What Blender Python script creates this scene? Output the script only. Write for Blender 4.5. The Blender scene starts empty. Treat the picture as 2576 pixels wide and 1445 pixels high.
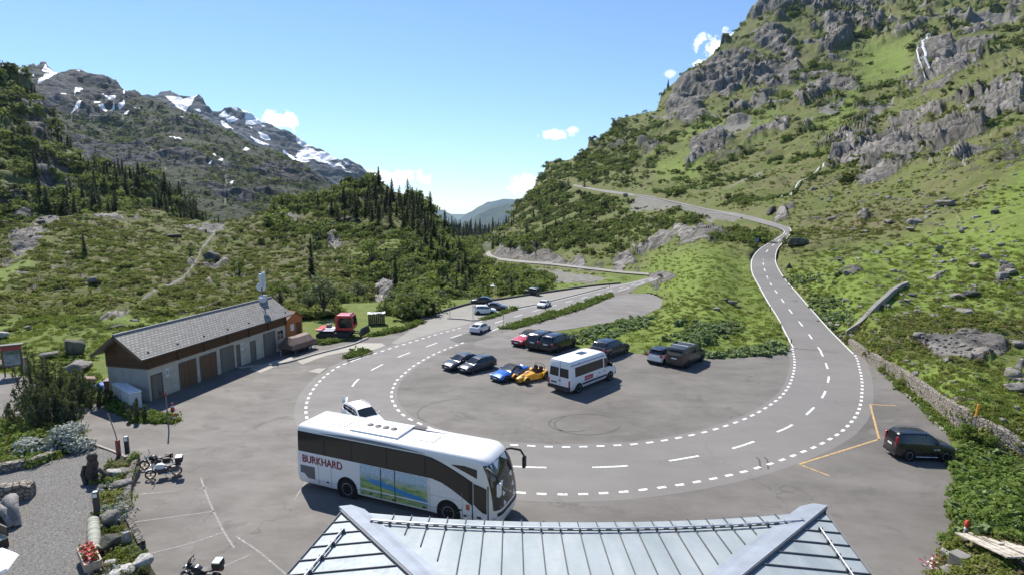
import bpy, bmesh, math, random
import numpy as np
from mathutils import Vector, Matrix
R = math.radians
random.seed(7); RNG = np.random.default_rng(7)
SC = bpy.context.scene
COL = SC.collection

# ------------------------------------------------------------------ camera
CAM_H, PITCH, FPX = 16.0, R(8.2), 1422.0        # metres, tilt, focal length in photo units (photo = 2576 x 1445 units)
CX, CY = 1288.0, 722.5
CP, SP = math.cos(PITCH), math.sin(PITCH)
cam_d = bpy.data.cameras.new('camera'); cam = bpy.data.objects.new('camera', cam_d); COL.objects.link(cam)
cam.location = (0, 0, CAM_H); cam.rotation_euler = (R(90) - PITCH, 0, 0)
cam_d.sensor_width = 36; cam_d.lens = 36 * FPX / 2576; cam_d.clip_start = .3; cam_d.clip_end = 60000
SC.camera = cam

def ray(X, Y):
    u = (np.asarray(X, float) - CX) / FPX; v = (CY - np.asarray(Y, float)) / FPX
    return np.stack([u, CP + v * SP, -SP + v * CP], -1)
def at_r(X, Y, r):                                # the point seen at X, Y at horizontal range r
    d = ray(X, Y); return np.array([0, 0, CAM_H]) + d * (np.asarray(r) / np.hypot(d[..., 0], d[..., 1]))[..., None]
def at_z(X, Y, z=0.):                             # the point seen at X, Y at height z
    d = ray(X, Y); return np.array([0, 0, CAM_H]) + d * ((np.asarray(z) - CAM_H) / d[..., 2])[..., None]
def plane_r(X, Y, z=0.):
    p = at_z(X, Y, z); return np.hypot(p[..., 0], p[..., 1])
def G(X, Y, z=0.): return Vector(at_z(X, Y, z))
def to_px(P):
    P = np.asarray(P, float); d = P - np.array([0, 0, CAM_H]); dep = d[..., 1] * CP - d[..., 2] * SP; up = d[..., 1] * SP + d[..., 2] * CP
    return CX + FPX * d[..., 0] / dep, CY - FPX * up / dep

# ------------------------------------------------------------------ noise
def _h(ix, iy, iz, s):
    n = (ix * 73856093) ^ (iy * 19349663) ^ (iz * 83492791) ^ (s * 2654435)
    n = (n ^ (n >> 13)) * 1274126177 & 0x7fffffff
    n = (n ^ (n >> 15)) * 668265263 & 0x7fffffff
    return ((n ^ (n >> 11)) & 0xffff) / 65535.0
def vnoise(P, s=0):                               # value noise 0..1
    P = np.asarray(P, float); f = np.floor(P); i = f.astype(np.int64); t = P - f; t = t * t * t * (t * (t * 6 - 15) + 10)
    o = 0.
    for dx in (0, 1):
        for dy in (0, 1):
            for dz in (0, 1):
                w = (t[..., 0] if dx else 1 - t[..., 0]) * (t[..., 1] if dy else 1 - t[..., 1]) * (t[..., 2] if dz else 1 - t[..., 2])
                o = o + w * _h(i[..., 0] + dx, i[..., 1] + dy, i[..., 2] + dz, s)
    return o
def fbm(P, oct=4, s=0):
    P = np.asarray(P, float); a, o, n = 1., 0., 0.
    for k in range(oct):
        o = o + a * vnoise(P * 2 ** k + k * 17.3, s + k); n += a; a *= .5
    return o / n
def sstep(a, b, x): t = np.clip((x - a) / (b - a), 0, 1); return t * t * (3 - 2 * t)

# ------------------------------------------------------------------ objects and tags
def link(name, me, mat=None, parent=None):
    o = bpy.data.objects.new(name, me); COL.objects.link(o)
    if mat is not None and me is not None:
        for m in (mat if isinstance(mat, (list, tuple)) else [mat]): me.materials.append(m)
    if parent is not None: o.parent = parent
    return o
def tag(o, label=None, cat=None, group=None, kind=None):
    if label: o['label'] = label
    if cat: o['category'] = cat
    if group: o['group'] = group
    if kind: o['kind'] = kind
    return o
def thing(name, label, cat, loc=(0, 0, 0), rz=0., group=None, scale=1.):
    o = bpy.data.objects.new(name, None); COL.objects.link(o); o.location = loc; o.rotation_euler = (0, 0, rz); o.scale = (scale,) * 3
    o.empty_display_size = .2
    return tag(o, label, cat, group)
def copy_tree(o, loc=None, rz=None, label=None, parent=None, scale=None):
    c = o.copy(); COL.objects.link(c)
    if parent is not None: c.parent = parent
    if loc is not None: c.location = loc
    if rz is not None: c.rotation_euler = (0, 0, rz)
    if scale is not None: c.scale = scale if hasattr(scale, '__len__') else (scale,) * 3
    if label: c['label'] = label
    for ch in list(o.children): copy_tree(ch, parent=c)
    return c

class MB:
    """collects shapes and links them as one mesh object"""
    def __init__(s): s.v, s.f, s.m = [], [], []
    def add(s, vs, fs, mi=0):
        b = len(s.v); s.v += [tuple(p) for p in vs]; s.f += [tuple(b + i for i in f) for f in fs]; s.m += [mi] * len(fs); return s
    def box(s, x0, x1, y0, y1, z0, z1, mi=0, M=None):
        v = [Vector((x, y, z)) for z in (z0, z1) for y in (y0, y1) for x in (x0, x1)]
        if M is not None: v = [M @ p for p in v]
        return s.add(v, [(0, 2, 3, 1), (4, 5, 7, 6), (0, 1, 5, 4), (2, 6, 7, 3), (0, 4, 6, 2), (1, 3, 7, 5)], mi)
    def cbox(s, c, size, rz=0., mi=0, M=None):
        T = Matrix.Translation(Vector(c)) @ Matrix.Rotation(rz, 4, 'Z')
        if M is not None: T = M @ T
        a, b, d = (k / 2 for k in size); return s.box(-a, a, -b, b, -d, d, mi, T)
    def tube(s, pts, rad, n=8, mi=0, cap=True):
        pts = [Vector(p) for p in pts]; rad = rad if hasattr(rad, '__len__') else [rad] * len(pts)
        vs, fs = [], []; up = None
        for k, p in enumerate(pts):
            d = (pts[min(k + 1, len(pts) - 1)] - pts[max(k - 1, 0)]).normalized()
            a = (up - d * up.dot(d)) if up is not None else (Vector((0, 0, 1)).cross(d) if abs(d.z) < .9 else Vector((1, 0, 0)).cross(d))
            if a.length < 1e-6: a = d.orthogonal()
            a.normalize(); up = a; b = d.cross(a)
            for i in range(n):
                t = 2 * math.pi * i / n; vs.append(p + (a * math.cos(t) + b * math.sin(t)) * rad[k])
        for k in range(len(pts) - 1):
            for i in range(n):
                j = (i + 1) % n; fs.append((k * n + i, k * n + j, (k + 1) * n + j, (k + 1) * n + i))
        if cap: fs += [tuple(range(n))[::-1], tuple((len(pts) - 1) * n + i for i in range(n))]
        return s.add(vs, fs, mi)
    def lathe(s, prof, n=20, M=None, mi=0, caps=True):        # prof: (r, h) about the local z axis
        vs, fs = [], []
        for r, h in prof:
            for i in range(n):
                t = 2 * math.pi * i / n; p = Vector((r * math.cos(t), r * math.sin(t), h)); vs.append(M @ p if M is not None else p)
        for k in range(len(prof) - 1):
            for i in range(n):
                j = (i + 1) % n; fs.append((k * n + i, k * n + j, (k + 1) * n + j, (k + 1) * n + i))
        if caps: fs += [tuple(range(n))[::-1], tuple((len(prof) - 1) * n + i for i in range(n))]
        return s.add(vs, fs, mi)
    def prism(s, poly, z0, z1, mi=0, M=None):                 # poly: (x, y) anticlockwise
        n = len(poly); v = [Vector((x, y, z0)) for x, y in poly] + [Vector((x, y, z1)) for x, y in poly]
        if M is not None: v = [M @ p for p in v]
        return s.add(v, [tuple(range(n))[::-1], tuple(range(n, 2 * n))] + [(i, (i + 1) % n, n + (i + 1) % n, n + i) for i in range(n)], mi)
    def grid(s, rows, mi=0, closed=False):                    # rows of equal length, a lofted skin
        n = len(rows[0]); vs = [p for r in rows for p in r]; fs = []
        for k in range(len(rows) - 1):
            for i in range(n if closed else n - 1):
                j = (i + 1) % n; fs.append((k * n + i, k * n + j, (k + 1) * n + j, (k + 1) * n + i))
        return s.add(vs, fs, mi)
    def mesh(s, name, smooth=None):
        me = bpy.data.meshes.new(name); me.from_pydata(s.v, [], s.f); me.polygons.foreach_set('material_index', s.m); me.update()
        if smooth is not None:
            bm = bmesh.new(); bm.from_mesh(me); bmesh.ops.recalc_face_normals(bm, faces=bm.faces)
            for f in bm.faces: f.smooth = True
            for e in bm.edges:
                if len(e.link_faces) == 2 and e.calc_face_angle(0) > R(smooth): e.smooth = False
            bm.to_mesh(me); bm.free()
        return me
    def build(s, name, mat, parent=None, smooth=None): return link(name, s.mesh(name, smooth), mat, parent)

def np_mesh(name, V, F, attrs=None, smooth=True):
    me = bpy.data.meshes.new(name); V = np.asarray(V, np.float32); F = np.asarray(F, np.int32)
    me.vertices.add(len(V)); me.vertices.foreach_set('co', V.ravel()); k = F.shape[1]
    me.loops.add(F.size); me.loops.foreach_set('vertex_index', F.ravel())
    me.polygons.add(len(F)); me.polygons.foreach_set('loop_start', np.arange(len(F), dtype=np.int32) * k)
    me.polygons.foreach_set('loop_total', np.full(len(F), k, np.int32))
    me.polygons.foreach_set('use_smooth', np.full(len(F), smooth, bool)); me.update(calc_edges=True)
    for n, a in (attrs or {}).items():
        at = me.attributes.new(n, 'FLOAT', 'POINT'); at.data.foreach_set('value', np.asarray(a, np.float32).ravel())
    return me

# ------------------------------------------------------------------ materials
class NT:
    def __init__(s, name):
        s.mat = bpy.data.materials.new(name); s.mat.use_nodes = True; s.t = s.mat.node_tree; s.t.nodes.clear()
        s.out = s.n('ShaderNodeOutputMaterial'); s.b = s.n('ShaderNodeBsdfPrincipled'); s.l(s.b.outputs[0], s.out.inputs[0])
    def n(s, typ, **kw):
        nd = s.t.nodes.new(typ)
        for k, v in kw.items(): setattr(nd, k, v)
        return nd
    def l(s, a, b): s.t.links.new(a, b)
    def put(s, sock, v):
        if hasattr(v, 'is_output'): s.l(v, sock)
        else: sock.default_value = (*v, 1) if hasattr(v, '__len__') and len(v) == 3 and sock.type == 'RGBA' else v
    def coord(s, kind='Object'): return s.n('ShaderNodeTexCoord').outputs[kind]
    def pos(s): return s.n('ShaderNodeNewGeometry').outputs['Position']
    def mapping(s, vec, scale=(1, 1, 1), rot=(0, 0, 0), loc=(0, 0, 0)):
        m = s.n('ShaderNodeMapping'); s.l(vec, m.inputs[0]); m.inputs['Scale'].default_value = scale; m.inputs['Rotation'].default_value = rot; m.inputs['Location'].default_value = loc; return m.outputs[0]
    def noise(s, vec, scale, detail=4, rough=.55, dist=0.):
        n = s.n('ShaderNodeTexNoise'); s.l(vec, n.inputs['Vector']); n.inputs['Scale'].default_value = scale; n.inputs['Detail'].default_value = detail; n.inputs['Roughness'].default_value = rough; n.inputs['Distortion'].default_value = dist
        return n.outputs[0]
    def voro(s, vec, scale, feature='F1', out=0):
        n = s.n('ShaderNodeTexVoronoi', feature=feature); s.l(vec, n.inputs['Vector']); n.inputs['Scale'].default_value = scale; return n.outputs[out]
    def ramp(s, fac, stops):
        r = s.n('ShaderNodeValToRGB'); s.put(r.inputs[0], fac); e = r.color_ramp.elements
        while len(e) < len(stops): e.new(.5)
        for el, (p, c) in zip(e, stops): el.position = p; el.color = (*c, 1) if hasattr(c, '__len__') else (c, c, c, 1)
        return r.outputs[0]
    def rng(s, v, a, b, c=0., d=1.):
        m = s.n('ShaderNodeMapRange'); s.put(m.inputs[0], v)
        for i, k in enumerate((a, b, c, d)): m.inputs[i + 1].default_value = k
        return m.outputs[0]
    def mix(s, f, a, b, mode='MIX'):
        m = s.n('ShaderNodeMix', data_type='RGBA', blend_type=mode); s.put(m.inputs[0], f); s.put(m.inputs[6], a); s.put(m.inputs[7], b); return m.outputs[2]
    def math(s, op, a, b=0., clamp=False):
        m = s.n('ShaderNodeMath', operation=op, use_clamp=clamp); s.put(m.inputs[0], a); s.put(m.inputs[1], b); return m.outputs[0]
    def attr(s, name): return s.n('ShaderNodeAttribute', attribute_name=name).outputs['Fac']
    def bump(s, h, strength=.5, dist=.05):
        b = s.n('ShaderNodeBump'); b.inputs['Strength'].default_value = strength; b.inputs['Distance'].default_value = dist; s.l(h, b.inputs['Height']); s.l(b.outputs[0], s.b.inputs['Normal'])
    def fin(s, col=None, rough=None, metal=None, spec=None, coat=None):
        for k, v in (('Base Color', col), ('Roughness', rough), ('Metallic', metal), ('Specular IOR Level', spec), ('Coat Weight', coat)):
            if v is not None: s.put(s.b.inputs[k], v)
        return s.mat
def simple(name, col, rough=.6, metal=0., var=.15, scale=6., bump=0., bdist=.01, spec=None, coat=None):
    """one colour with a little uneven wear"""
    t = NT(name); c = t.coord(); f = t.noise(c, scale, 5)
    d = tuple(k * (1 - var) for k in col); e = tuple(min(1, k * (1 + var)) for k in col)
    if bump: t.bump(t.noise(c, scale * 4, 4), bump, bdist)
    return t.fin(t.ramp(f, [(.3, d), (.7, e)]), rough, metal, spec, coat)
def paint(name, col, rough=.22, metal=.0, dust=.06):
    t = NT(name); c = t.coord(); f = t.noise(c, 2.3, 5); z = t.n('ShaderNodeSeparateXYZ'); t.l(c, z.inputs[0])
    low = t.math('MULTIPLY', t.rng(z.outputs[2], .75, .15), t.rng(f, .35, .7), True)
    return t.fin(t.mix(t.math('MULTIPLY', low, dust * 4), col, (.16, .14, .12)), t.math('ADD', t.rng(f, .3, .7, 0, .12), rough), metal, None, .5)
M = {}
# ------------------------------------------------------------------ terrain: sheets of real ground at their real distances
def poly_in(px, py, poly):
    ins = np.zeros(px.shape, bool); n = len(poly)
    for i in range(n):
        x1, y1 = poly[i]; x2, y2 = poly[(i + 1) % n]
        if y1 == y2: continue
        c = ((y1 > py) != (y2 > py)) & (px < (x2 - x1) * (py - y1) / (y2 - y1) + x1); ins ^= c
    return ins
def seg_dist(px, py, pts, closed=False):
    d = np.full(px.shape, 1e9); n = len(pts)
    for i in range(n if closed else n - 1):
        x1, y1 = pts[i][:2]; x2, y2 = pts[(i + 1) % n][:2]; dx, dy = x2 - x1, y2 - y1
        t = np.clip(((px - x1) * dx + (py - y1) * dy) / (dx * dx + dy * dy + 1e-9), 0, 1)
        d = np.minimum(d, np.hypot(px - x1 - t * dx, py - y1 - t * dy))
    return d
class Depth:
    """thin-plate surface of log range through known sightings"""
    def __init__(s, pts):
        A = np.array([(x, y, math.log(r)) for x, y, r in pts], float); s.c = A[:, :2] / 700.; n = len(A)
        K = s.k(np.linalg.norm(s.c[:, None] - s.c[None], axis=2)) + np.eye(n) * 2e-4; Q = np.c_[np.ones(n), s.c]
        s.w = np.linalg.solve(np.block([[K, Q], [Q.T, np.zeros((3, 3))]]), np.r_[A[:, 2], 0, 0, 0])
    @staticmethod
    def k(r): return np.where(r > 1e-9, r * r * np.log(np.maximum(r, 1e-9)), 0)
    def __call__(s, X, Y):
        X = np.asarray(X, float); Y = np.asarray(Y, float); q = np.stack([X.ravel(), Y.ravel()], 1) / 700.; o = np.zeros(len(q))
        for a in range(0, len(q), 40000):
            b = q[a:a + 40000]; o[a:a + 40000] = s.k(np.linalg.norm(b[:, None] - s.c[None], axis=2)) @ s.w[:-3] + s.w[-3] + b @ s.w[-2:]
        return np.exp(o).reshape(X.shape)
PL = lambda X, Y, z=0.: (X, Y, float(plane_r(X, Y, z)))

LOT = [(430, 1600), (400, 1480), (345, 1385), (324, 1300), (322, 1225), (352, 1165), (300, 1148), (205, 1103), (120, 1075), (-60, 1085), (-400, 1100), (-400, 905), (-60, 930), (60, 945),
       (190, 1000), (265, 1000), (340, 1000), (470, 955), (725, 865), (760, 872), (815, 862), (880, 850), (960, 846), (1010, 832), (1045, 822), (1058, 812), (1054, 800),
       (1075, 792), (1120, 783), (1180, 765), (1260, 753), (1340, 741), (1480, 721), (1560, 713), (1590, 711), (1660, 690), (1668, 697), (1604, 722), (1580, 737), (1640, 738), (1668, 750), (1664, 772), (1610, 797), (1450, 824), (1388, 834), (1398, 850),
       (1440, 874), (1500, 880), (1580, 886), (1700, 897), (1790, 902), (1880, 898), (1950, 884), (1983, 868), (2158, 882), (2200, 915), (2260, 975), (2330, 1040), (2385, 1095), (2405, 1150), (2410, 1220), (2400, 1300), (2375, 1385), (2335, 1445), (2290, 1600)]
ROAD_UP_L = [(1993, 874), (1975, 840), (1955, 800), (1930, 760), (1905, 715), (1892, 690), (1888, 668), (1892, 648), (1908, 628), (1934, 610), (1958, 596), (1972, 583), (1955, 573), (1900, 558), (1850, 546), (1780, 534), (1700, 515), (1640, 502), (1600, 494), (1540, 486), (1490, 478), (1440, 467)]
ROAD_UP_R = [(2150, 890), (2120, 860), (2090, 830), (2045, 780), (2010, 740), (1975, 700), (1957, 670), (1952, 650), (1957, 627), (1974, 606), (1988, 590), (1990, 576), (1975, 568), (1905, 548), (1855, 537), (1785, 526), (1705, 508), (1645, 496), (1605, 489), (1545, 481), (1495, 474), (1445, 464)]
ROAD_LOW_A = [(1632, 694), (1560, 688), (1500, 681), (1440, 674), (1380, 667), (1330, 663), (1285, 659), (1250, 654), (1232, 648), (1222, 640), (1228, 633)]
ROAD_LOW_B = [(1632, 689), (1560, 683), (1500, 676), (1440, 669), (1380, 662), (1330, 658), (1285, 653), (1255, 649), (1240, 643), (1234, 637), (1236, 633)]
PATH_UP = [(1640, 299), (1720, 294), (1760, 292), (1817, 296), (1857, 290), (1930, 276), (2001, 262), (2061, 234), (2085, 230), (2150, 223), (2200, 217), (2260, 204), (2300, 197)]

WALL_B = [(2140, 866), (2172, 896), (2212, 926), (2250, 951), (2300, 988), (2347, 1024), (2405, 1078), (2460, 1106), (2510, 1130), (2580, 1158), (2680, 1200)]
WALL_T = [(2144, 853), (2180, 873), (2218, 897), (2258, 918), (2310, 951), (2363, 984), (2412, 1015), (2460, 1047), (2510, 1071), (2580, 1116), (2680, 1165)]
wb_ = np.array(WALL_B, float); wr_ = plane_r(wb_[:, 0], wb_[:, 1], 0.)
def road_z(Y): return np.interp(Y, [568, 580, 606, 650, 700, 760, 800, 830, 860, 882], [10.6, 9.8, 8.2, 5.4, 3.4, 1.9, 1.0, .45, .1, 0.])
NROAD = [i for i, p in enumerate(ROAD_UP_L) if p[0] > 1965 or i < 12][-1] + 1
D_RIGHT = Depth([PL(x, y, road_z(y) - .1) for x, y in ROAD_UP_L[:12] + ROAD_UP_R[:12]] + [PL(x + dx, y, road_z(y) - dz) for x, y, dx, dz in [(a, b, -26, .12) for a, b in ROAD_UP_L[1:9]] + [(a, b, 26, -.1) for a, b in ROAD_UP_R[1:9]]] + [(x, y, r + .35) for (x, y), r in zip(WALL_T, wr_)] + [(x, y, r - .05) for (x, y), r in zip(WALL_B, wr_)] + [PL(x, y, -.1) for x, y in ((1400, 860), (1500, 882), (1700, 899), (1900, 898), (1983, 870), (2150, 862), (2260, 975), (2330, 1040), (2400, 1100), (2412, 1200), (2390, 1330), (2340, 1445), (1600, 735), (1668, 760), (1640, 795), (1500, 820))] + [
    (2480, 1450, 28), (2576, 1450, 29), (2480, 1300, 34.), (2576, 1300, 35), (2576, 1000, 55), (2720, 1060, 52), (2320, 900, 65), (2450, 900, 66), (2576, 820, 82), (2300, 770, 88), (2150, 770, 85), (2720, 800, 86),
    (1900, 552, 200), (1780, 530, 260), (1700, 511, 310), (1600, 491, 370), (1520, 480, 420), (1443, 466, 480),
    (2100, 650, 118), (2300, 620, 122), (2576, 600, 116), (2720, 500, 150), (2576, 400, 195), (2300, 430, 240), (2050, 500, 235), (2050, 400, 350), (2200, 300, 480), (2400, 300, 350), (2576, 220, 400), (2720, 200, 380), (2350, 140, 640), (2345, 210, 560), (2576, 20, 850), (2200, 50, 980), (2060, 20, 1050), (1950, 30, 1000), (1851, 90, 930),
    (1720, 200, 800), (1660, 270, 760), (1500, 370, 650), (1350, 470, 570), (1295, 540, 520), (1700, 440, 410), (1900, 420, 380), (1800, 300, 600), (1950, 250, 640), (2100, 220, 620), (1600, 380, 560),
    (1632, 691, 150), (1560, 686, 167), (1500, 678, 185), (1400, 667, 222), (1300, 656, 265), (1245, 645, 300), (1450, 600, 275), (1600, 600, 225), (1740, 600, 160), (1785, 628, 128), (1700, 680, 118), (1640, 710, 121), (1850, 700, 104), (1850, 800, 82), (1700, 800, 79.5), (1750, 740, 90),
    (1320, 590, 370), (1270, 590, 420), (1180, 620, 420), (1110, 600, 430), (1250, 716, 185), (1200, 740, 165), (1150, 720, 220), (1110, 740, 200), (1260, 735, 150), (1400, 704, 160), (1480, 708, 142), (1350, 728, 122), (1560, 704, 133)])
D_LEFT = Depth([PL(x, y, -.10) for x, y in ((-300, 900), (0, 850), (300, 840), (560, 830), (720, 815), (-300, 850), (850, 800))] + [PL(x, y, z) for x, y, z in ((-300, 800, 1.), (0, 800, .8), (300, 795, .6), (560, 792, .5), (720, 782, .5), (850, 786, .1), (1000, 788, .0), (1080, 784, 0))] + [(x, y, r * math.hypot(1, (x - CX) / FPX)) for x, y, r in ((-300, 600, 190), (0, 580, 190), (100, 546, 215), (0, 690, 128), (250, 690, 135), (250, 600, 185), (300, 535, 250), (550, 690, 150), (550, 620, 185), (560, 556, 260), (640, 545, 250), (700, 620, 200), (700, 495, 290),
    (850, 470, 300), (930, 445, 300), (1060, 490, 270), (900, 560, 235), (800, 690, 140), (800, 620, 185), (950, 640, 165), (950, 720, 128), (920, 780, 100), (1000, 700, 135), (1085, 640, 165), (1100, 720, 135), (1090, 560, 230), (1130, 595, 215), (1180, 650, 180), (1198, 710, 150), (1196, 745, 130), (1190, 770, 105))])
D_FOREST = Depth([(-300, 620, 300), (0, 600, 300), (300, 560, 330), (500, 560, 380), (0, 180, 640), (-300, 60, 620), (100, 250, 620), (150, 350, 560), (230, 420, 480), (400, 458, 480), (500, 520, 440), (0, 400, 420), (100, 480, 360)])
D_MID = Depth([(-300, 620, 900), (300, 620, 900), (900, 620, 1000), (100, 165, 2600), (-300, 100, 2500), (300, 220, 2300), (420, 258, 2100), (600, 350, 1900), (800, 445, 1700), (950, 560, 1500), (300, 330, 1900), (500, 420, 1500), (150, 300, 1900), (700, 520, 1300)])
D_SNOW = Depth([(300, 620, 3000), (1100, 620, 3000), (426, 228, 4600), (500, 250, 4400), (700, 334, 4200), (870, 401, 4000), (1000, 520, 3700), (600, 400, 3700), (800, 480, 3500)])
D_FAR = Depth([(1000, 640, 12000), (1400, 640, 12000), (1100, 535, 16500), (1250, 502, 16000), (1400, 510, 16000), (1150, 560, 15500)])
D_FARN = Depth([(1100, 640, 8000), (1400, 640, 8000), (1250, 528, 10000), (1320, 515, 10000)])
D_WOOD = Depth([(1050, 660, 620), (1350, 660, 620), (1130, 565, 900), (1220, 573, 900), (1290, 560, 900)])

def masks(X, Y, polys, seed, wob=7., soft=6.):
    """how far inside any of the outlines each vertex lies, with a ragged edge"""
    P = np.stack([X / 26., Y / 20., X * 0 + seed * 3.1], -1); wx = (fbm(P, 3, seed) - .5) * wob * 3; wy = (fbm(P + 40, 3, seed) - .5) * wob * 3
    x, y = X + wx, Y + wy; m = np.zeros(X.shape)
    for p in polys: 
        x0, x1 = min(a for a, b in p) - 40, max(a for a, b in p) + 40; y0, y1 = min(b for a, b in p) - 40, max(b for a, b in p) + 40
        s = (x > x0) & (x < x1) & (y > y0) & (y < y1)
        if not s.any(): continue
        i = poly_in(x[s], y[s], p); d = seg_dist(x[s], y[s], p, True); v = np.where(i, sstep(-soft, soft, d), sstep(soft, -soft, d) * .5 * (d < soft)); v = np.where(i, .5 + .5 * np.clip(d / soft, 0, 1), .5 - .5 * np.clip(d / soft, 0, 1))
        m[s] = np.maximum(m[s], v)
    return m

PATCH = {}
def patch(name, top, bot, dep, x0, x1, step, octs, mat, amp=None, flat=None, paint=None, back=(30., 14), tilt=.9, seed=1, edge_px=0.):
    """a sheet of ground between a skyline and a lower edge, with real relief, falling away behind its crest"""
    xs = np.arange(x0, x1 + step, step, dtype=float); T = np.interp(xs, *zip(*top)); B = np.interp(xs, *zip(*bot))
    ny = int(max(B - T) / step) + 2; t = np.linspace(0, 1, ny)[:, None]
    X = np.repeat(xs[None], ny, 0); Y = B[None] + (T - B)[None] * t
    r = dep(X, Y); P = at_r(X, Y, r)
    near = np.ones(X.shape)
    if flat is not None:
        ins = poly_in(X, Y, flat[0]); d = seg_dist(X, Y, flat[0], True); near = np.where(ins, 0, np.clip(d / 25., 0, 1))
        F = at_z(X, np.maximum(Y, 600), -.13); P = np.where(ins[..., None], F, P)
        for a, b in flat[1]:
            pg = a + b[::-1]; i2 = poly_in(X, Y, pg); d2 = seg_dist(X, Y, pg, True); near = near * np.where(i2, 0, np.clip((d2 - 1.5) / 14., 0, 1))
        if flat[1]:
            pg = flat[1][0][0][:12] + flat[1][0][1][:12][::-1]; i3 = poly_in(X, Y, pg) | (seg_dist(X, Y, pg, True) < 6); i3 &= (Y > 572) & ~ins; P = np.where(i3[..., None], at_z(X, Y, road_z(Y) - .14), P)
    att = paint(X, Y, P, r) if paint else {}
    A = near * (amp(X, Y, att) if amp else 1.)
    # relief along the surface normal, wave lengths kept in proportion to the distance
    gx = np.gradient(P, axis=1); gy = np.gradient(P, axis=0); N = np.cross(gx, gy); N /= np.linalg.norm(N, axis=2, keepdims=True) + 1e-9
    D = np.zeros(X.shape)
    for k, (sc, a, kind) in enumerate(octs):
        q = P / np.array([sc, sc, sc * .8]) + k * 11.7
        n = vnoise(q, seed + k)
        n = {'f': n - .5, 'r': .55 - np.abs(2 * n - 1), 'b': np.abs(2 * n - 1) - .45}[kind]
        w = sstep(.0025, .006, sc / r) * (1 - sstep(.07, .17, sc / r))
        D += a * n * w * (A if kind != 'R' else 1.)
    P = P + N * D[..., None] + np.array([0, 0, 1.]) * (D * .35)[..., None]
    rows = [P]; bx = []
    crest = P[-1]; out = crest.copy(); h = crest[:, :2] / np.linalg.norm(crest[:, :2], axis=1, keepdims=True); st = back[0]
    for j in range(back[1]):
        out = out.copy(); out[:, :2] += h * st; out[:, 2] -= st * tilt * min(1., .25 + j * .2); st *= 1.25; bx.append(out)
    V = np.concatenate([P.reshape(-1, 3)] + [b for b in bx]); n = len(xs); nr = ny + len(bx)
    idx = np.arange(nr * n).reshape(nr, n); F = np.stack([idx[:-1, :-1], idx[:-1, 1:], idx[1:, 1:], idx[1:, :-1]], -1).reshape(-1, 4)
    if flat is not None:                                # no ground needed deep under the paving
        dp = np.zeros(nr * n, bool); dp[:ny * n] = (ins & (d > 14)).ravel(); F = F[~dp[F].all(1)]
    at2 = {k: np.concatenate([v.ravel(), np.tile(v[-1], len(bx))]) for k, v in att.items()}
    o = link(name, np_mesh(name, V, F, at2), mat); tag(o, kind='structure')
    PATCH[name] = dict(X=X, Y=Y, P=P, r=r, N=N, att=att, near=near, xs=xs, T=T, B=B, ny=ny)
    return o
def on_patch(name, X, Y):
    """the ground seen at X, Y on a sheet (X, Y in photo units)"""
    p = PATCH[name]; fx = np.clip((X - p['xs'][0]) / (p['xs'][1] - p['xs'][0]), 0, len(p['xs']) - 1.001); i = int(fx); T = np.interp(X, p['xs'], p['T']); B = np.interp(X, p['xs'], p['B'])
    fy = np.clip((B - Y) / (B - T) * (p['ny'] - 1), 0, p['ny'] - 1.001); j = int(fy); a, b = fx - i, fy - j; P = p['P']
    return Vector(((P[j, i] * (1 - a) + P[j, i + 1] * a) * (1 - b) + (P[j + 1, i] * (1 - a) + P[j + 1, i + 1] * a) * b))

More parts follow.
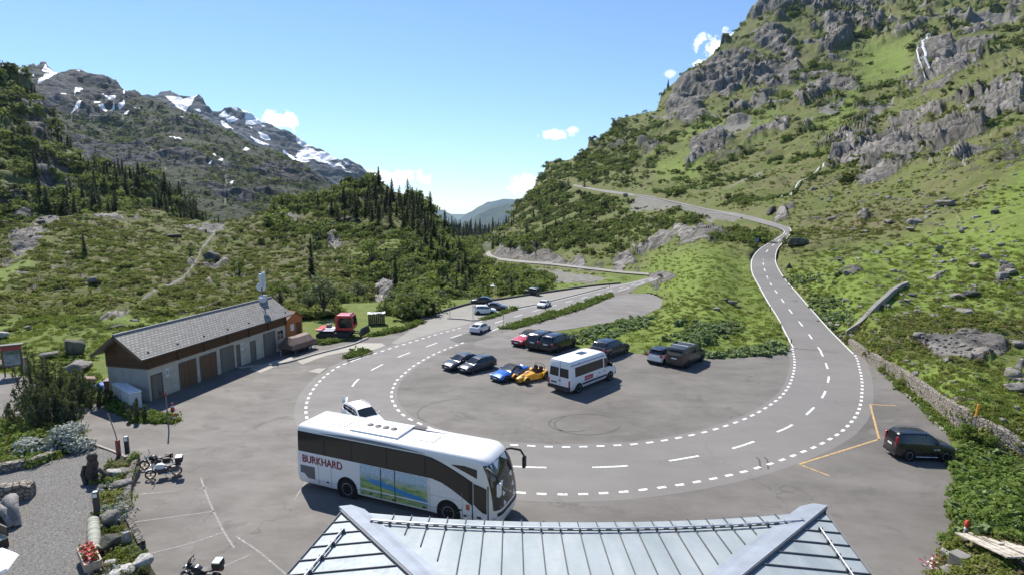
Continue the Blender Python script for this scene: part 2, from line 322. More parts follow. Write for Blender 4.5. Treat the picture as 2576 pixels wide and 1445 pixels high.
# --- ground material: grass, heath, rock, scree, snow
def ground_mat(name, sc, g1, g2, heath, rockc=(.20, .19, .175), rock_slope=.0, heath_amt=.5, bumpd=.3, dark=None, contrast=1.):
    t = NT(name); p = t.pos(); A = t.attr
    n1 = t.noise(p, .9 / sc, 6, .62); n2 = t.noise(p, .16 / sc, 5, .6); n3 = t.noise(p, .035 / sc, 4); n4 = t.noise(p, 3.2 / sc, 4, .7)
    gcol = t.mix(t.rng(n2, .35, .65), g1, g2); gcol = t.mix(t.rng(n4, .3, .75), gcol, tuple(k * .45 for k in g1))
    hm = t.math('MULTIPLY', t.rng(t.math('ADD', t.math('MULTIPLY', n1, .6), t.math('MULTIPLY', n2, .5)), .5, .62), heath_amt, True)
    hm = t.math('MAXIMUM', hm, t.math('MULTIPLY', A('heath'), t.rng(n1, .3, .6)))
    gcol = t.mix(hm, gcol, heath)
    lush = t.math('MULTIPLY', A('lush'), t.rng(n1, .25, .6, .35, 1.))
    gcol = t.mix(lush, gcol, t.mix(t.rng(n4, .35, .7), (.17, .225, .04), (.088, .14, .022)))
    r1 = t.noise(t.mapping(p, (1, 1, .45)), .5 / sc, 8, .68, .6); r2 = t.voro(t.mapping(p, (1, 1, .5)), .55 / sc, 'DISTANCE_TO_EDGE'); r3 = t.noise(p, .12 / sc, 3)
    rcol = t.ramp(r1, [(.34, tuple(k * .30 for k in rockc)), (.48, rockc), (.66, tuple(min(1, k * 1.75) for k in rockc))])
    vj = t.noise(t.mapping(p, (1, 1, .16)), .75 / sc, 6, .7, .8); rcol = t.mix(t.rng(vj, .50, .40, 0, .75), rcol, tuple(k * .28 for k in rockc))
    rcol = t.mix(t.rng(r3, .45, .62), rcol, tuple(k * f for k, f in zip(rockc, (.62, .62, .58)))); rcol = t.mix(t.rng(r2, .05, .0), rcol, tuple(k * .3 for k in rockc))
    edge = t.math('ADD', t.math('MULTIPLY', t.math('SUBTRACT', n1, .5), 1.3), t.math('MULTIPLY', t.math('SUBTRACT', n4, .5), .9))
    rm = t.rng(t.math('ADD', A('rock'), t.math('MULTIPLY', edge, .8)), .42, .58)
    if rock_slope:
        g = t.n('ShaderNodeNewGeometry'); z = t.n('ShaderNodeSeparateXYZ'); t.l(g.outputs['True Normal'], z.inputs[0])
        rm = t.math('MAXIMUM', rm, t.rng(t.math('ADD', z.outputs[2], t.math('MULTIPLY', edge, .25)), rock_slope, rock_slope - .12))
    col = t.mix(rm, gcol, rcol)
    s1 = t.noise(p, 2.4 / sc, 5, .7); scol = t.ramp(s1, [(.3, (.09, .09, .075)), (.55, (.185, .178, .155)), (.8, (.27, .26, .23))])
    sm = t.rng(t.math('ADD', A('scree'), t.math('MULTIPLY', edge, .55)), .42, .58); col = t.mix(sm, col, scol)
    if dark: col = t.mix(t.rng(A('dark'), .3, .7), col, dark)
    wm = t.rng(t.math('ADD', A('snow'), t.math('MULTIPLY', edge, .12)), .44, .54); col = t.mix(wm, col, (.84, .86, .9))
    h = t.math('ADD', t.math('MULTIPLY', n4, .5), t.math('MULTIPLY', n1, 1.)); h = t.math('ADD', h, t.math('MULTIPLY', t.math('ADD', r1, t.rng(r2, 0, .15, 0, .4)), t.math('MULTIPLY', rm, 1.6)))
    t.bump(h, .9, bumpd)
    return t.fin(col, t.rng(wm, 0, 1, .92, .6), 0., .2)

def F3(pts): return [(1717.2 + u * .33424, v * .33424) for u, v in pts]
def F1(pts): return [(u * .33424, v * .33424) for u, v in pts]
def F6(pts): return [(1717.2 + u * .33424, 482.9 + v * .33424) for u, v in pts]
def F5(pts): return [(858.6 + u * .33424, 482.9 + v * .33424) for u, v in pts]
def F4(pts): return [(u * .33424, 482.9 + v * .33424) for u, v in pts]
ROCK_R = [F3(p) for p in ([(300, 420), (420, 390), (560, 390), (600, 500), (520, 600), (420, 690), (330, 750), (310, 700), (230, 690), (130, 780), (190, 890), (60, 940), (-90, 920), (-110, 810), (10, 620), (100, 570)], [(700, 500), (870, 490), (950, 600), (860, 640), (700, 690), (480, 680), (570, 570)],
    [(1040, 180), (1200, 190), (1270, 290), (1180, 400), (1100, 430), (1030, 400), (1060, 290)], [(580, 240), (780, 240), (760, 340), (650, 370), (580, 330)], [(970, 650), (1110, 570), (1300, 600), (1310, 665), (1100, 690), (1030, 760), (900, 810), (850, 770), (870, 690)], [(300, 880), (420, 830), (640, 780), (850, 780), (700, 820), (420, 870)],
    [(1790, 400), (1860, 320), (2000, 340), (2090, 430), (1960, 500), (1880, 600), (1820, 640), (1780, 640), (1760, 560)], [(2080, 810), (2120, 720), (2290, 700), (2300, 760), (2180, 820)], [(2330, 620), (2569, 600), (2569, 850), (2400, 900), (2250, 1040), (2180, 1050), (2110, 1080), (1920, 1080), (1900, 1030), (2030, 920), (2170, 910), (2150, 840), (2330, 780)],
    [(1260, 1080), (1560, 1050), (1700, 1090), (1900, 1080), (1760, 1200), (1600, 1350), (1390, 1430), (1290, 1400), (1330, 1280), (1100, 1270), (1130, 1190)], [(90, 1100), (210, 1040), (380, 1060), (310, 1140), (20, 1290)], [(450, 1110), (700, 920), (800, 920), (780, 990), (560, 1060)], [(400, 60), (560, 30), (800, 0), (1100, 0), (1500, 30), (1700, 60), (1300, 70), (900, 50), (640, 110), (480, 150)],
    [(1270, 170), (1500, 150), (1490, 230), (1430, 280), (1330, 260)], [(2360, 0), (2569, 0), (2569, 40), (2400, 50)], [(1560, 960), (1760, 880), (2000, 820), (1960, 900), (1620, 1010)], [(1800, 470), (1960, 500), (2150, 460), (2250, 400), (2300, 430), (2050, 560), (1880, 610)], [(640, 300), (760, 330), (860, 420), (800, 470), (690, 440)], [(1780, 620), (1690, 660), (1700, 690), (1790, 680)])]
ROCK_R += [F6(p) for p in ([(680, 230), (810, 100), (850, 110), (770, 240)], [(0, 290), (150, 260), (330, 290), (200, 400), (-40, 420)], [(2200, 1090), (2420, 1080), (2420, 1250), (2260, 1300), (2040, 1290), (1900, 1240), (1780, 1180), (1680, 1120), (2000, 1120)], [(2400, 560), (2480, 560), (2480, 620), (2360, 720), (2330, 700)], [(1850, 660), (1960, 600), (2010, 610), (1900, 690)], [(1300, 200), (1400, 150), (1400, 210), (1320, 230)], [(2440, 1400), (2569, 1250), (2569, 1445), (2440, 1445)], [(1600, 60), (1700, 20), (1690, 60), (1640, 100)])]
ROCK_R += [F5(p) for p in ([(1130, 460), (1280, 400), (1500, 430), (1650, 500), (1900, 560), (2030, 600), (2100, 480), (2200, 470), (2230, 600), (1900, 590), (1500, 535), (1200, 510)], [(2310, 620), (2400, 600), (2520, 640), (2380, 740)], [(2200, 440), (2569, 260), (2569, 330), (2300, 470)], [(1760, 660), (1860, 660), (1860, 680), (1760, 680)], [(1240, 690), (1210, 770), (1240, 780), (1270, 700)])]
SCREE_R = [F3(p) for p in ([(280, 990), (350, 910), (500, 910), (520, 960), (420, 1020), (290, 1030)], [(1020, 860), (1080, 790), (1210, 750), (1190, 830), (1120, 880)], [(1260, 1000), (1450, 850), (1590, 740), (1600, 790), (1480, 890), (1330, 960)], [(1740, 60), (1900, 140), (2200, 130), (2569, 150), (2500, 190), (2200, 210), (1950, 170)], [(600, 1000), (660, 960), (700, 960), (640, 1000)], [(300, 1445), (480, 1360), (600, 1290), (560, 1350)], [(880, 950), (1010, 880), (960, 930)])]
SCREE_R += [F5(p) for p in ([(1250, 560), (1700, 600), (2000, 640), (1900, 690), (1500, 680), (1300, 640)], [(2160, 60), (2290, 20), (2569, 110), (2569, 135), (2300, 150), (2180, 165)])] + [F6([(0, 100), (330, 165), (440, 190), (380, 220), (200, 235), (0, 140)])]
LUSH_R = [[(1640, 640), (1800, 620), (1890, 660), (1990, 860), (1980, 890), (1700, 895), (1420, 870), (1400, 840), (1660, 780), (1680, 745), (1600, 730)], [(1990, 690), (2100, 640), (2250, 620), (2420, 560), (2576, 420), (2760, 400), (2760, 800), (2300, 790), (2130, 850), (2060, 780)], [(2200, 880), (2330, 920), (2576, 940), (2760, 1000), (2760, 1330), (2450, 1310), (2440, 1200), (2400, 1080), (2280, 980)], F3([(1290, 430), (1420, 330), (1760, 330), (1700, 560), (1350, 640), (1330, 560)]), F3([(1010, 1000), (1250, 680), (1300, 700), (1290, 850), (1180, 950)]), F3([(520, 980), (690, 850), (700, 880), (560, 960)]), [(1640, 410), (1780, 380), (1760, 460), (1660, 450)], F3([(0, 1000), (280, 920), (250, 1030), (0, 1060)]), [(1400, 690), (1620, 700), (1590, 712), (1350, 735), (1290, 740)]]
HEATH_R = [[(2385, 1345), (2440, 1325), (2640, 1345), (2700, 1600), (2330, 1600)], F3([(1260, 1000), (2000, 830), (2569, 500), (2569, 600), (2200, 800), (1900, 1060), (1300, 1060)]), F3([(500, 1400), (1000, 1300), (1500, 1450), (500, 1450)]), F3([(700, 430), (980, 400), (1000, 500), (720, 520)]), F6([(700, 250), (1500, 100), (2000, 60), (1600, 380), (900, 400)]), F6([(1500, 980), (2300, 900), (2569, 1000), (2500, 1100), (1700, 1120)]), [(1960, 600), (2080, 590), (2060, 640), (1990, 650)]]

def paint_right(X, Y, P, r):
    rock = masks(X, Y, ROCK_R, 3, 9, 7); scree = masks(X, Y, SCREE_R, 5, 6, 6); lush = masks(X, Y, LUSH_R, 7, 12, 22); heath = masks(X, Y, HEATH_R, 9, 14, 18)
    n = fbm(P / np.array([38, 38, 26]), 4, 21); n2 = fbm(P / np.array([9, 9, 6]), 4, 22)
    up = sstep(560, 300, Y) * sstep(1250, 1350, X)
    wild = np.clip((n - .53) * 6, 0, 1) * up * .75 + np.clip((n2 - .60) * 6, 0, 1) * .62 * sstep(1990, 2060, X) * sstep(1000, 900, Y)
    spots = np.clip((vnoise(P / 1.6, 61) - .83) * 9, 0, 1) * .9 * sstep(2020, 2120, X) * sstep(360, 640, Y) * (n2 > .47)
    rock = np.maximum(rock, np.maximum(wild, spots) * (1 - .85 * lush * (up > .3)))
    gor = sstep(1300, 1220, X) * .5
    rock = np.maximum(rock, gor * (n2 > .5)); 
    road = seg_dist(X, Y, ROAD_LOW_B) ; scree = np.maximum(scree, sstep(6, 1, seg_dist(X, Y, PATH_UP)) * .75)
    return dict(rock=rock, scree=scree, lush=lush, heath=heath, snow=np.zeros(X.shape), dark=np.zeros(X.shape))
g_right = ground_mat('mountain_grass_and_rock', 3.2, (.105, .140, .029), (.165, .188, .047), (.122, .105, .054), (.175, .165, .15), .30, .55, .45)
TOP_R = [(1100, 612), (1150, 612), (1190, 600), (1225, 596), (1255, 585), (1283, 563), (1290, 540), (1303, 513), (1320, 506), (1333, 486), (1347, 475), (1350, 465), (1367, 445), (1380, 424), (1400, 409), (1420, 401), (1443, 399), (1460, 394), (1474, 384), (1484, 371), (1507, 358), (1527, 338), (1554, 318), (1577, 297), (1604, 291), (1627, 284), (1651, 279), (1659, 257), (1667, 237), (1681, 224), (1701, 207), (1717, 197), (1731, 180), (1754, 172), (1777, 154), (1804, 134), (1827, 104), (1851, 80), (1868, 60), (1881, 47), (1894, 37), (1924, 27), (1951, 10), (1975, 0), (2020, -14), (2060, -6), (2078, 1), (2100, -12), (2200, -60), (2400, -120), (2760, -160)]
BOT_R = [(1100, 1600), (2760, 1600)]
patch('mountainside', TOP_R, BOT_R, D_RIGHT, 1100, 2760, 2.6, [(110, 13, 'r'), (52, 6.5, 'r'), (24, 3.6, 'r'), (11, 2.2, 'r'), (5, 1.25, 'r'), (2.4, .5, 'r'), (1.2, .16, 'f')], g_right,
      amp=lambda X, Y, a: .42 + np.where(Y < 430, 1.5, .6) * a['rock'] + .12 * a['heath'] - .22 * a['lush'] - .2 * a['scree'], flat=(LOT, [(ROAD_UP_L, ROAD_UP_R), (ROAD_LOW_A, ROAD_LOW_B)]), paint=paint_right, seed=31)

PATH_L = F4([(880, 945), (960, 905), (1040, 830), (1100, 770), (1180, 735), (1290, 690), (1380, 640), (1440, 570), (1500, 480), (1505, 430), (1560, 370), (1590, 330), (1680, 250)])
def paint_left(X, Y, P, r):
    n = fbm(P / np.array([7., 7, 5]), 4, 41); z = np.zeros(X.shape)
    rock = masks(X, Y, [F4(p) for p in ([(180, 245), (300, 195), (400, 178), (520, 180), (430, 210), (250, 240)], [(2440, 310), (2569, 290), (2569, 400), (2480, 410)], [(2130, 150), (2260, 190), (2280, 215), (2150, 200)], [(1350, 250), (1690, 230), (1680, 290), (1560, 300)], [(650, 165), (860, 150), (960, 200), (1020, 170), (1100, 200), (760, 180)], [(60, 290), (330, 260), (270, 420), (100, 470), (90, 420)], [(680, 720), (800, 690), (700, 740)], [(210, 660), (290, 640), (280, 690)], [(0, 480), (170, 500), (0, 560)])] + [F5(p) for p in ([(250, 560), (330, 540), (420, 690), (520, 930), (380, 940), (250, 800)], [(760, 500), (900, 560), (1010, 640), (1020, 800), (700, 850), (730, 650)], [(0, 150), (90, 200), (60, 240), (-20, 230)])], 11, 6, 6)
    rock = np.maximum(rock, np.clip((fbm(P / 5., 3, 43) - .66) * 8, 0, 1) * .8)
    lush = masks(X, Y, [[(-400, 790), (200, 800), (380, 792), (520, 800), (250, 900), (-400, 900)], [(900, 640), (1000, 600), (1060, 640), (980, 700)], [(-60, 690), (60, 640), (110, 600), (70, 680), (0, 740)]], 13, 10, 20)
    heath = np.clip((n - .47) * 7, 0, 1) * sstep(830, 700, Y) * .8
    path = sstep(3.6, 1.6, seg_dist(X, Y, PATH_L) + (fbm(P / 1.5, 2, 45) - .5) * 5)
    dark = masks(X, Y, [F5(p) for p in ([(130, 620), (220, 560), (330, 560), (420, 700), (530, 940), (130, 960)], [(640, 560), (900, 480), (1020, 640), (1010, 800), (760, 860), (660, 700)])], 15, 6, 12) * .0
    return dict(rock=rock, scree=path * .8, lush=lush, heath=heath, snow=z, dark=dark)
g_left = ground_mat('moraine_heath', 1.5, (.10, .122, .026), (.16, .178, .042), (.10, .08, .047), (.23, .215, .195), .34, .35, .35)
TOP_L = [(-400, 600), (-40, 590), (0, 580), (17, 566), (60, 563), (100, 546), (134, 541), (200, 543), (250, 538), (291, 533), (368, 528), (418, 533), (424, 546), (501, 553), (568, 555), (612, 550), (635, 543), (660, 535), (672, 514), (702, 496), (735, 492), (802, 488), (829, 477), (859, 462), (899, 453), (922, 446), (940, 446), (972, 466), (999, 485), (1040, 490), (1062, 497), (1076, 510), (1089, 535), (1099, 556), (1112, 575), (1132, 597), (1152, 617), (1166, 634), (1179, 653), (1193, 680), (1199, 712), (1202, 760), (1206, 775)]
BOT_L = [(-400, 905), (0, 830), (300, 820), (700, 800), (840, 795), (1000, 795), (1080, 790), (1150, 782), (1206, 776)]
patch('moraine_hill', TOP_L, BOT_L, D_LEFT, -400, 1206, 2.6, [(60, 5, 'f'), (26, 2.2, 'f'), (12, 1.2, 'f'), (6.5, .9, 'b'), (3.4, .75, 'b'), (1.7, .42, 'b'), (.9, .18, 'f')], g_left, amp=lambda X, Y, a: (.95 - .75 * a['lush'] + .9 * a['rock'] * (Y > 560)) * (1 - .9 * np.clip(a['scree'] * 2, 0, 1)), paint=paint_left, flat=(LOT, []), seed=51, back=(14, 14))

def paint_forest(X, Y, P, r):
    z = np.zeros(X.shape); n = fbm(P / np.array([40, 40, 60]), 4, 71)
    rock = np.maximum(masks(X, Y, [F1(p) for p in ([(200, 800), (260, 760), (380, 900), (390, 1070), (330, 1080), (250, 1000)], [(250, 1170), (420, 1140), (540, 1350), (560, 1445), (300, 1445)], [(130, 900), (240, 960), (250, 1050), (160, 1060)], [(0, 1400), (120, 1380), (250, 1500), (250, 1700), (0, 1700)])], 17, 8, 8), np.clip((n - .58) * 6, 0, 1) * .7)
    return dict(rock=rock, scree=z, lush=z, heath=z, snow=z, dark=z)
g_forest = ground_mat('forest_slope', 7., (.105, .13, .034), (.16, .18, .05), (.085, .09, .04), (.17, .165, .16), .28, .5, 1.2)
TOP_C = [(-400, 40), (-100, 130), (0, 190), (33, 207), (77, 225), (87, 252), (117, 282), (130, 305), (140, 340), (154, 370), (187, 395), (230, 425), (300, 440), (334, 440), (368, 455), (401, 470), (434, 485), (468, 503), (501, 545), (540, 575), (600, 590)]
patch('forest_slope', TOP_C, [(-400, 660), (600, 640)], D_FOREST, -400, 600, 3., [(70, 14, 'r'), (40, 9, 'r'), (22, 5, 'b'), (10, 2.5, 'b'), (5, 1.2, 'f')], g_forest, paint=paint_forest, seed=73, back=(30, 14))

SNOW_D = [F1(p) for p in ([(320, 572), (370, 530), (410, 572), (455, 575), (380, 590)], [(300, 625), (330, 620), (345, 600), (430, 610), (330, 640), (350, 655), (250, 668)], [(410, 745), (470, 755), (480, 745), (515, 775), (440, 780)], [(570, 710), (630, 725), (560, 757)], [(770, 738), (830, 755), (893, 775), (840, 790)], [(710, 778), (830, 788), (800, 798), (715, 790)], [(735, 825), (770, 822), (805, 845), (780, 858)], [(815, 848), (865, 818), (860, 838)], [(890, 822), (955, 795), (945, 820), (900, 837)], [(935, 850), (970, 833), (975, 850), (945, 872)], [(1010, 832), (1060, 823), (1020, 846)], [(585, 810), (635, 830), (600, 865), (480, 885), (570, 860), (595, 840)], [(1345, 873), (1380, 882), (1390, 922), (1345, 897)], [(1263, 1048), (1310, 1058), (1370, 1080), (1330, 1090)], [(1820, 1142), (1850, 1118), (1880, 1140), (1820, 1160)], [(1635, 1236), (1680, 1220), (1675, 1247)], [(1548, 1238), (1595, 1238), (1580, 1250)], [(130, 545), (170, 540), (165, 562)], [(1690, 1382), (1750, 1376), (1740, 1392)], [(230, 590), (265, 595), (255, 605)], [(370, 835), (405, 830), (385, 845)], [(580, 548), (610, 550), (600, 566)], [(1590, 1168), (1610, 1165), (1630, 1205), (1615, 1200)], [(1220, 1160), (1255, 1160), (1245, 1172)], [(70, 560), (110, 548), (130, 560)], [(945, 740), (962, 738), (955, 770), (945, 768)])]
def paint_mid(X, Y, P, r):
    z = np.zeros(X.shape); n = fbm(P / np.array([150, 150, 110]), 5, 81)
    rock = np.maximum(np.clip((n - .5) * 7, 0, 1), sstep(270, 200, Y + (n - .5) * 160) * .9)
    st = np.zeros(X.shape)
    for l in ([(1600, 1165), (1640, 1210), (1670, 1240), (1690, 1300), (1700, 1380), (1690, 1445), (1695, 1560)], [(490, 970), (520, 1010), (545, 1060)], [(590, 770), (600, 830), (580, 890)], [(1100, 1120), (1190, 1150), (1240, 1210), (1250, 1300)], [(930, 870), (930, 920)]): st = np.maximum(st, sstep(3.4, 1.2, seg_dist(X, Y, F1(l)) + (fbm(P / 14., 2, 83) - .5) * 5))
    return dict(rock=rock, scree=st * .7, lush=z, heath=np.clip((fbm(P / 60., 3, 82) - .5) * 5, 0, 1), snow=masks(X, Y, SNOW_D, 19, 3., 2.2), dark=z)
g_mid = ground_mat('mountain_mid', 26., (.030, .043, .015), (.056, .068, .023), (.036, .036, .024), (.05, .053, .06), .0, .5, 5.)
TOP_D = [(-400, 130), (-60, 190), (13, 183), (33, 179), (67, 174), (84, 164), (94, 169), (104, 164), (117, 164), (127, 180), (137, 189), (150, 192), (187, 185), (201, 183), (224, 192), (257, 190), (277, 200), (294, 212), (304, 224), (316, 234), (328, 236), (341, 233), (361, 247), (371, 256), (384, 249), (411, 257), (434, 274), (468, 287), (495, 291), (511, 307), (551, 322), (585, 338), (612, 354), (635, 368), (688, 378), (719, 391), (749, 411), (779, 428), (809, 451), (829, 468), (870, 500), (960, 560), (1000, 600)]
patch('mountain_shoulder', TOP_D, [(-400, 680), (1000, 640)], D_MID, -400, 1000, 2.6, [(260, 42, 'r'), (150, 26, 'r'), (75, 17, 'r'), (36, 10, 'r'), (18, 5.5, 'r'), (11, 2.6, 'b')], g_mid, paint=paint_mid, seed=85, back=(120, 14), amp=lambda X, Y, a: (.32 + .4 * a['rock']) * np.where(Y < np.interp(X, *zip(*TOP_D)) + 14, .45, 1.))

SNOW_E = [F1(p) for p in ([(1245, 760), (1450, 762), (1500, 742), (1440, 800), (1405, 858), (1370, 850), (1300, 800)], [(1640, 885), (1700, 848), (1720, 880), (1800, 905), (1740, 928), (1700, 895)], [(1660, 905), (1720, 925), (1765, 1005), (1700, 975)], [(1845, 920), (1885, 925), (1850, 945)], [(1925, 1005), (2020, 1028), (2045, 1068), (1960, 1052)], [(1870, 1048), (1960, 1085), (2045, 1128), (1930, 1108)], [(2120, 1128), (2190, 1160), (2240, 1198), (2345, 1212), (2270, 1248), (2200, 1222), (2150, 1170)], [(2400, 1205), (2520, 1248), (2569, 1235), (2569, 1270), (2500, 1262)], [(1440, 820), (1520, 850), (1500, 860)], [(1860, 955), (1895, 960), (1890, 995)], [(2570, 1210), (2610, 1225), (2660, 1245), (2600, 1240)], [(2570, 1300), (2640, 1330), (2600, 1335)], [(2560, 1250), (2600, 1290), (2570, 1290)])]
def paint_snow(X, Y, P, r):
    z = np.zeros(X.shape); n = fbm(P / np.array([260, 260, 500]), 4, 91)
    s = np.clip((n - .555) * 8, 0, 1) * sstep(470, 400, Y) * sstep(500, 560, X) * .72
    return dict(rock=z + 1, scree=z, lush=z, heath=z, snow=np.maximum(masks(X, Y, SNOW_E, 23, 3.6, 2.5), s), dark=z)
g_snow = ground_mat('mountain_snow', 60., (.06, .07, .03), (.07, .08, .03), (.06, .06, .04), (.07, .078, .095), .0, .5, 14.)
TOP_E = [(250, 300), (340, 262), (391, 249), (411, 234), (426, 228), (441, 239), (454, 251), (485, 254), (501, 249), (510, 257), (521, 274), (535, 284), (548, 287), (565, 282), (602, 284), (635, 297), (655, 311), (685, 322), (702, 334), (735, 348), (769, 364), (802, 384), (836, 401), (859, 404), (875, 401), (889, 411), (909, 431), (927, 446), (960, 475), (1010, 530), (1080, 600)]
patch('snowy_mountain', TOP_E, [(250, 640), (1080, 640)], D_SNOW, 250, 1080, 2.6, [(550, 85, 'r'), (300, 60, 'r'), (150, 34, 'r'), (75, 20, 'r'), (38, 11, 'r'), (20, 5, 'r')], g_snow, paint=paint_snow, seed=95, back=(250, 12), amp=lambda X, Y, a: X * 0 + .5)

def paint_far(X, Y, P, r): z = np.zeros(X.shape); return dict(rock=sstep(540, 505, Y) * .45, scree=z, lush=z, heath=z, snow=z, dark=z)
g_far = ground_mat('mountain_far', 90., (.05, .07, .035), (.06, .08, .04), (.045, .06, .035), (.14, .14, .14), .0, .4, 20.)
patch('far_mountain', [(900, 600), (1060, 560), (1089, 537), (1106, 530), (1119, 531), (1136, 543), (1153, 557), (1166, 546), (1193, 526), (1210, 515), (1226, 506), (1250, 502), (1273, 501), (1303, 506), (1350, 500), (1450, 520)], [(900, 650), (1450, 650)], D_FAR, 900, 1450, 3., [(1600, 240, 'r'), (750, 130, 'r'), (350, 60, 'r')], g_far, paint=paint_far, seed=101, back=(400, 10), amp=lambda X, Y, a: X * 0 + .5)
patch('far_ridge', [(1080, 600), (1140, 580), (1180, 556), (1226, 535), (1260, 526), (1303, 519), (1400, 510)], [(1080, 660), (1400, 660)], D_FARN, 1080, 1400, 3., [(900, 140, 'r'), (450, 80, 'r'), (220, 40, 'r')], g_far, paint=paint_far, seed=103, back=(300, 10), amp=lambda X, Y, a: X * 0 + .5)
def paint_zero(X, Y, P, r): z = np.zeros(X.shape); return dict(rock=z, scree=z, lush=z, heath=z, snow=z, dark=z)
g_wood = ground_mat('wood_floor', 12., (.03, .045, .015), (.04, .05, .018), (.03, .04, .015), (.15, .15, .15), .0, .4, 2.)
patch('wooded_ridge', [(1040, 590), (1100, 575), (1133, 570), (1159, 566), (1179, 568), (1210, 574), (1223, 580), (1243, 569), (1270, 566), (1300, 566), (1360, 580)], [(1040, 680), (1360, 680)], D_WOOD, 1040, 1360, 4., [(60, 10, 'f'), (25, 5, 'b')], g_wood, paint=paint_zero, seed=107, back=(40, 10))

# the base sheet below everything, out to the horizon
g_base = ground_mat('valley_floor', 30., (.06, .08, .02), (.08, .1, .03), (.06, .06, .03))
b = MB(); b.grid([[(x, y, -420) for x in (-30000, -3000, 0, 3000, 30000)] for y in (-30000, -3000, 0, 3000, 30000)]); tag(b.build('valley_floor', g_base), kind='structure')

# --- falling and running water
t = NT('white_water'); n = t.noise(t.mapping(t.pos(), (1, 1, .25)), .9, 5, .7); m_water = t.fin(t.ramp(n, [(.36, (.30, .33, .34)), (.5, (.55, .58, .59)), (.65, (.78, .80, .81))]), .35, 0, .5)
def ribbon(name, pn, pts, wid, lift):
    P = [on_patch(pn, x, y) for x, y in pts]; b = MB(); rows = []
    for (x, y), p, w in zip(pts, P, wid):
        r = math.hypot(p.x, p.y); s = w / FPX * r; d = Vector((p.y, -p.x, 0)).normalized(); c = p - Vector((p.x, p.y, 0)).normalized() * lift + Vector((0, 0, lift * .5)); rows.append([c - d * s + Vector((p.x, p.y, 0)).normalized() * lift * .6, c - d * s * .4, c + d * s * .4, c + d * s + Vector((p.x, p.y, 0)).normalized() * lift * .6])
    b.grid(rows); return tag(b.build(name, m_water, None, 60), kind='structure')
def jag(pts, n, amp, seed):
    q = smooth2(pts, n); g = np.random.default_rng(seed); q[1:-1] += g.normal(size=(len(q) - 2, 2)) * amp; return [tuple(a) for a in q], list(g.uniform(.4, 1.5, len(q)))
def smooth2(pts, n): q = np.array(pts, float); s_ = np.linspace(0, len(q) - 1, n); return np.stack([np.interp(s_, range(len(q)), q[:, i]) for i in (0, 1)], 1)
for nm, pts, n, w0, lf in (('waterfall', F3([(1862, 325), (1845, 350), (1842, 400), (1852, 450), (1866, 500), (1882, 550), (1890, 585)]), 16, 2.4, 2.6), ('waterfall', F3([(1845, 345), (1815, 375), (1800, 420), (1802, 480), (1815, 550), (1828, 615)]), 14, 1.5, 2.6),
        ('stream', F3([(1068, 1238), (1045, 1280), (1020, 1310), (990, 1345), (945, 1375), (910, 1400), (850, 1440)]), 26, 1.7, 1.2), ('stream', F6([(850, 5), (800, 35), (765, 55), (745, 70)]), 14, 1.7, 1.2), ('stream', F3([(1262, 1050), (1250, 1075), (1240, 1100)]), 6, 1.8, .5)):
    q, wd = jag(pts, n, .5, n); ribbon(nm, 'mountainside', q, [w0 * (.7 + .3 * k) for k in wd], lf)
ribbon('river', 'mountainside', F5([(1205, 672), (1190, 690), (1165, 710), (1150, 740)]), [8, 13, 13, 8], .9)
# ------------------------------------------------------------------ asphalt, road, markings, kerbs
def smooth_line(pts, n=10):
    """Catmull-Rom through photo points"""
    p = [np.array(q, float) for q in pts]; p = [2 * p[0] - p[1]] + p + [2 * p[-1] - p[-2]]; o = []
    for i in range(1, len(p) - 2):
        for k in range(n):
            t = k / n; a, b, c, d = p[i - 1:i + 3]
            o.append(.5 * ((2 * b) + (c - a) * t + (2 * a - 5 * b + 4 * c - d) * t * t + (3 * b - a - 3 * c + d) * t ** 3))
    o.append(p[-2]); return np.array(o)
def resample(W, step):
    W = np.asarray(W, float); s = np.r_[0, np.cumsum(np.linalg.norm(np.diff(W, axis=0), axis=1))]; n = max(2, int(s[-1] / step) + 1); q = np.linspace(0, s[-1], n)
    return np.stack([np.interp(q, s, W[:, k]) for k in range(W.shape[1])], 1)
def flat_line(pts, z=0., n=10): q = smooth_line(pts, n); return at_z(q[:, 0], q[:, 1], z)
def clip_tri(poly_w, z):                               # filled ground polygon
    from mathutils.geometry import tessellate_polygon
    v = [Vector((p[0], p[1], z)) for p in poly_w]; return v, [tuple(t) for t in tessellate_polygon([v])]
def sheet(name, pts, z, mat, kind='structure', px=True, wob=0., n=1):
    q = np.array(pts, float)
    if px: q = at_z(q[:, 0], q[:, 1], 0.)[:, :2]
    if n > 1: q = smooth_line(list(q) + [q[0]], n)[:-1]
    if wob: q = np.array(resample(np.r_[q, q[:1]], .5))[:-1]; q = q + (np.stack([fbm(np.c_[q * .8, q[:, :1] * 0], 3, 5), fbm(np.c_[q * .8, q[:, :1] * 0 + 9], 3, 6)], 1) - .5) * wob
    v, f = clip_tri(q, z); m = MB(); m.add(v, f); me = m.mesh(name)
    bm = bmesh.new(); bm.from_mesh(me); bmesh.ops.recalc_face_normals(bm, faces=bm.faces)
    for fc in bm.faces:
        if fc.normal.z < 0: fc.normal_flip()
    bm.to_mesh(me); bm.free()
    return tag(link(name, me, mat), kind=kind)

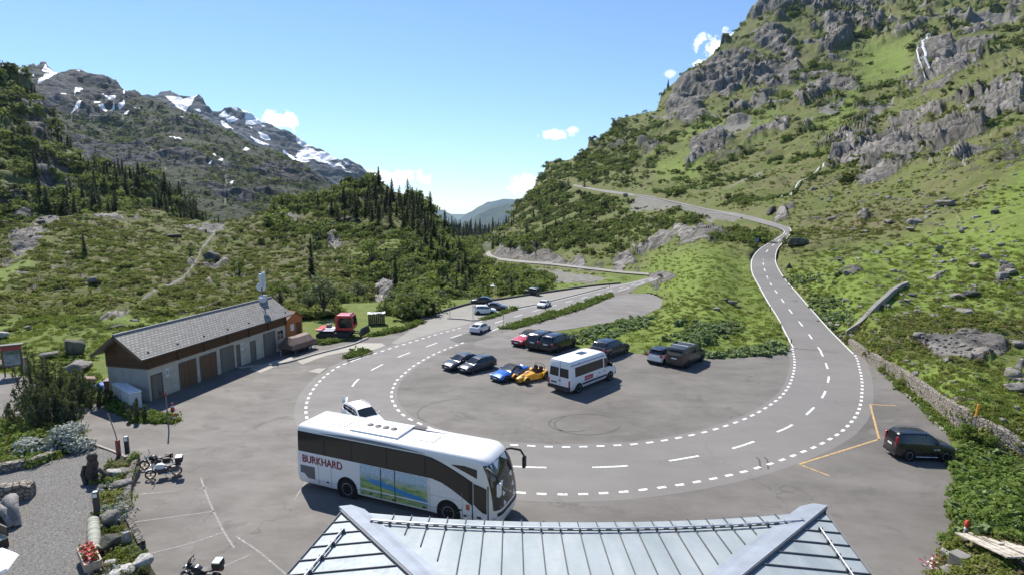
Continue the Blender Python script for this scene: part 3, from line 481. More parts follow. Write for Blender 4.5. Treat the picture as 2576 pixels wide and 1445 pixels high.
def asphalt(name, base, var=.2, cracks=.6, patchy=.5, fine=40.):
    t = NT(name); p = t.pos(); a = t.noise(p, .09, 4, .6); b_ = t.noise(t.mapping(p, (.5, 1, 1), (0, 0, .6)), .55, 6, .7); c = t.noise(p, fine, 3, .8)
    lo = tuple(k * (1 - var) for k in base); hi = tuple(k * (1 + var) for k in base)
    col = t.ramp(t.math('ADD', t.math('MULTIPLY', a, .55), t.math('MULTIPLY', b_, .45)), [(.36, lo), (.5, base), (.64, hi)])
    st = t.noise(p, .32, 5, .65, .8); col = t.mix(t.math('MULTIPLY', t.rng(st, .58, .72), patchy), col, tuple(k * .62 for k in base))
    st2 = t.noise(t.mapping(p, (1, 1, 1), (0, 0, 0), (40, 3, 0)), .22, 4, .6, .4); col = t.mix(t.math('MULTIPLY', t.rng(st2, .6, .7), patchy * .8), col, tuple(min(1, k * 1.28) for k in base))
    dn = t.n('ShaderNodeVectorMath', operation='ADD'); t.l(p, dn.inputs[0]); nz = t.n('ShaderNodeTexNoise'); t.l(p, nz.inputs[0]); nz.inputs['Scale'].default_value = .6; nz.inputs['Detail'].default_value = 4
    sc = t.n('ShaderNodeVectorMath', operation='SCALE'); t.l(nz.outputs['Color'], sc.inputs[0]); sc.inputs['Scale'].default_value = 2.2; t.l(sc.outputs[0], dn.inputs[1])
    v = t.voro(dn.outputs[0], .13, 'DISTANCE_TO_EDGE'); m = t.noise(p, .1, 3)
    col = t.mix(t.math('MULTIPLY', t.math('MULTIPLY', t.rng(v, .006, .001), t.rng(m, .48, .6)), cracks), col, tuple(k * .35 for k in base))
    col = t.mix(t.rng(c, .35, .75, 0, .35), col, tuple(min(1, k * 1.5) for k in base)); t.bump(c, .25, .01)
    return t.fin(col, t.rng(b_, .3, .7, .86, .72), 0, .3)
m_lot = asphalt('lot_asphalt', (.130, .120, .108), .34, .5, 1.)
m_road = asphalt('road_asphalt', (.165, .156, .145), .12, .3, .25)
m_far = asphalt('pale_asphalt', (.215, .205, .180), .10, .3, .2)
m_conc = asphalt('concrete_slab', (.30, .28, .24), .12, .5, .3)
m_old = asphalt('old_asphalt', (.165, .155, .142), .25, .5, .8)
m_dark = asphalt('dark_asphalt', (.092, .088, .082), .15, .5, .4)
def line_mat(name, col, wear):
    t = NT(name); p = t.pos(); n = t.noise(p, 5, 5, .75); n2 = t.noise(p, 28, 3, .7)
    f = t.rng(t.math('ADD', t.math('MULTIPLY', n, .7), t.math('MULTIPLY', n2, .4)), wear, wear + .12); return t.fin(t.mix(f, (.14, .133, .124), col), .6, 0, .3)
m_white = line_mat('white_road_paint', (.72, .72, .69), .43); m_worn = line_mat('worn_white_paint', (.42, .41, .39), .57); m_orange = line_mat('orange_road_paint', (.54, .35, .13), .45)
m_kerb = simple('kerb_stone', (.27, .26, .235), .85, 0, .25, 3, .4, .01)
def soil_grass(name, a, b_, c):
    t = NT(name); p = t.pos(); n = t.noise(p, .55, 5, .65); n2 = t.noise(p, 5, 5, .75); col = t.mix(t.rng(n, .38, .62), a, b_); col = t.mix(t.rng(n2, .45, .75), col, c); t.bump(n2, .9, .25); return t.fin(col, .9, 0, .2)
m_grass = soil_grass('short_grass', (.115, .165, .03), (.18, .21, .05), (.08, .115, .022))

# base meadow under and round the lot
tag(sheet('meadow', [(-260, -60), (-260, 74), (-78, 74), (-46, 80), (-30, 92), (-16, 95.5), (-12.5, 96), (4, 99), (21, 113), (33, 122), (40, 100), (60, 86), (70, 60), (60, -60)], -.035, m_grass, px=False), kind='structure')
lot = sheet('car_park', LOT, 0., m_lot)

def strip(name, A, B, mat, n=None):                    # a ribbon between two world polylines
    m = MB(); m.grid([[tuple(a), tuple(b)] for a, b in zip(A, B)]); me = m.mesh(name); 
    bm = bmesh.new(); bm.from_mesh(me)
    for f in bm.faces:
        if f.normal.z < 0: f.normal_flip()
    bm.to_mesh(me); bm.free(); return tag(link(name, me, mat), kind='structure')
def offset(W, d):
    W = np.asarray(W, float); T = np.gradient(W, axis=0); T[:, 2] = 0; T /= np.linalg.norm(T, axis=1, keepdims=True); N = np.c_[-T[:, 1], T[:, 0], T[:, 0] * 0]; return W + N * d
def dashes(mb, W, w, dash, gap, z=.008, phase=0.):
    W = np.asarray(W, float); s = np.r_[0, np.cumsum(np.linalg.norm(np.diff(W[:, :3], axis=0), axis=1))]; L = s[-1]; a = phase
    P = lambda q: np.array([np.interp(q, s, W[:, k]) for k in range(3)])
    while a < L - .1:
        e = min(a + dash, L); k = max(2, int((e - a) / .6) + 1); seg = np.array([P(q) for q in np.linspace(a, e, k)]); l, r = offset(seg, w / 2), offset(seg, -w / 2); l[:, 2] += z; r[:, 2] += z
        mb.grid([[tuple(y), tuple(x)] for x, y in zip(l, r)]); a = e + gap
OUT_L = [(1640, 698), (1590, 711), (1537, 722), (1427, 749), (1353, 767), (1293, 780), (1206, 808), (1188, 815.5), (1159, 823.8), (1106, 838), (1059, 852), (1025.7, 862.3), (992.3, 872.3), (958.9, 883), (920, 895), (879, 909.5), (850, 922), (830, 935), (812, 950), (797, 966), (783, 985), (775, 1002), (770, 1020), (770, 1040), (776, 1062), (792, 1090), (822, 1122), (868, 1153), (930, 1182), (1010, 1204), (1100, 1221), (1200, 1231), (1300, 1237), (1365, 1241), (1430, 1242), (1495, 1240), (1560, 1236), (1610, 1231), (1660, 1225), (1710, 1218), (1750, 1211), (1790, 1203), (1833, 1194), (1875, 1184), (1912, 1173), (1950, 1161), (1984, 1149), (2014, 1137), (2047, 1124), (2073, 1111), (2096, 1098), (2116, 1085), (2132, 1070), (2145, 1056), (2155, 1041), (2162, 1025), (2166, 1008), (2168, 990), (2169, 972), (2168, 955), (2166, 940), (2162, 925), (2157, 905), (2150, 890)]
IN_L = [(1655, 700), (1600, 718), (1537, 737), (1427, 772), (1326, 800), (1256, 824), (1199.5, 846.6), (1166, 860.6), (1126, 875.6), (1089, 891.4), (1059, 908), (1034, 924), (1014, 941.5), (999, 955), (990, 972), (985, 988), (986, 1003), (993, 1018), (1004, 1033), (1022, 1048), (1042, 1058), (1070, 1070), (1100, 1082), (1140, 1097), (1185, 1107), (1225, 1112), (1265, 1116), (1300, 1118), (1340, 1120), (1380, 1122), (1420, 1123), (1460, 1122), (1500, 1121), (1540, 1119), (1580, 1117), (1620, 1113), (1660, 1108), (1700, 1101), (1730, 1095), (1762, 1088), (1793, 1080), (1822, 1071), (1845, 1063), (1872, 1053), (1893, 1043), (1912, 1033), (1930, 1022), (1945, 1012), (1958, 1002), (1970, 990), (1980, 976), (1988, 962), (1993, 948), (1997, 932), (1999, 915), (1998, 900), (1995, 885), (1993, 874)]
CEN = [(1648, 699), (1595, 715), (1537, 730), (1480, 745), (1400, 766), (1330, 786), (1262, 806), (1200, 827), (1128, 851), (1070, 872), (1002, 897), (938, 928), (905, 950), (888, 968), (876, 990), (870, 1012), (873, 1035), (888, 1060), (915, 1085), (960, 1110), (1030, 1135), (1120, 1154), (1210, 1166), (1302, 1172), (1400, 1175), (1490, 1174), (1580, 1170), (1660, 1161), (1735, 1149), (1813, 1134), (1880, 1115), (1937, 1092), (1984, 1072), (2020, 1048), (2043, 1028), (2062, 1007), (2074, 988), (2081, 965), (2085, 948), (2083, 930), (2077, 912), (2071, 897), (2064, 882)]
gO, gI, gC = flat_line(OUT_L), flat_line(IN_L), flat_line(CEN)
def up_xyz(pts, dz):
    q = smooth_line(pts, 8); P = at_r(q[:, 0], q[:, 1], D_RIGHT(q[:, 0], q[:, 1])); P[:, 2] += dz; return P
k = 160
ro = resample(offset(gO, -.85) if True else gO, 1.0); ri = resample(offset(gI, .5), 1.0)
def match(A, k): s = np.r_[0, np.cumsum(np.linalg.norm(np.diff(A, axis=0), axis=1))]; q = np.linspace(0, s[-1], k); return np.stack([np.interp(q, s, A[:, i]) for i in range(3)], 1)
def by_key(pa, pb, off_a, off_b, z, k=60):
    """ribbon between two lines joined at their nearest points"""
    A = offset(pa, off_a); B = offset(pb, off_b); A[:, 2] += z; B[:, 2] += z; A = match(A, 400); B = match(B, 400)
    i, j = 0, 0; rows = [(A[0], B[0])]
    while i < 399 or j < 399:
        ca = np.linalg.norm(A[min(i + 1, 399)] - B[j]) if i < 399 else 1e9; cb = np.linalg.norm(A[i] - B[min(j + 1, 399)]) if j < 399 else 1e9
        if ca <= cb: i += 1
        else: j += 1
        rows.append((A[i], B[j]))
    return [r[0] for r in rows], [r[1] for r in rows]
A, B = by_key(gO, gI, -.85, .45, .004); strip('road', A, B, m_road)
def up_z(pts, dz):
    q = smooth_line(pts, 8); P = up_xyz(pts, dz); m = q[:, 1] > 574; k = int(np.argmin(m)) if not m.all() else len(m); k = len(m) if m.all() else k
    Z = at_z(q[:, 0], q[:, 1], road_z(q[:, 1]) + .004); P[:k] = Z[:k]; w = np.clip((np.arange(len(q)) - k) / 10., 0, 1)[:, None]
    if k < len(q): P[k:] = P[k:] * w[k:] + (P[k:] + (Z[k - 1] - P[k])) * (1 - w[k:])
    return P
UPL, UPR = up_z(ROAD_UP_L, .10), up_z(ROAD_UP_R, .10)
A, B = by_key(UPL, UPR, 0, 0, 0); strip('mountain_road', A, B, m_road)
LA, LB = up_xyz(ROAD_LOW_A, .3), up_xyz(ROAD_LOW_B, .3); A, B = by_key(LA, LB, 0, 0, 0); strip('valley_road', A, B, m_far)

# markings
mk = MB(); kk = 10
dashes(mk, gO[8 * kk:], .22, .55, .62); dashes(mk, gO[14 * kk:15 * kk], .2, 30, 0, .009)
dashes(mk, gO[:6 * kk + 4], .16, 300, 0); dashes(mk, gI[7 * kk:], .22, .55, .62); dashes(mk, gI[:5 * kk - 2], .16, 5.5, 3.0); dashes(mk, gI[5 * kk - 1:6 * kk - 2], .18, 4.2, 2.2)
cs = np.r_[0, np.cumsum(np.linalg.norm(np.diff(gC, axis=0), axis=1))]
i0 = int(np.argmin(np.abs(smooth_line(CEN)[:, 0] - 1490) + np.abs(smooth_line(CEN)[:, 1] - 1174) * 3)); per = 5.1; dashes(mk, gC, .18, 2.25, per - 2.25, .008, (cs[i0] % per))
for Lp, s in ((UPL, -.12), (UPR, .12)): dashes(mk, offset(Lp, s)[: 12 * 8], .16, 400, 0, .02)
MU = [(2066, 884), (2053, 866), (2028, 831), (2004, 801), (1983, 775), (1950, 730), (1934, 706), (1924, 680), (1920, 662), (1922, 645), (1932, 628), (1950, 612), (1970, 596), (1979, 586)]
dashes(mk, up_z(MU, .115), .2, 2.1, 3.4, .02)
mk.build('road_markings', m_white); tag(bpy.data.objects['road_markings'], kind='structure')
om = MB()
for seg in ([(2253, 1019), (2189, 1016)], [(2189, 1016), (2212, 1105)], [(2212, 1103), (2010, 1166)], [(2010, 1166), (2086, 1195)]): dashes(om, flat_line(seg, 0, 6), .14, 100, 0, .007)
tag(om.build('bus_stop_marking', m_orange), kind='structure')
pm = MB()
for seg in ([(340, 1298), (430, 1295), (530, 1283)], [(340, 1311), (440, 1298), (540, 1284)], [(360, 1395), (480, 1365), (560, 1337)], [(345, 1242), (440, 1234)], [(505, 1200), (523, 1252), (560, 1330), (590, 1378)], [(500, 1226), (523, 1226)], [(594, 1348), (650, 1385), (715, 1440), (760, 1480)], [(560, 1425), (630, 1393)], [(783, 1190), (738, 1260)], [(355, 1166), (345, 1210)])[1:]:
    dashes(pm, flat_line(seg, 0, 6), .10, 100, 0, .006)
tag(pm.build('parking_bay_lines', m_worn), kind='structure')

# paler and darker pieces of paving
sheet('far_car_park', [(1060, 812), (1057, 800), (1077, 793), (1120, 784), (1180, 766), (1260, 754), (1340, 742), (1480, 722), (1560, 714), (1588, 712), (1527, 724), (1427, 750), (1353, 768), (1293, 781), (1206, 806), (1186, 814), (1150, 823), (1100, 836), (1062, 846), (1000, 864), (985, 862), (1020, 838)], .003, m_far)
sheet('forecourt_slab', [(628, 927), (690, 906), (735, 897), (737, 903), (690, 922), (655, 936)], .004, m_conc)
sheet('patch_slab', [(775, 933), (800, 925), (825, 925), (806, 938)], .004, m_conc)
sheet('verge_apron', [(745, 905), (800, 889), (870, 872), (905, 862), (960, 862), (970, 868), (925, 884), (880, 882), (820, 893), (760, 915)], .004, m_conc)
sheet('turning_area', [(1400, 830), (1330, 842), (1252, 842), (1290, 830), (1360, 810), (1460, 780), (1537, 748), (1582, 738), (1640, 738), (1668, 750), (1664, 772), (1610, 797), (1450, 824)], .003, m_old)
sheet('old_asphalt_patch', [(1210, 850), (1260, 848), (1320, 858), (1300, 870), (1240, 876), (1190, 866)], .003, m_old)
sheet('dark_asphalt_patch', [(1130, 853), (1190, 832), (1240, 846), (1200, 857), (1150, 862)], .0055, m_dark)
sheet('planting_strip', [(258, 1000), (300, 1010), (345, 1040), (438, 1050), (444, 1060), (400, 1067), (345, 1060), (300, 1036)], .006, m_grass)
def kerb(name, pts, w, h, label, mat=m_kerb, z=0., n=8):
    W = resample(flat_line(pts, 0, n), .8); l, r = offset(W, w / 2), offset(W, -w / 2); m = MB(); up = np.array([0, 0, h]); dn = np.array([0, 0, -.1])
    m.grid([[tuple(a + dn), tuple(a + up), tuple(b_ + up), tuple(b_ + dn)] for a, b_ in zip(l, r)]); return tag(m.build(name, mat), label, 'kerb')
kerb('kerb', [(1056, 799), (1100, 788), (1180, 765), (1260, 753), (1340, 741), (1480, 721), (1560, 713)], .3, .28, 'low dark kerb along the far edge of the pale upper car park', simple('dark_kerb', (.06, .062, .06), .9, 0, .3, 2, .3, .02))
kerb('kerb', [(600, 925), (700, 915), (745, 905), (800, 889), (860, 874), (890, 865), (925, 850)], .3, .14, 'pale concrete kerb curving past the trailer and the grass of the snow groomer')
kerb('kerb', [(875, 907), (905, 898), (938, 886)], .2, .12, 'short dark kerb by the small grass island at the road edge')
kerb('kerb', [(1126, 801), (1165, 803), (1206, 805), (1293, 777), (1353, 765), (1427, 747), (1527, 722)], .22, .14, 'long thin kerb between the main road and the pale upper car park')
kerb('kerb', [(2158, 868), (2200, 915), (2262, 975), (2330, 1038), (2383, 1092)], .18, .1, 'stone edging between the asphalt and the grass strip under the wall')
kerb('kerb', [(205, 1106), (240, 1118), (288, 1136), (318, 1150)], .15, .08, 'pale stone edging between the gravel terrace and the asphalt path')

tm = MB(); W = []
for cx_, cy_, rx, ry, a0, a1 in ((1478, 1066, 84, 26, .2, 5.6), (1440, 1064, 60, 20, 1., 4.4), (1905, 1186, 8, 40, 4.4, 6.1), (1925, 1186, 8, 40, 4.4, 6.1), (1200, 1040, 150, 40, 2.6, 4.4)):
    q = [(cx_ + rx * math.cos(a), cy_ + ry * math.sin(a)) for a in np.linspace(a0, a1, 24)]; dashes(tm, flat_line(q, 0, 3), .12, 500, 0, .0062)
tag(tm.build('tyre_marks', simple('tyre_mark', (.075, .072, .068), .8, 0, .3, 3)), kind='structure')
# ------------------------------------------------------------------ plants and rocks
def leaf_mat(name, a, b_, trans=.3, sc=.35, rnd=.5):
    t = NT(name); oi = t.n('ShaderNodeObjectInfo'); p = t.pos(); n = t.noise(p, sc, 3, .6); f = t.math('ADD', t.math('MULTIPLY', oi.outputs['Random'], rnd), t.math('MULTIPLY', t.rng(n, .3, .7), 1 - rnd))
    col = t.mix(f, a, b_); t.put(t.b.inputs['Base Color'], col); t.b.inputs['Roughness'].default_value = .75; t.b.inputs['Specular IOR Level'].default_value = .2
    tr = t.n('ShaderNodeBsdfTranslucent'); t.put(tr.inputs['Color'], t.mix(.5, col, (.16, .20, .03))); mx = t.n('ShaderNodeMixShader'); mx.inputs[0].default_value = trans; t.l(t.b.outputs[0], mx.inputs[1]); t.l(tr.outputs[0], mx.inputs[2]); t.l(mx.outputs[0], t.out.inputs[0]); return t.mat
L_HEATH = leaf_mat('heath_leaves', (.155, .175, .04), (.29, .31, .082), .45); L_BROWN = leaf_mat('brown_heath', (.13, .10, .052), (.20, .165, .078), .3); L_GREEN = leaf_mat('alder_leaves', (.10, .15, .032), (.205, .25, .068), .42); L_DARK = leaf_mat('dark_scrub', (.038, .055, .020), (.085, .11, .036), .3)
L_NEED = leaf_mat('needles', (.022, .034, .016), (.055, .072, .03), .2); L_NEEDL = leaf_mat('larch_needles', (.07, .10, .025), (.12, .15, .04), .35); L_PINE = leaf_mat('pine_needles', (.055, .068, .036), (.15, .165, .09), .3, 3.); L_SILV = leaf_mat('silver_leaves', (.22, .25, .22), (.36, .39, .35), .15, 4.)
L_DOCK = leaf_mat('dock_leaves', (.11, .17, .05), (.26, .33, .16), .35, .8); L_GRASS = leaf_mat('grass_blades', (.13, .18, .03), (.23, .27, .06), .45, .6); L_IVY = leaf_mat('verge_leaves', (.085, .145, .024), (.19, .26, .06), .4, 2.)
m_bark = simple('bark', (.075, .058, .045), .9, 0, .3, 4, .5, .02)
def quads(C, N, S, A, jit=None):
    """leaf quads: centres, normals, half sizes, aspect"""
    C = np.asarray(C, float); n = len(C); N = N / (np.linalg.norm(N, axis=1, keepdims=True) + 1e-9); r = RNG.normal(size=(n, 3)); U = np.cross(N, r); U /= np.linalg.norm(U, axis=1, keepdims=True) + 1e-9; W = np.cross(N, U)
    S = np.broadcast_to(S, (n,))[:, None]; U = U * S; W = W * S * A
    V = np.stack([C - U, C - W, C + U, C + W], 1).reshape(-1, 3); return V, np.arange(4 * n).reshape(n, 4)
def clump_mesh(name, n, size, flat=.7, lumps=6, seed=1, mat=None, aspect=.6, hollow=.55):
    """a low leafy clump, unit radius, standing on z = 0"""
    g = np.random.default_rng(seed); L = g.uniform(-.62, .62, (lumps, 3)); L[:, 2] = g.uniform(.15, .75, lumps) * flat; R_ = g.uniform(.28, .52, lumps); k = g.integers(0, lumps, n); d = g.normal(size=(n, 3)); d /= np.linalg.norm(d, axis=1, keepdims=True); d[:, 2] = np.abs(d[:, 2]) * 1.1 - .25
    C = L[k] + d * (R_[k] * g.uniform(hollow, 1.05, n))[:, None]; C[:, 2] = np.maximum(C[:, 2], .02); N = d + g.normal(size=(n, 3)) * .55 + np.array([0, 0, .35]); V, F = quads(C, N, g.uniform(.6, 1.25, n) * size, aspect)
    me = np_mesh(name, V, F, smooth=False); me.materials.append(mat); return me
def stuff_points(name, P, S, protos, seed=0, group_kind='stuff', upright=True):
    """one object of countless plants: real clumps set on the given points"""
    col = bpy.data.collections.new(name + '_kinds')
    for me in protos: o = bpy.data.objects.new(me.name, me); col.objects.link(o)
    P = np.asarray(P, np.float32); me = bpy.data.meshes.new(name); me.vertices.add(len(P)); me.vertices.foreach_set('co', P.ravel()); at = me.attributes.new('size', 'FLOAT', 'POINT'); at.data.foreach_set('value', np.asarray(S, np.float32)); me.update()
    ob = bpy.data.objects.new(name, me); COL.objects.link(ob); ng = bpy.data.node_groups.new(name, 'GeometryNodeTree'); ng.interface.new_socket('Geometry', in_out='INPUT', socket_type='NodeSocketGeometry'); ng.interface.new_socket('Geometry', in_out='OUTPUT', socket_type='NodeSocketGeometry')
    N = ng.nodes; i = N.new('NodeGroupInput'); o = N.new('NodeGroupOutput'); ip = N.new('GeometryNodeInstanceOnPoints'); ci = N.new('GeometryNodeCollectionInfo'); ci.inputs[0].default_value = col; ci.inputs['Separate Children'].default_value = True; ci.inputs['Reset Children'].default_value = True
    rv = N.new('FunctionNodeRandomValue'); rv.data_type = 'FLOAT_VECTOR'; rv.inputs[0].default_value = (-.12, -.12, 0); rv.inputs[1].default_value = (.12, .12, 6.28); na = N.new('GeometryNodeInputNamedAttribute'); na.data_type = 'FLOAT'; na.inputs[0].default_value = 'size'
    ip.inputs['Pick Instance'].default_value = True; k = ng.links.new; k(i.outputs[0], ip.inputs['Points']); k(ci.outputs[0], ip.inputs['Instance']); k(rv.outputs[0], ip.inputs['Rotation']); k(na.outputs[0], ip.inputs['Scale']); k(ip.outputs[0], o.inputs[0])
    m = ob.modifiers.new('plants', 'NODES'); m.node_group = ng; tag(ob, kind='stuff'); return ob
def scatter(pn, n, prob, size, seed=0):
    """pick ground vertices of a sheet, evenly in the picture, weighted by prob(X, Y, P, att)"""
    p = PATCH[pn]; g = np.random.default_rng(seed); w = prob(p['X'], p['Y'], p['P'], p['att']) * (p['near'] > .25); w = np.maximum(w, 0).ravel(); k = g.choice(w.size, size=n, p=w / w.sum()); Pt = p['P'].reshape(-1, 3)[k].copy(); rr = p['r'].ravel()[k]
    px = 2.6 / FPX * rr; Pt[:, 0] += g.normal(size=n) * px * .7; Pt[:, 1] += g.normal(size=n) * px * .7; S = size(p['X'].ravel()[k], p['Y'].ravel()[k], rr, g); Pt[:, 2] -= .12 * S; return Pt, S
HE_ = [clump_mesh('heath_clump', 130, .15, .5, 7, s, L_HEATH) for s in (1, 2)] + [clump_mesh('heath_clump', 110, .15, .45, 6, 3, L_BROWN), clump_mesh('heath_clump', 120, .16, .5, 7, 4, L_HEATH), clump_mesh('heath_clump', 130, .15, .5, 7, 9, L_GREEN)]
AL_ = [clump_mesh('alder_clump', 170, .14, .9, 9, s, L_GREEN) for s in (5, 6)] + [clump_mesh('scrub_clump', 150, .15, .8, 8, 7, L_DARK), clump_mesh('scrub_clump', 150, .15, .8, 8, 8, L_DARK)]
FA_ = [clump_mesh('far_clump', 46, .26, .8, 5, s, m) for s, m in ((11, L_DARK), (12, L_DARK), (13, L_HEATH), (14, L_GREEN))]
nz = lambda P, s, seed: fbm(P / np.array([s, s, s * .8]), 3, seed)
# left hill: heath cushions all over
P_, S_ = scatter('moraine_hill', 17000, lambda X, Y, P, a: (.30 + sstep(.45, .6, nz(P, 6, 201))) * (1 - a['lush'] * .95) * (1 - np.clip(a['rock'] * 1.4, 0, 1)) * (seg_dist(X, Y, PATH_L) > 8) * (Y > 470), lambda X, Y, r, g: np.exp(g.normal(size=len(r)) * .35) * (.36 + .0019 * r), 1)
stuff_points('heath', P_, S_, HE_)
P_, S_ = scatter('moraine_hill', 2000, lambda X, Y, P, a: np.maximum(sstep(640, 760, X) * sstep(640, 560, Y), sstep(850, 930, X)) * sstep(.45, .56, nz(P, 14, 203)) * (1 - .6 * a['rock']) + .6 * sstep(1000, 1080, X), lambda X, Y, r, g: np.exp(g.normal(size=len(r)) * .35) * (.9 + .006 * r), 2)
stuff_points('scrub', P_, S_, AL_)
# right side
P_, S_ = scatter('mountainside', 6300, lambda X, Y, P, a: sstep(.53, .62, nz(P, 30, 205)) * sstep(.42, .56, nz(P, 9, 206)) * (1 - np.clip(a['rock'] + a['scree'], 0, 1) * .8) * (1 - .75 * a['lush']) * sstep(640, 560, Y + .55 * np.maximum(X - 1990, 0)) * (seg_dist(X, Y, ROAD_UP_L[11:]) > 15) + .9 * (seg_dist(X, Y, ROAD_LOW_A) > 22) * (seg_dist(X, Y, ROAD_UP_L[11:]) > 15) * sstep(1700, 1450, X) * sstep(690, 560, Y) * sstep(.42, .52, nz(P, 16, 208)) * (1 - .75 * np.clip(a['scree'] + a['rock'], 0, 1)), lambda X, Y, r, g: np.exp(g.normal(size=len(r)) * .4) * (.5 + .0034 * r), 3)
stuff_points('mountain_scrub', P_, S_, AL_)
P_, S_ = scatter('mountainside', 9000, lambda X, Y, P, a: (.05 + .9 * sstep(.5, .64, nz(P, 12, 210)) + .5 * a['heath']) * (1 - np.clip(a['rock'] + a['scree'], 0, 1)) * (1 - .82 * a['lush']) * sstep(150, 320, Y + 0 * X) * sstep(1230, 1300, X), lambda X, Y, r, g: np.exp(g.normal(size=len(r)) * .35) * (.22 + .0019 * r), 4)
stuff_points('mountain_heath', P_, S_, HE_)
P_, S_ = scatter('mountainside', 1700, lambda X, Y, P, a: sstep(1400, 1300, X) * sstep(600, 640, Y) * (seg_dist(X, Y, ROAD_LOW_A) > 24) * (seg_dist(X, Y, [(1262, 706), (1243, 735), (1240, 755)]) > 17), lambda X, Y, r, g: np.exp(g.normal(size=len(r)) * .35) * (.8 + .007 * r), 5)
stuff_points('gorge_scrub', P_, S_, AL_[:3])
P_, S_ = scatter('forest_slope', 3000, lambda X, Y, P, a: .4 + sstep(.4, .55, nz(P, 30, 212)) * (1 - .9 * a['rock']), lambda X, Y, r, g: np.exp(g.normal(size=len(r)) * .35) * (1.2 + .0065 * r), 6)
stuff_points('slope_scrub', P_, S_, AL_)
P_, S_ = scatter('mountain_shoulder', 11000, lambda X, Y, P, a: (sstep(.44, .56, nz(P, 90, 214)) + .2) * sstep(240, 330, Y) * (1 - np.clip(a['snow'] + a['scree'], 0, 1)) * (1 - .6 * a['rock']), lambda X, Y, r, g: np.exp(g.normal(size=len(r)) * .4) * .0024 * r, 7)
stuff_points('far_scrub', P_, S_, FA_[:3])

# ---- trees
def conifer_meshes(seed, H=10., slim=.17, tiers=22, per=11, mat=L_NEED, open_=0., q=.26):
    g = np.random.default_rng(seed); C, N, S = [], [], []
    for k in range(tiers):
        f = k / (tiers - 1); z = H * (.10 + .89 * f); rad = H * slim * (1 - f) ** .8 * g.uniform(.75, 1.12) + .12; m = max(4, int(per * (1 - .55 * f))); off = g.uniform(0, 6.28)
        for j in range(m):
            if g.random() < open_: continue
            a = off + 6.283 * j / m + g.normal() * .25; L = rad * g.uniform(.65, 1.15)
            for t in (.25, .55, .8, 1.):
                C.append((math.cos(a) * L * t + g.normal() * .06, math.sin(a) * L * t + g.normal() * .06, z - L * t * .38 + g.normal() * .07)); N.append((math.cos(a) * .5 + g.normal() * .4, math.sin(a) * .5 + g.normal() * .4, .9)); S.append((q + .16 * (1 - f)) * (1.15 - .35 * t) * g.uniform(.75, 1.25))
    V, F = quads(np.array(C), np.array(N), np.array(S) * H / 10, .62); cm = np_mesh('crown', V, F, smooth=False); cm.materials.append(mat)
    b = MB(); b.tube([(0, 0, -.6), (0, 0, H * .25), (.04, 0, H * .6), (0, 0, H * .97)], [H * .022, H * .017, H * .010, .01], 6); tm = b.mesh('trunk'); tm.materials.append(m_bark); return tm, cm
def leafy_meshes(seed, H=5., mat=L_GREEN, n=900, spread=.42, q=.17):
    g = np.random.default_rng(seed); L = []; b = MB()
    for k in range(9):
        a = g.uniform(0, 6.28); z = H * g.uniform(.35, .9); rr = H * spread * (1.1 - z / H) * g.uniform(.5, 1.1) + H * .05; p = (math.cos(a) * rr, math.sin(a) * rr, z); L.append(p); b.tube([(0, 0, H * .08), (p[0] * .4, p[1] * .4, z * .5), p], [H * .018, H * .012, H * .004], 5)
    b.tube([(0, 0, -.4), (0, 0, H * .5), (0.05, 0, H * .8)], [H * .025, H * .018, H * .006], 6); L = np.array(L); R_ = H * g.uniform(.12, .22, 9); k = g.integers(0, 9, n); d = g.normal(size=(n, 3)); d /= np.linalg.norm(d, axis=1, keepdims=True); C = L[k] + d * (R_[k] * g.uniform(.35, 1.1, n))[:, None] * np.array([1, 1, .8]); C[:, 2] = np.maximum(C[:, 2], H * .06)
    V, F = quads(C, d + g.normal(size=(n, 3)) * .6 + np.array([0, 0, .4]), g.uniform(.6, 1.3, n) * q * H / 5, .6); cm = np_mesh('crown', V, F, smooth=False); cm.materials.append(mat); tm = b.mesh('trunk'); tm.materials.append(m_bark); return tm, cm
CON = [conifer_meshes(21, 10, .15), conifer_meshes(22, 10, .19, 20, 10), conifer_meshes(23, 10, .22, 18, 10, L_NEED, .12), conifer_meshes(24, 10, .13, 24, 9)]
LEA = [leafy_meshes(31), leafy_meshes(32, 5, L_GREEN, 900, .5), leafy_meshes(33, 5, leaf_mat('willow_leaves', (.11, .14, .07), (.19, .22, .11), .3), 900, .45)]
def tree(name, ms, P, s, label, group, rz=None, wide=1.):
    o = thing(name, label, 'tree', tuple(P), random.random() * 6.28 if rz is None else rz, group); o.scale = (s * wide, s * wide, s)
    for nm, me in zip(('trunk', 'crown'), ms): link(nm, me, None, o)
    return o
def spot_tree(pn, X, Yb, Yt, ms, base, label, group, name='conifer', wide=1., H0=10.):
    P = on_patch(pn, X, Yb); r = math.hypot(P.x, P.y); top = at_r(X, Yt, r); return tree(name, ms, P - Vector((0, 0, .2)), max(.2, (top[2] - P.z) / H0), label, group, wide=wide)
gC_ = 'conifers on the forested slope'; gK = 'conifers on the rocky knoll'
random.seed(11)
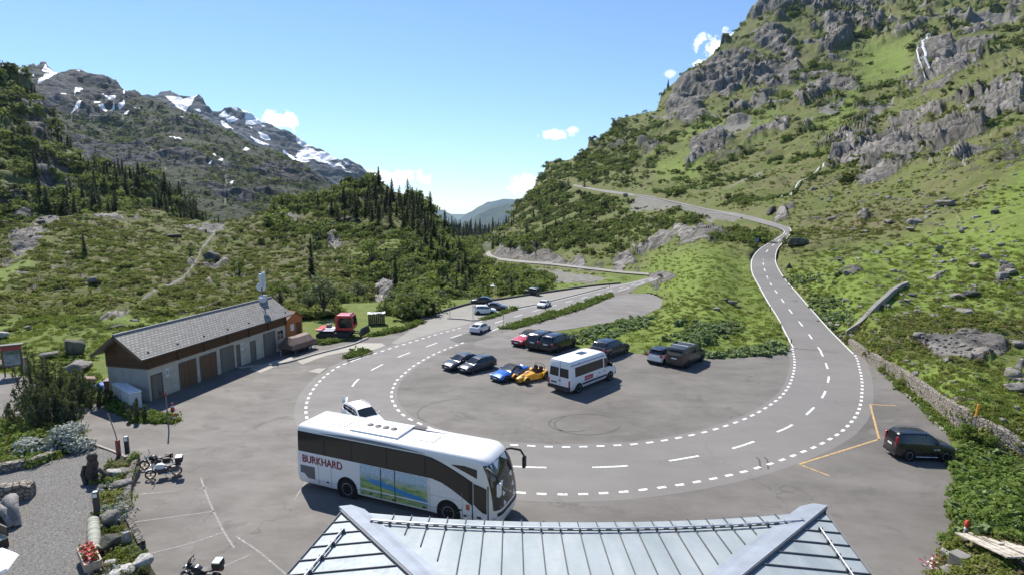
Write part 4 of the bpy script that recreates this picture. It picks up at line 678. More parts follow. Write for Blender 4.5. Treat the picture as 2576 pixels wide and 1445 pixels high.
# single trees one can tell apart (photo units: foot and tip)
spot_tree('moraine_hill', 1120, 588, 527, CON[1], 0, 'lone dark conifer standing against the gap of the valley', None, wide=1.3)
spot_tree('moraine_hill', 785, 700, 596, CON[3], 0, 'slim dark conifer standing alone on the heath hill above the barn', None, wide=.85)
spot_tree('moraine_hill', 214, 646, 585, CON[0], 0, 'small solitary conifer on the open heath above the grassy strip', None)
spot_tree('moraine_hill', 815, 790, 688, LEA[2], 0, 'pale green willow behind the orange shed and the snow groomer', None, 'willow_tree', 1.25, 5.)
spot_tree('moraine_hill', 600, 690, 645, LEA[0], 0, 'small bushy birch on the heath behind the barn roof', None, 'birch_tree', 1., 5.)
spot_tree('moraine_hill', 705, 758, 700, LEA[1], 0, 'light green bush beside the aerial mast', None, 'birch_tree', 1.2, 5.)
spot_tree('moraine_hill', 935, 668, 598, LEA[0], 0, 'broad leafy tree on the shelf above the dark cliff', None, 'birch_tree', 1.2, 5.)
spot_tree('moraine_hill', 995, 725, 640, CON[3], 0, 'slender conifer in front of the dark cliff beside the gorge', None)
spot_tree('moraine_hill', 480, 655, 612, CON[2], 0, 'little round conifer left of the footpath boulder', None)
kn = [(945, 478, 450), (975, 500, 462), (985, 496, 458), (1003, 520, 474), (1018, 525, 486), (1032, 540, 492), (1042, 545, 484), (1050, 560, 490), (1058, 565, 484), (1064, 580, 492), (1071, 595, 520), (1078, 585, 528), (1086, 605, 535), (1092, 612, 545), (1012, 545, 500), (1025, 560, 510), (998, 545, 505), (1040, 585, 530), (1052, 600, 540), (1070, 625, 570), (895, 470, 446), (905, 480, 452), (868, 478, 454), (880, 490, 462), (840, 495, 470), (928, 490, 455), (960, 515, 470), (1108, 640, 590), (1125, 650, 600), (1140, 660, 612), (1155, 690, 640), (1165, 700, 655), (1180, 720, 668), (1188, 735, 690), (1172, 745, 690), (1150, 745, 690), (1125, 735, 685), (1105, 715, 668), (1060, 650, 600), (1080, 670, 625), (980, 560, 520), (955, 545, 505), (930, 530, 490), (710, 520, 490), (725, 530, 498), (690, 535, 505), (750, 540, 505), (775, 520, 490), (800, 515, 485), (820, 505, 480)]
for k, (x, yb, yt) in enumerate(kn): spot_tree('moraine_hill', x, yb, yt, CON[k % 4], 0, 'dark conifer on the rocky knoll left of the valley gap', gK, wide=1.25)
gk_ = np.random.default_rng(15); n_ = 0
while n_ < 60:
    x, yb = gk_.uniform(830, 1185), gk_.uniform(465, 700); sk = float(np.interp(x, *zip(*TOP_L)))
    if sk + 8 < yb < sk + 120 and (yb < 590 or x > 1060): spot_tree('moraine_hill', x, yb, yb - gk_.uniform(28, 60), CON[n_ % 4], 0, 'dark conifer on the rocky knoll left of the valley gap', gK, wide=1.35); n_ += 1
fs = [(x, None, h) for x, h in zip(np.linspace(20, 130, 12), [34, 46, 30, 52, 40, 34, 48, 30, 44, 38, 50, 34])]
g = np.random.default_rng(5); p = PATCH['forest_slope']; cnt = 0
def sky_y(X): return float(np.interp(X, p['xs'], p['T']))
for x in np.r_[np.arange(5, 170, 9), np.arange(175, 560, 7)]:
    Yb = sky_y(x) + g.uniform(2, 26); Yt = Yb - g.uniform(24, 52); spot_tree('forest_slope', x, Yb, Yt, CON[g.integers(0, 4)], 0, 'conifer among many on the forested slope at the left', gC_, wide=1.15); cnt += 1
while cnt < 190:
    x = g.uniform(-10, 520); Yb = sky_y(x) + 12 + g.random() ** .8 * (590 - sky_y(x)); 
    if Yb > 575 or (x < 150 and Yb > 470 and g.random() < .6): continue
    P = at_r(x, Yb, 500.); 
    if fbm(np.array([x / 40., Yb / 40., 3.]), 3, 5) < .46: continue
    spot_tree('forest_slope', x, Yb, Yb - g.uniform(26, 58) * (.6 + Yb / 900.), CON[g.integers(0, 4)], 0, 'conifer among many on the forested slope at the left', gC_, wide=1.15); cnt += 1
rs = [(1682, 226, 200), (1672, 240, 222), (1603, 298, 284), (1526, 346, 330), (1459, 402, 384), (1452, 404, 388), (1395, 420, 405), (1388, 428, 410), (1369, 452, 436), (1352, 472, 458), (1340, 492, 474), (1328, 506, 488), (1310, 520, 498), (1301, 540, 512), (1294, 560, 528), (1288, 575, 548), (1345, 560, 525), (1360, 540, 505), (1325, 590, 550), (1310, 610, 575), (1375, 600, 565), (1400, 580, 545), (1420, 560, 530), (1440, 590, 560), (1390, 520, 490), (1410, 490, 465), (1430, 470, 445), (1460, 545, 515), (1480, 600, 572), (1500, 560, 535), (1270, 615, 580), (1255, 625, 590), (1240, 628, 596), (1350, 630, 600), (1385, 640, 608), (1555, 330, 318), (1480, 385, 372), (1510, 365, 352), (1470, 470, 446), (1500, 440, 420)]
for k, (x, yb, yt) in enumerate(rs): spot_tree('mountainside', x, yb, yt, CON[k % 4], 0, 'dark conifer on the lower flank of the right-hand mountain', 'conifers on the right-hand mountain flank', wide=1.3)
wp_, ws_ = scatter('wooded_ridge', 900, lambda X, Y, P, a: (Y < 660) * 1., lambda X, Y, r, g: np.exp(g.normal(size=len(r)) * .25) * 1.25, 9)
far_con = [CON[0][1], CON[1][1], CON[2][1]]; stuff_points('far_wood', wp_, ws_, far_con)
gs = [(1215, 690), (1180, 700), (1160, 712), (1195, 740), (1220, 745), (1145, 722), (1170, 745), (1205, 665), (1190, 680)]
for k, (x, yb) in enumerate(gs): spot_tree('mountainside', x, yb, yb - 36, LEA[k % 3], 0, 'pale leafy tree in the gorge beside the stream', 'leafy trees in the gorge', 'birch_tree', 1.3, 5.)
lf = [(1000, 760), (1020, 745), (1040, 770), (1060, 775), (1085, 770), (1110, 765), (1135, 760), (1015, 775), (985, 772), (1075, 745), (1100, 740), (1130, 735), (870, 765), (840, 785), (780, 770), (765, 752), (750, 735), (905, 745)]
for k, (x, yb) in enumerate(lf): spot_tree('moraine_hill', x, yb, yb - 42, LEA[(k * 2 + 1) % 3], 0, 'leafy bush at the foot of the dark cliff behind the upper car park', 'leafy bushes under the cliff', 'birch_tree', 1.4, 5.)

# ---- rocks
def rock_mesh(seed, sub_=4, rough=.22, sq=(1, 1, .8), cut=.42):
    bm = bmesh.new(); bmesh.ops.create_icosphere(bm, subdivisions=sub_, radius=1.); P = np.array([v.co for v in bm.verts]); g = np.random.default_rng(seed)
    for k in range(12):
        d = g.normal(size=3); d /= np.linalg.norm(d); h = g.uniform(cut, .8); s_ = P @ d; P = P - np.where(s_ > h, s_ - h, 0)[:, None] * d
    n = fbm(P * 1.6 + seed * 7, 4, seed); n2 = fbm(P * 5 + seed, 3, seed); P = P * (1 + (n - .5) * rough * 2 + (n2 - .5) * .16)[:, None] * np.array(sq)
    for v, q in zip(bm.verts, P): v.co = q
    me = bpy.data.meshes.new('rock'); bm.to_mesh(me); bm.free()
    for f in me.polygons: f.use_smooth = True
    return me
def rock_mat(name, a, k=1.):
    t = NT(name); c = t.coord(); n = t.noise(c, 2.2, 8, .7, .4); n2 = t.noise(c, .9, 4); col = t.ramp(n, [(.3, tuple(q * .4 for q in a)), (.5, a), (.72, tuple(min(1, q * 1.6) for q in a))]); col = t.mix(t.rng(n2, .55, .68), col, (.16, .16, .09)); t.bump(n, .9, .15); return t.fin(col, .9, 0, .2)
M_ROCK = rock_mat('grey_boulder', (.22, .205, .185)); M_ROCKD = rock_mat('dark_boulder', (.10, .098, .09)); M_ROCKW = rock_mat('white_boulder', (.42, .41, .39)); M_ROCKR = rock_mat('rusty_boulder', (.30, .23, .19))
RM = [rock_mesh(s, 3) for s in range(1, 7)]
def boulder(pn, X, Y, w_px, h_px, label, mat=M_ROCK, group=None, z=0., k=0, name='boulder'):
    P = on_patch(pn, X, Y) if pn else G(X, Y, z); r = (P - Vector((0, 0, CAM_H))).length; s = w_px / 2 / FPX * r; me = RM[k % 6]; o = link(name, me.copy(), mat); o.location = P + Vector((0, 0, s * h_px / w_px * .45)); o.scale = (s * 1.08, s * .95, s * h_px / w_px * 1.05); o.rotation_euler = (0, 0, k * 1.3); return tag(o, label, 'boulder', group)
boulder('moraine_hill', 536, 655, 50, 46, 'large square dark boulder beside the footpath on the heath hill', M_ROCKD, k=1)
boulder('moraine_hill', 229, 712, 22, 24, 'upright grey boulder on the heath left of the barn ridge', k=2)
boulder('moraine_hill', 441, 587, 40, 14, 'flat grey boulder near the crest of the heath hill', M_ROCKD, k=3)
boulder('moraine_hill', 104, 560, 22, 14, 'dark boulder on the bare rock slab at the hill crest', M_ROCKD, k=4)
boulder('moraine_hill', 872, 555, 30, 22, 'dark block on the slope below the knoll', M_ROCKD, k=5)
boulder(None, 190, 892, 50, 60, 'tall dark boulder standing in the grass left of the barn gable', M_ROCKD, k=0)
boulder(None, 205, 930, 60, 38, 'broad flat-topped grey boulder in front of the dark one by the barn', k=1)
boulder(None, 118, 898, 40, 22, 'pale rounded boulder half hidden by the mountain pines', k=2)
boulder(None, 8, 848, 30, 26, 'pale speckled boulder at the left edge of the meadow', M_ROCKW, k=3)
boulder(None, 72, 828, 16, 12, 'small dark-sided rock on the meadow', k=4)
boulder('moraine_hill', 292, 835, 26, 14, 'low dark rock on the meadow behind the barn gable', M_ROCKD, k=5)
boulder(None, 222, 962, 38, 26, 'pinkish boulder beside the blue tarpaulin', M_ROCKR, k=0)
boulder(None, 5, 925, 46, 30, 'reddish boulder behind the notice board', M_ROCKR, k=5)
for k, (x, y, w_, h_) in enumerate([(2002, 628, 50, 36), (2378, 524, 48, 22), (2090, 565, 20, 14), (2235, 575, 22, 18), (2290, 590, 24, 12), (2152, 583, 24, 10), (2210, 640, 18, 14), (2230, 700, 14, 10), (2432, 790, 40, 14), (2403, 752, 34, 20), (2440, 748, 38, 18), (2385, 775, 26, 12), (2480, 655, 20, 18), (2450, 675, 26, 16), (2310, 790, 18, 12), (2295, 752, 22, 14), (2520, 700, 30, 22), (2560, 880, 30, 22), (2548, 950, 40, 34), (2562, 985, 44, 30), (2500, 540, 18, 14), (2340, 595, 12, 8), (2420, 590, 14, 9), (1803, 782, 22, 14), (1840, 768, 26, 16), (1825, 760, 20, 14), (1852, 775, 14, 8), (2180, 592, 14, 10), (2280, 765, 20, 12), (2255, 735, 16, 12), (1940, 545, 30, 30), (1572, 497, 16, 18), (2545, 690, 24, 16), (2110, 660, 12, 7), (2165, 690, 9, 6), (2060, 690, 8, 5), (2520, 620, 16, 10), (2350, 545, 14, 8)]):
    lb = {0: 'large sloping boulder at the bend of the climbing road', 1: 'broad boulder high on the right-hand grass slope', 17: 'dark boulder at the right edge above the stone wall', 18: 'jagged rock mass at the right edge of the grass terrace', 19: 'lower jagged rock at the right edge of the grass terrace', 30: 'rock tooth above the bend of the climbing road', 31: 'dark rock pillar beside the climbing road'}.get(k)
    boulder('mountainside', x, y, w_, h_, lb or ('grey rock in the meadow inside the hairpin' if x < 1900 else 'grey rock lying on the right-hand grass slope'), M_ROCK if k % 5 else M_ROCKD, None if lb else ('rocks in the hairpin meadow' if x < 1900 else 'rocks on the right-hand slope'), k=k)
ST_ = [me.copy() for me in RM[:3]]
for me in ST_: me.materials.append(M_ROCK)
P_, S_ = scatter('mountainside', 1500, lambda X, Y, P, a: sstep(1990, 2100, X) * sstep(400, 560, Y) * sstep(1250, 1100, Y) * (.05 + sstep(.5, .64, nz(P, 14, 220)) + .6 * a['rock']) * (1 - .5 * a['lush']), lambda X, Y, r, g: np.exp(g.normal(size=len(r)) * .5) * .0022 * r, 12)
stuff_points('scattered_stones', P_, S_, ST_)
P_, S_ = scatter('moraine_hill', 350, lambda X, Y, P, a: .1 + a['rock'] + (Y > 800), lambda X, Y, r, g: np.exp(g.normal(size=len(r)) * .4) * .002 * r, 13); stuff_points('hill_stones', P_, S_, ST_)
# near-side leaves and grass
def blade_mesh(name, n, mat, seed, h=.5, w=.05):
    g = np.random.default_rng(seed); V, F = [], []
    for k in range(n):
        a = g.uniform(0, 6.28); r_ = g.random() ** .5 * .8; x, y = r_ * math.cos(a), r_ * math.sin(a); t = g.uniform(0, 6.28); l = h * g.uniform(.5, 1.1); dx, dy = math.cos(t), math.sin(t); lean = g.uniform(.1, .5) * l; b0 = len(V)
        V += [(x - dy * w, y + dx * w, 0), (x + dy * w, y - dx * w, 0), (x + dx * lean * .5 + dy * w * .7, y + dy * lean * .5 - dx * w * .7, l * .6), (x + dx * lean, y + dy * lean, l)]; F.append((b0, b0 + 1, b0 + 2, b0 + 3))
    me = np_mesh(name, V, F, smooth=False); me.materials.append(mat); return me
GR_ = [blade_mesh('grass_tuft', 60, L_GRASS, s) for s in (1, 2)]; DK_ = [clump_mesh('dock_plant', 46, .26, .4, 5, s, L_DOCK, .7) for s in (41, 42)]; IV_ = [clump_mesh('leafy_plant', 90, .17, .55, 6, s, L_IVY, .7) for s in (43, 44)]
P_, S_ = scatter('mountainside', 5000, lambda X, Y, P, a: (.25 + .5 * a['lush']) * (1 - np.clip(a['rock'] + a['scree'], 0, 1)) * sstep(560, 640, Y) * ~((X > 2385) & (Y > 1310)), lambda X, Y, r, g: np.exp(g.normal(size=len(r)) * .3) * (.22 + .0026 * r), 14); stuff_points('grass', P_, S_, GR_)
def on_flat(n, poly, seed, z=0.):
    g = np.random.default_rng(seed); w = at_z(*np.array(poly, float).T, 0.)[:, :2]; lo, hi = w.min(0), w.max(0); o = []
    while sum(map(len, o)) < n:
        q = g.uniform(lo, hi, (n * 3, 2)); o.append(q[poly_in(q[:, 0], q[:, 1], [tuple(a) for a in w])])
    q = np.concatenate(o)[:n]; return np.c_[q, np.full(n, z)], g
dk = []
for n, poly in ((170, [(1400, 850), (1440, 838), (1600, 800), (1660, 800), (1620, 830), (1500, 862), (1440, 870)]), (130, [(1840, 880), (1960, 868), (1985, 872), (1960, 890), (1880, 896), (1840, 896)]), (70, [(1600, 886), (1700, 885), (1840, 893), (1790, 900), (1690, 896)]), (90, [(2040, 800), (2080, 790), (2130, 850), (2120, 858)])):
    q, g = on_flat(n, poly, n); dk.append(q)
for a, b_, n in ((1790, 830, 120), (1740, 860, 60), (2030, 710, 50), (2080, 760, 60), (2100, 800, 50)):
    g = np.random.default_rng(a); dk.append(np.array([tuple(on_patch('mountainside', a + g.normal() * 28, b_ + g.normal() * 9)) for _ in range(n)]))
dk = np.concatenate(dk); g = np.random.default_rng(2)
for q in dk:
    if q[2] == 0:
        X, Y = to_px(q); 
        if not poly_in(np.array([X]), np.array([Y]), LOT)[0]: q[2] = on_patch('mountainside', float(X), float(Y)).z
stuff_points('dock_plants', dk, np.exp(g.normal(size=len(dk)) * .3) * .55, DK_)
vg = []
for n, poly in ((900, [(1256, 826), (1326, 804), (1427, 777), (1537, 738), (1540, 745), (1460, 778), (1360, 808), (1293, 827)]), (140, [(866, 900), (905, 884), (935, 884), (900, 897)]), (420, [(2150, 868), (2165, 870), (2260, 955), (2345, 1025), (2405, 1080), (2470, 1110), (2460, 1125), (2390, 1092), (2330, 1036), (2255, 966), (2195, 910)]), (500, [(770, 862), (880, 855), (1020, 825), (1056, 806), (1058, 812), (1010, 832), (900, 850), (815, 866)]), (330, [(265, 1003), (345, 1040), (440, 1050), (443, 1062), (345, 1060), (290, 1030)]), (120, [(1206, 803), (1293, 776), (1300, 778), (1215, 806)])):
    q, g = on_flat(n, poly, n + 1); vg.append(q)
vg = np.concatenate(vg); stuff_points('verge_plants', vg, np.exp(g.normal(size=len(vg)) * .3) * .42, IV_ + GR_)
bank = []
g = np.random.default_rng(77)
while len(bank) < 1900:
    x, y = g.uniform(2380, 2600), g.uniform(1080, 1400)
    if poly_in(np.array([x]), np.array([y]), [(2412, 1160), (2430, 1105), (2600, 1190), (2600, 1340), (2460, 1310), (2405, 1318), (2410, 1260)])[0]: bank.append(tuple(on_patch('mountainside', x, y)))
while len(bank) < 1965:
    x, y = g.uniform(2375, 2600), g.uniform(1340, 1460); p_ = on_patch('mountainside', x, y)
    if fbm(np.array([x / 22., y / 22., 4.]), 2, 8) > .5 and not (x > 2392 and y > 1362) and not (x < 2400 and y > 1390): bank.append(tuple(p_))
stuff_points('corner_stones', [tuple(on_patch('mountainside', g.uniform(2375, 2600), g.uniform(1345, 1470))) for _ in range(170)], np.exp(g.normal(size=170) * .5) * .09, ST_)
stuff_points('bank_plants', bank, np.exp(g.normal(size=len(bank)) * .3) * .42, IV_ + DK_[:1])
# cushions and grass on the flat meadow left and on the verge
q1, g = on_flat(900, [(-60, 930), (0, 800), (380, 790), (520, 812), (330, 850), (240, 890), (250, 960), (180, 980), (60, 940)], 91); stuff_points('meadow_plants', q1, np.exp(g.normal(size=len(q1)) * .35) * .42, GR_ + [HE_[4]])
# ------------------------------------------------------------------ vehicles
m_glass = NT('dark_glass').fin((.012, .015, .018), .06, 0, .6)
m_glass2 = NT('pale_glass').fin((.05, .058, .062), .08, 0, .7)
m_tyre = simple('tyre_rubber', (.018, .018, .018), .85, 0, .3, 20)
m_rim = simple('alloy_rim', (.50, .50, .51), .35, .7, .15, 10)
m_rimd = simple('dark_rim', (.10, .10, .105), .45, .6, .2, 10)
m_black = simple('black_plastic', (.02, .02, .021), .6, 0, .3, 8)
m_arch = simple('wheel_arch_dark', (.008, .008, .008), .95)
m_chrome = simple('chrome', (.62, .63, .65), .18, 1., .05)
m_tail = NT('red_lamp_glass').fin((.42, .012, .012), .15, 0, .6)
m_head = NT('clear_lamp_glass').fin((.62, .64, .66), .08, .25, .8)
m_amber = NT('amber_lamp_glass').fin((.7, .25, .02), .2)
m_plate = simple('number_plate', (.72, .72, .70), .5)
P_BLACK = paint('black_paint', (.010, .010, .012)); P_BLUED = paint('midnight_paint', (.010, .014, .030)); P_GREY = paint('graphite_paint', (.035, .040, .048), .25, .3); P_WHITE = paint('white_paint', (.74, .74, .73), .28)
P_RED = paint('red_paint', (.46, .022, .035), .24); P_BLUE = paint('blue_paint', (.010, .10, .42), .22, .3); P_YEL = paint('yellow_paint', (.72, .36, .015), .3); P_ANTH = paint('anthracite_paint', (.040, .041, .038), .3, .2); P_SILVER = paint('silver_paint', (.60, .61, .62), .26, .3)

def lerp_list(L, x): return float(np.interp(x, [a for a, b in L], [b for a, b in L]))
def wheel(parent, x, y, rad, wid, side, rim, spokes=5):
    """side +1: outer face towards +y"""
    T = Matrix.Translation((x, y, rad)) @ Matrix.Rotation(R(-90) * side, 4, 'X')
    t = MB(); h = wid / 2
    t.lathe([(rad * .62, -h), (rad * .9, -h), (rad, -h * .6), (rad, h * .6), (rad * .9, h), (rad * .66, h), (rad * .62, h * .7)], 22, T, caps=False)
    w = t.build('wheel', m_tyre, parent, 40)
    r = MB(); r.lathe([(rad * .01, h * .3), (rad * .2, h * .55), (rad * .24, h * .2), (rad * .6, h * .1), (rad * .64, h * .7), (rad * .66, h * .95), (rad * .60, h * .96), (rad * .58, h * .6)], 22, T, caps=False)
    for k in range(spokes):
        r.cbox((rad * .40, 0, h * .6), (rad * .42, rad * .15, h * .3), 0, 0, T @ Matrix.Rotation(2 * math.pi * k / spokes, 4, 'Z'))
    r.build('rim', rim, w, 40); return w
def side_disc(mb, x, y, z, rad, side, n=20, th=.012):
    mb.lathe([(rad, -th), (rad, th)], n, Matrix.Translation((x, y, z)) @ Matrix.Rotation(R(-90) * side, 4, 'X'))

def car(name, label, s, body, group=None, roof=None, rim=None, glass=None):
    """s: L W H wb fo (front overhang) r (wheel) top[(t,z)] roof[(t,z)] from the nose backwards, win [(t0,t1)...], zb"""
    o = thing(name, label, s.get('cat', 'car'), group=group); L, W, r = s['L'], s['W'], s['r']; hw = W / 2; zb = s.get('zb', .2); X = lambda t: L / 2 - t
    glass = glass or m_glass; rim = rim or m_rim
    plan = [(0, .70), (.03, .78), (.10, .87), (.28, .95), (.7, .985), (1.2, 1.), (L - 1.0, 1.), (L - .45, .97), (L - .14, .92), (L - .04, .86), (L, .80)] if not s.get('boxy') else [(0, .88), (.05, .95), (.2, 1), (L - .15, 1), (L - .03, .97), (L, .93)]
    ts = sorted(set([round(t, 3) for t in [0, .03, .1, .2, .32] + list(np.linspace(.5, L - .5, 18)) + [L - .3, L - .17, L - .08, L - .03, L] + [t for t, z in s['top']]]))
    b = MB(); rows = []
    for t in ts:
        w = hw * lerp_list(plan, t); zt = lerp_list(s['top'], t); e = min(t, L - t); lo = zb + .16 * (1 - min(1, e / .35)) ; cr = .035 * min(1, e / .4)
        zm = lo + (zt - lo) * .55; half = [(w * .80, lo), (w * .955, lo + .05), (w, lo + (zt - lo) * .35), (w * 1.0, zm), (w * .985, lo + (zt - lo) * .78), (w * .95, zt - .045), (w * .86, zt), (w * .45, zt + cr), (0, zt + cr * 1.2)]
        rows.append([(X(t), y, z) for y, z in half] + [(X(t), -y, z) for y, z in half[-2::-1]])
    b.grid(rows); n = len(rows[0]); b.f += [tuple(range(n)), tuple(len(b.v) - n + i for i in range(n))[::-1]]; b.m += [0, 0]
    b.build('body', body, o, 38)
    # cabin shell
    ra, rz = s['roof'][0][0], s['roof'][-1][0]; tr = np.linspace(ra, rz, 22); tr = sorted(set([round(t, 3) for t in tr] + [t for t, z in s['roof']])); top = lambda t: lerp_list(s['roof'], t); bel = lambda t: lerp_list(s['top'], t)
    th = s.get('tum', .80); wb = lambda t: hw * .925 * lerp_list([(ra, .90), (ra + .5, .985), (rz - .6, .985), (rz, .90)], t) if not s.get('boxy') else hw * .97
    wr = lambda t: wb(t) * (1 - (1 - th) * min(1, max(0, (top(t) - bel(t))) / .45))
    c = MB(); rows = []
    for t in tr:
        z0, z1 = bel(t) - .03, max(top(t), bel(t)); a, d = wb(t), wr(t); half = [(a, z0), (a * .55 + d * .45, z0 * .5 + z1 * .5 - .01), (d, z1 - .075 if z1 - z0 > .2 else z1 - .02), (d * .93, z1 - .02), (d * .5, z1 + .012), (0, z1 + .02)]
        rows.append([(X(t), y, z) for y, z in half] + [(X(t), -y, z) for y, z in half[-2::-1]])
    c.grid(rows); c.build('soft_top' if s.get('soft') else 'roof', roof or body, o, 42)
    def sidept(t, f, sg): 
        z0, z1 = bel(t) - .0, max(top(t) - .075, bel(t) + .001); a, d = wb(t), wr(t); z = z0 + (z1 - z0) * f; ff = f; return (X(t), sg * (a + (d - a) * ff + .012), z)
    for sg in (1, -1):
        for t0, t1 in s['win']:
            q = [t for t in np.linspace(t0, t1, 7)]; g = MB(); rows = [[sidept(t, .07, sg), sidept(t, .5, sg), sidept(t, .93, sg)] for t in q]; g.grid(rows); g.build('side_window', glass, o, 60)
    def slope(t0, t1, nm, wf, mat):
        q = np.linspace(t0, t1, 6); g = MB(); rows = []
        for t in q:
            d = wr(t) * wf; z = max(top(t), bel(t)) + .016; sx = .012 if nm == 'windscreen' else -.012
            rows.append([(X(t) + sx, -d, z - .012), (X(t) + sx, -d * .5, z + .004), (X(t) + sx, 0, z + .01), (X(t) + sx, d * .5, z + .004), (X(t) + sx, d, z - .012)])
        g.grid(rows); g.build(nm, mat, o, 60)
    if s.get('ws'): slope(*s['ws'], 'windscreen', .92, glass)
    if s.get('rw'): slope(*s['rw'], 'rear_window', .86, glass)
    # wheels and arches
    for t, nm in ((s['fo'], 'f'), (s['fo'] + s['wb'], 'r')):
        for sg in (1, -1):
            a = MB(); yy = hw * lerp_list(plan, t); side_disc(a, X(t), sg * (yy - .03), r * 1.02, r * 1.17, sg, 22, .036); a.build('wheel_arch', m_arch, o, 40)
            wheel(o, X(t), sg * (yy - .085), r, .2, sg, rim, s.get('spokes', 5))
    # lamps, plates, mirrors, grille, handles
    zf = s.get('zl', .62); zr = s.get('zt', .78)
    for sg in (1, -1):
        h = MB(); yy = sg * hw * .66; tt = .045
        h.cbox((X(.12), yy, zf), (.22, .34, .13), sg * -.42); hl = h.build('headlight', m_head, o, 30); sub(hl, .03)
        h = MB(); tw, thh = s.get('tl', (.30, .16)); h.cbox((X(L - .12), sg * hw * .74, zr), (.2, tw, thh), sg * .38); tl = h.build('tail_light', m_tail, o, 30); sub(tl, .03)
        h = MB(); tm = s['roof'][0][0] + .42; h.cbox((X(tm), sg * (hw + .10), bel(tm) + .07), (.12, .17, .12), 0); h.cbox((X(tm), sg * (hw - .0), bel(tm) + .03), (.05, .16, .04)); mm = h.build('wing_mirror', s.get('mirror', body), o, 40); sub(mm, .025)
        for td in s.get('doors', []):
            h = MB(); h.cbox((X(td), sg * (hw * 1.003), bel(td) - .12), (.17, .03, .03)); h.build('door_handle', s.get('handle', body), o)
    g = MB(); g.cbox((X(.035), 0, zf - .16), (.1, W * .46, .16)); g.cbox((X(.06), 0, zf - .02), (.1, W * .34, .08)); g.build('grille', m_black, o)
    p = MB(); p.cbox((X(-.012), 0, zf - .17), (.02, .50, .11)); p.build('number_plate', m_plate, o)
    p = MB(); pz = s.get('pz', .62); p.cbox((X(L + .008), 0, pz), (.02, .50, .11)); p.build('number_plate', m_plate, o)
    for nm, cx, sz in (('rear_bumper', X(L - .07), (.2, W * .82, .14)), ('front_bumper', X(.09), (.2, W * .74, .08))): lo = MB(); lo.cbox((cx, 0, zb + (.12 if nm[0] == 'r' else .06)), sz); lo.build(nm, m_black, o)
    for sg in (1, -1): lo = MB(); lo.cbox((X(L / 2), sg * (hw * .955), zb + .02), (s['wb'] - 2.4 * r, .06, .1)); lo.build('sill', m_black, o)
    if s.get('rails'):
        t0, t1 = s['rails']
        for sg in (1, -1):
            q = MB(); q.tube([(X(t), sg * wr(t) * .93, top(t) + (.0 if i in (0, 6) else .055)) for i, t in enumerate(np.linspace(t0, t1, 7))], .018, 6); q.build('roof_rail', s.get('rail_mat', m_chrome), o, 60)
    if s.get('spoiler'):
        q = MB(); t = s['spoiler']; q.cbox((X(t), 0, top(t - .15) - .01), (.32, W * .62, .04)); sp = q.build('spoiler', roof or body, o); sub(sp, .015)
    if s.get('antenna'):
        q = MB(); t = s['antenna']; q.tube([(X(t), 0, top(t)), (X(t + .25), 0, top(t) + .32)], .008, 5); q.build('aerial', m_black, o)
    return o
def sub(o, w=.02, seg=2):
    m = o.modifiers.new('round', 'BEVEL'); m.width = w; m.segments = seg; m.limit_method = 'ANGLE'; return o
def place2(o, pr, pf, near, wb, track, z=0., scale=None, fo=None, L=None):
    """stand a vehicle with its near rear and near front wheels on two seen points; near: 'right' or 'left' side of the vehicle"""
    a, b_ = G(pr[0], pr[1], z), G(pf[0], pf[1], z); d = (b_ - a); k = scale or d.length / wb; d.normalize(); lft = Vector((-d.y, d.x, 0)); sg = 1 if near == 'right' else -1
    # axle midpoint to vehicle centre
    mid = a + d * (wb * k / 2) if scale else (a + b_) / 2
    c = mid + lft * sg * track / 2 * k + d * ((L / 2 - fo - wb / 2) * -k if L else 0)
    o.location = c; o.rotation_euler = (0, 0, math.atan2(d.y, d.x)); o.scale = (k, k, k); return o
def stand(o, px, yaw, k=1., z=0.):
    o.location = G(px[0], px[1], z); o.rotation_euler = (0, 0, yaw); o.scale = (k, k, k); return o
def put(o, s, pr, pf, near, z=0., scale=None): return place2(o, pr, pf, near, s['wb'], s['W'] - .18, z, scale, s['fo'], s['L'])

SUV = dict(L=4.5, W=1.87, H=1.65, wb=2.68, fo=.88, r=.35, zb=.24, top=[(0, .66), (.05, .78), (.5, .93), (1.15, 1.03), (2.4, 1.07), (4.2, 1.12), (4.42, 1.06), (4.5, .8)], roof=[(1.0, 1.02), (1.2, 1.12), (1.85, 1.52), (2.3, 1.63), (3.2, 1.65), (3.9, 1.58), (4.15, 1.45), (4.45, 1.08)], win=[(1.45, 2.35), (2.42, 3.3), (3.36, 4.0)], ws=(1.12, 1.85), rw=(4.0, 4.4), zl=.72, zt=.95, pz=.85, doors=(2.1, 3.05), rails=(2., 3.9), rail_mat=m_black, spoiler=4.1)
XC = dict(L=4.8, W=1.9, H=1.78, wb=2.86, fo=.9, r=.37, zb=.25, top=[(0, .72), (.05, .86), (.5, 1.0), (1.2, 1.10), (2.5, 1.12), (4.4, 1.18), (4.72, 1.12), (4.8, .85)], roof=[(1.08, 1.1), (1.3, 1.2), (1.95, 1.62), (2.35, 1.74), (3.3, 1.76), (4.3, 1.73), (4.55, 1.63), (4.76, 1.14)], win=[(1.5, 2.45), (2.52, 3.4), (3.48, 4.5)], ws=(1.18, 1.95), rw=(4.55, 4.72), zl=.78, zt=1.18, tl=(.14, .62), pz=.9, doors=(2.2, 3.15), rails=(1.95, 4.3))
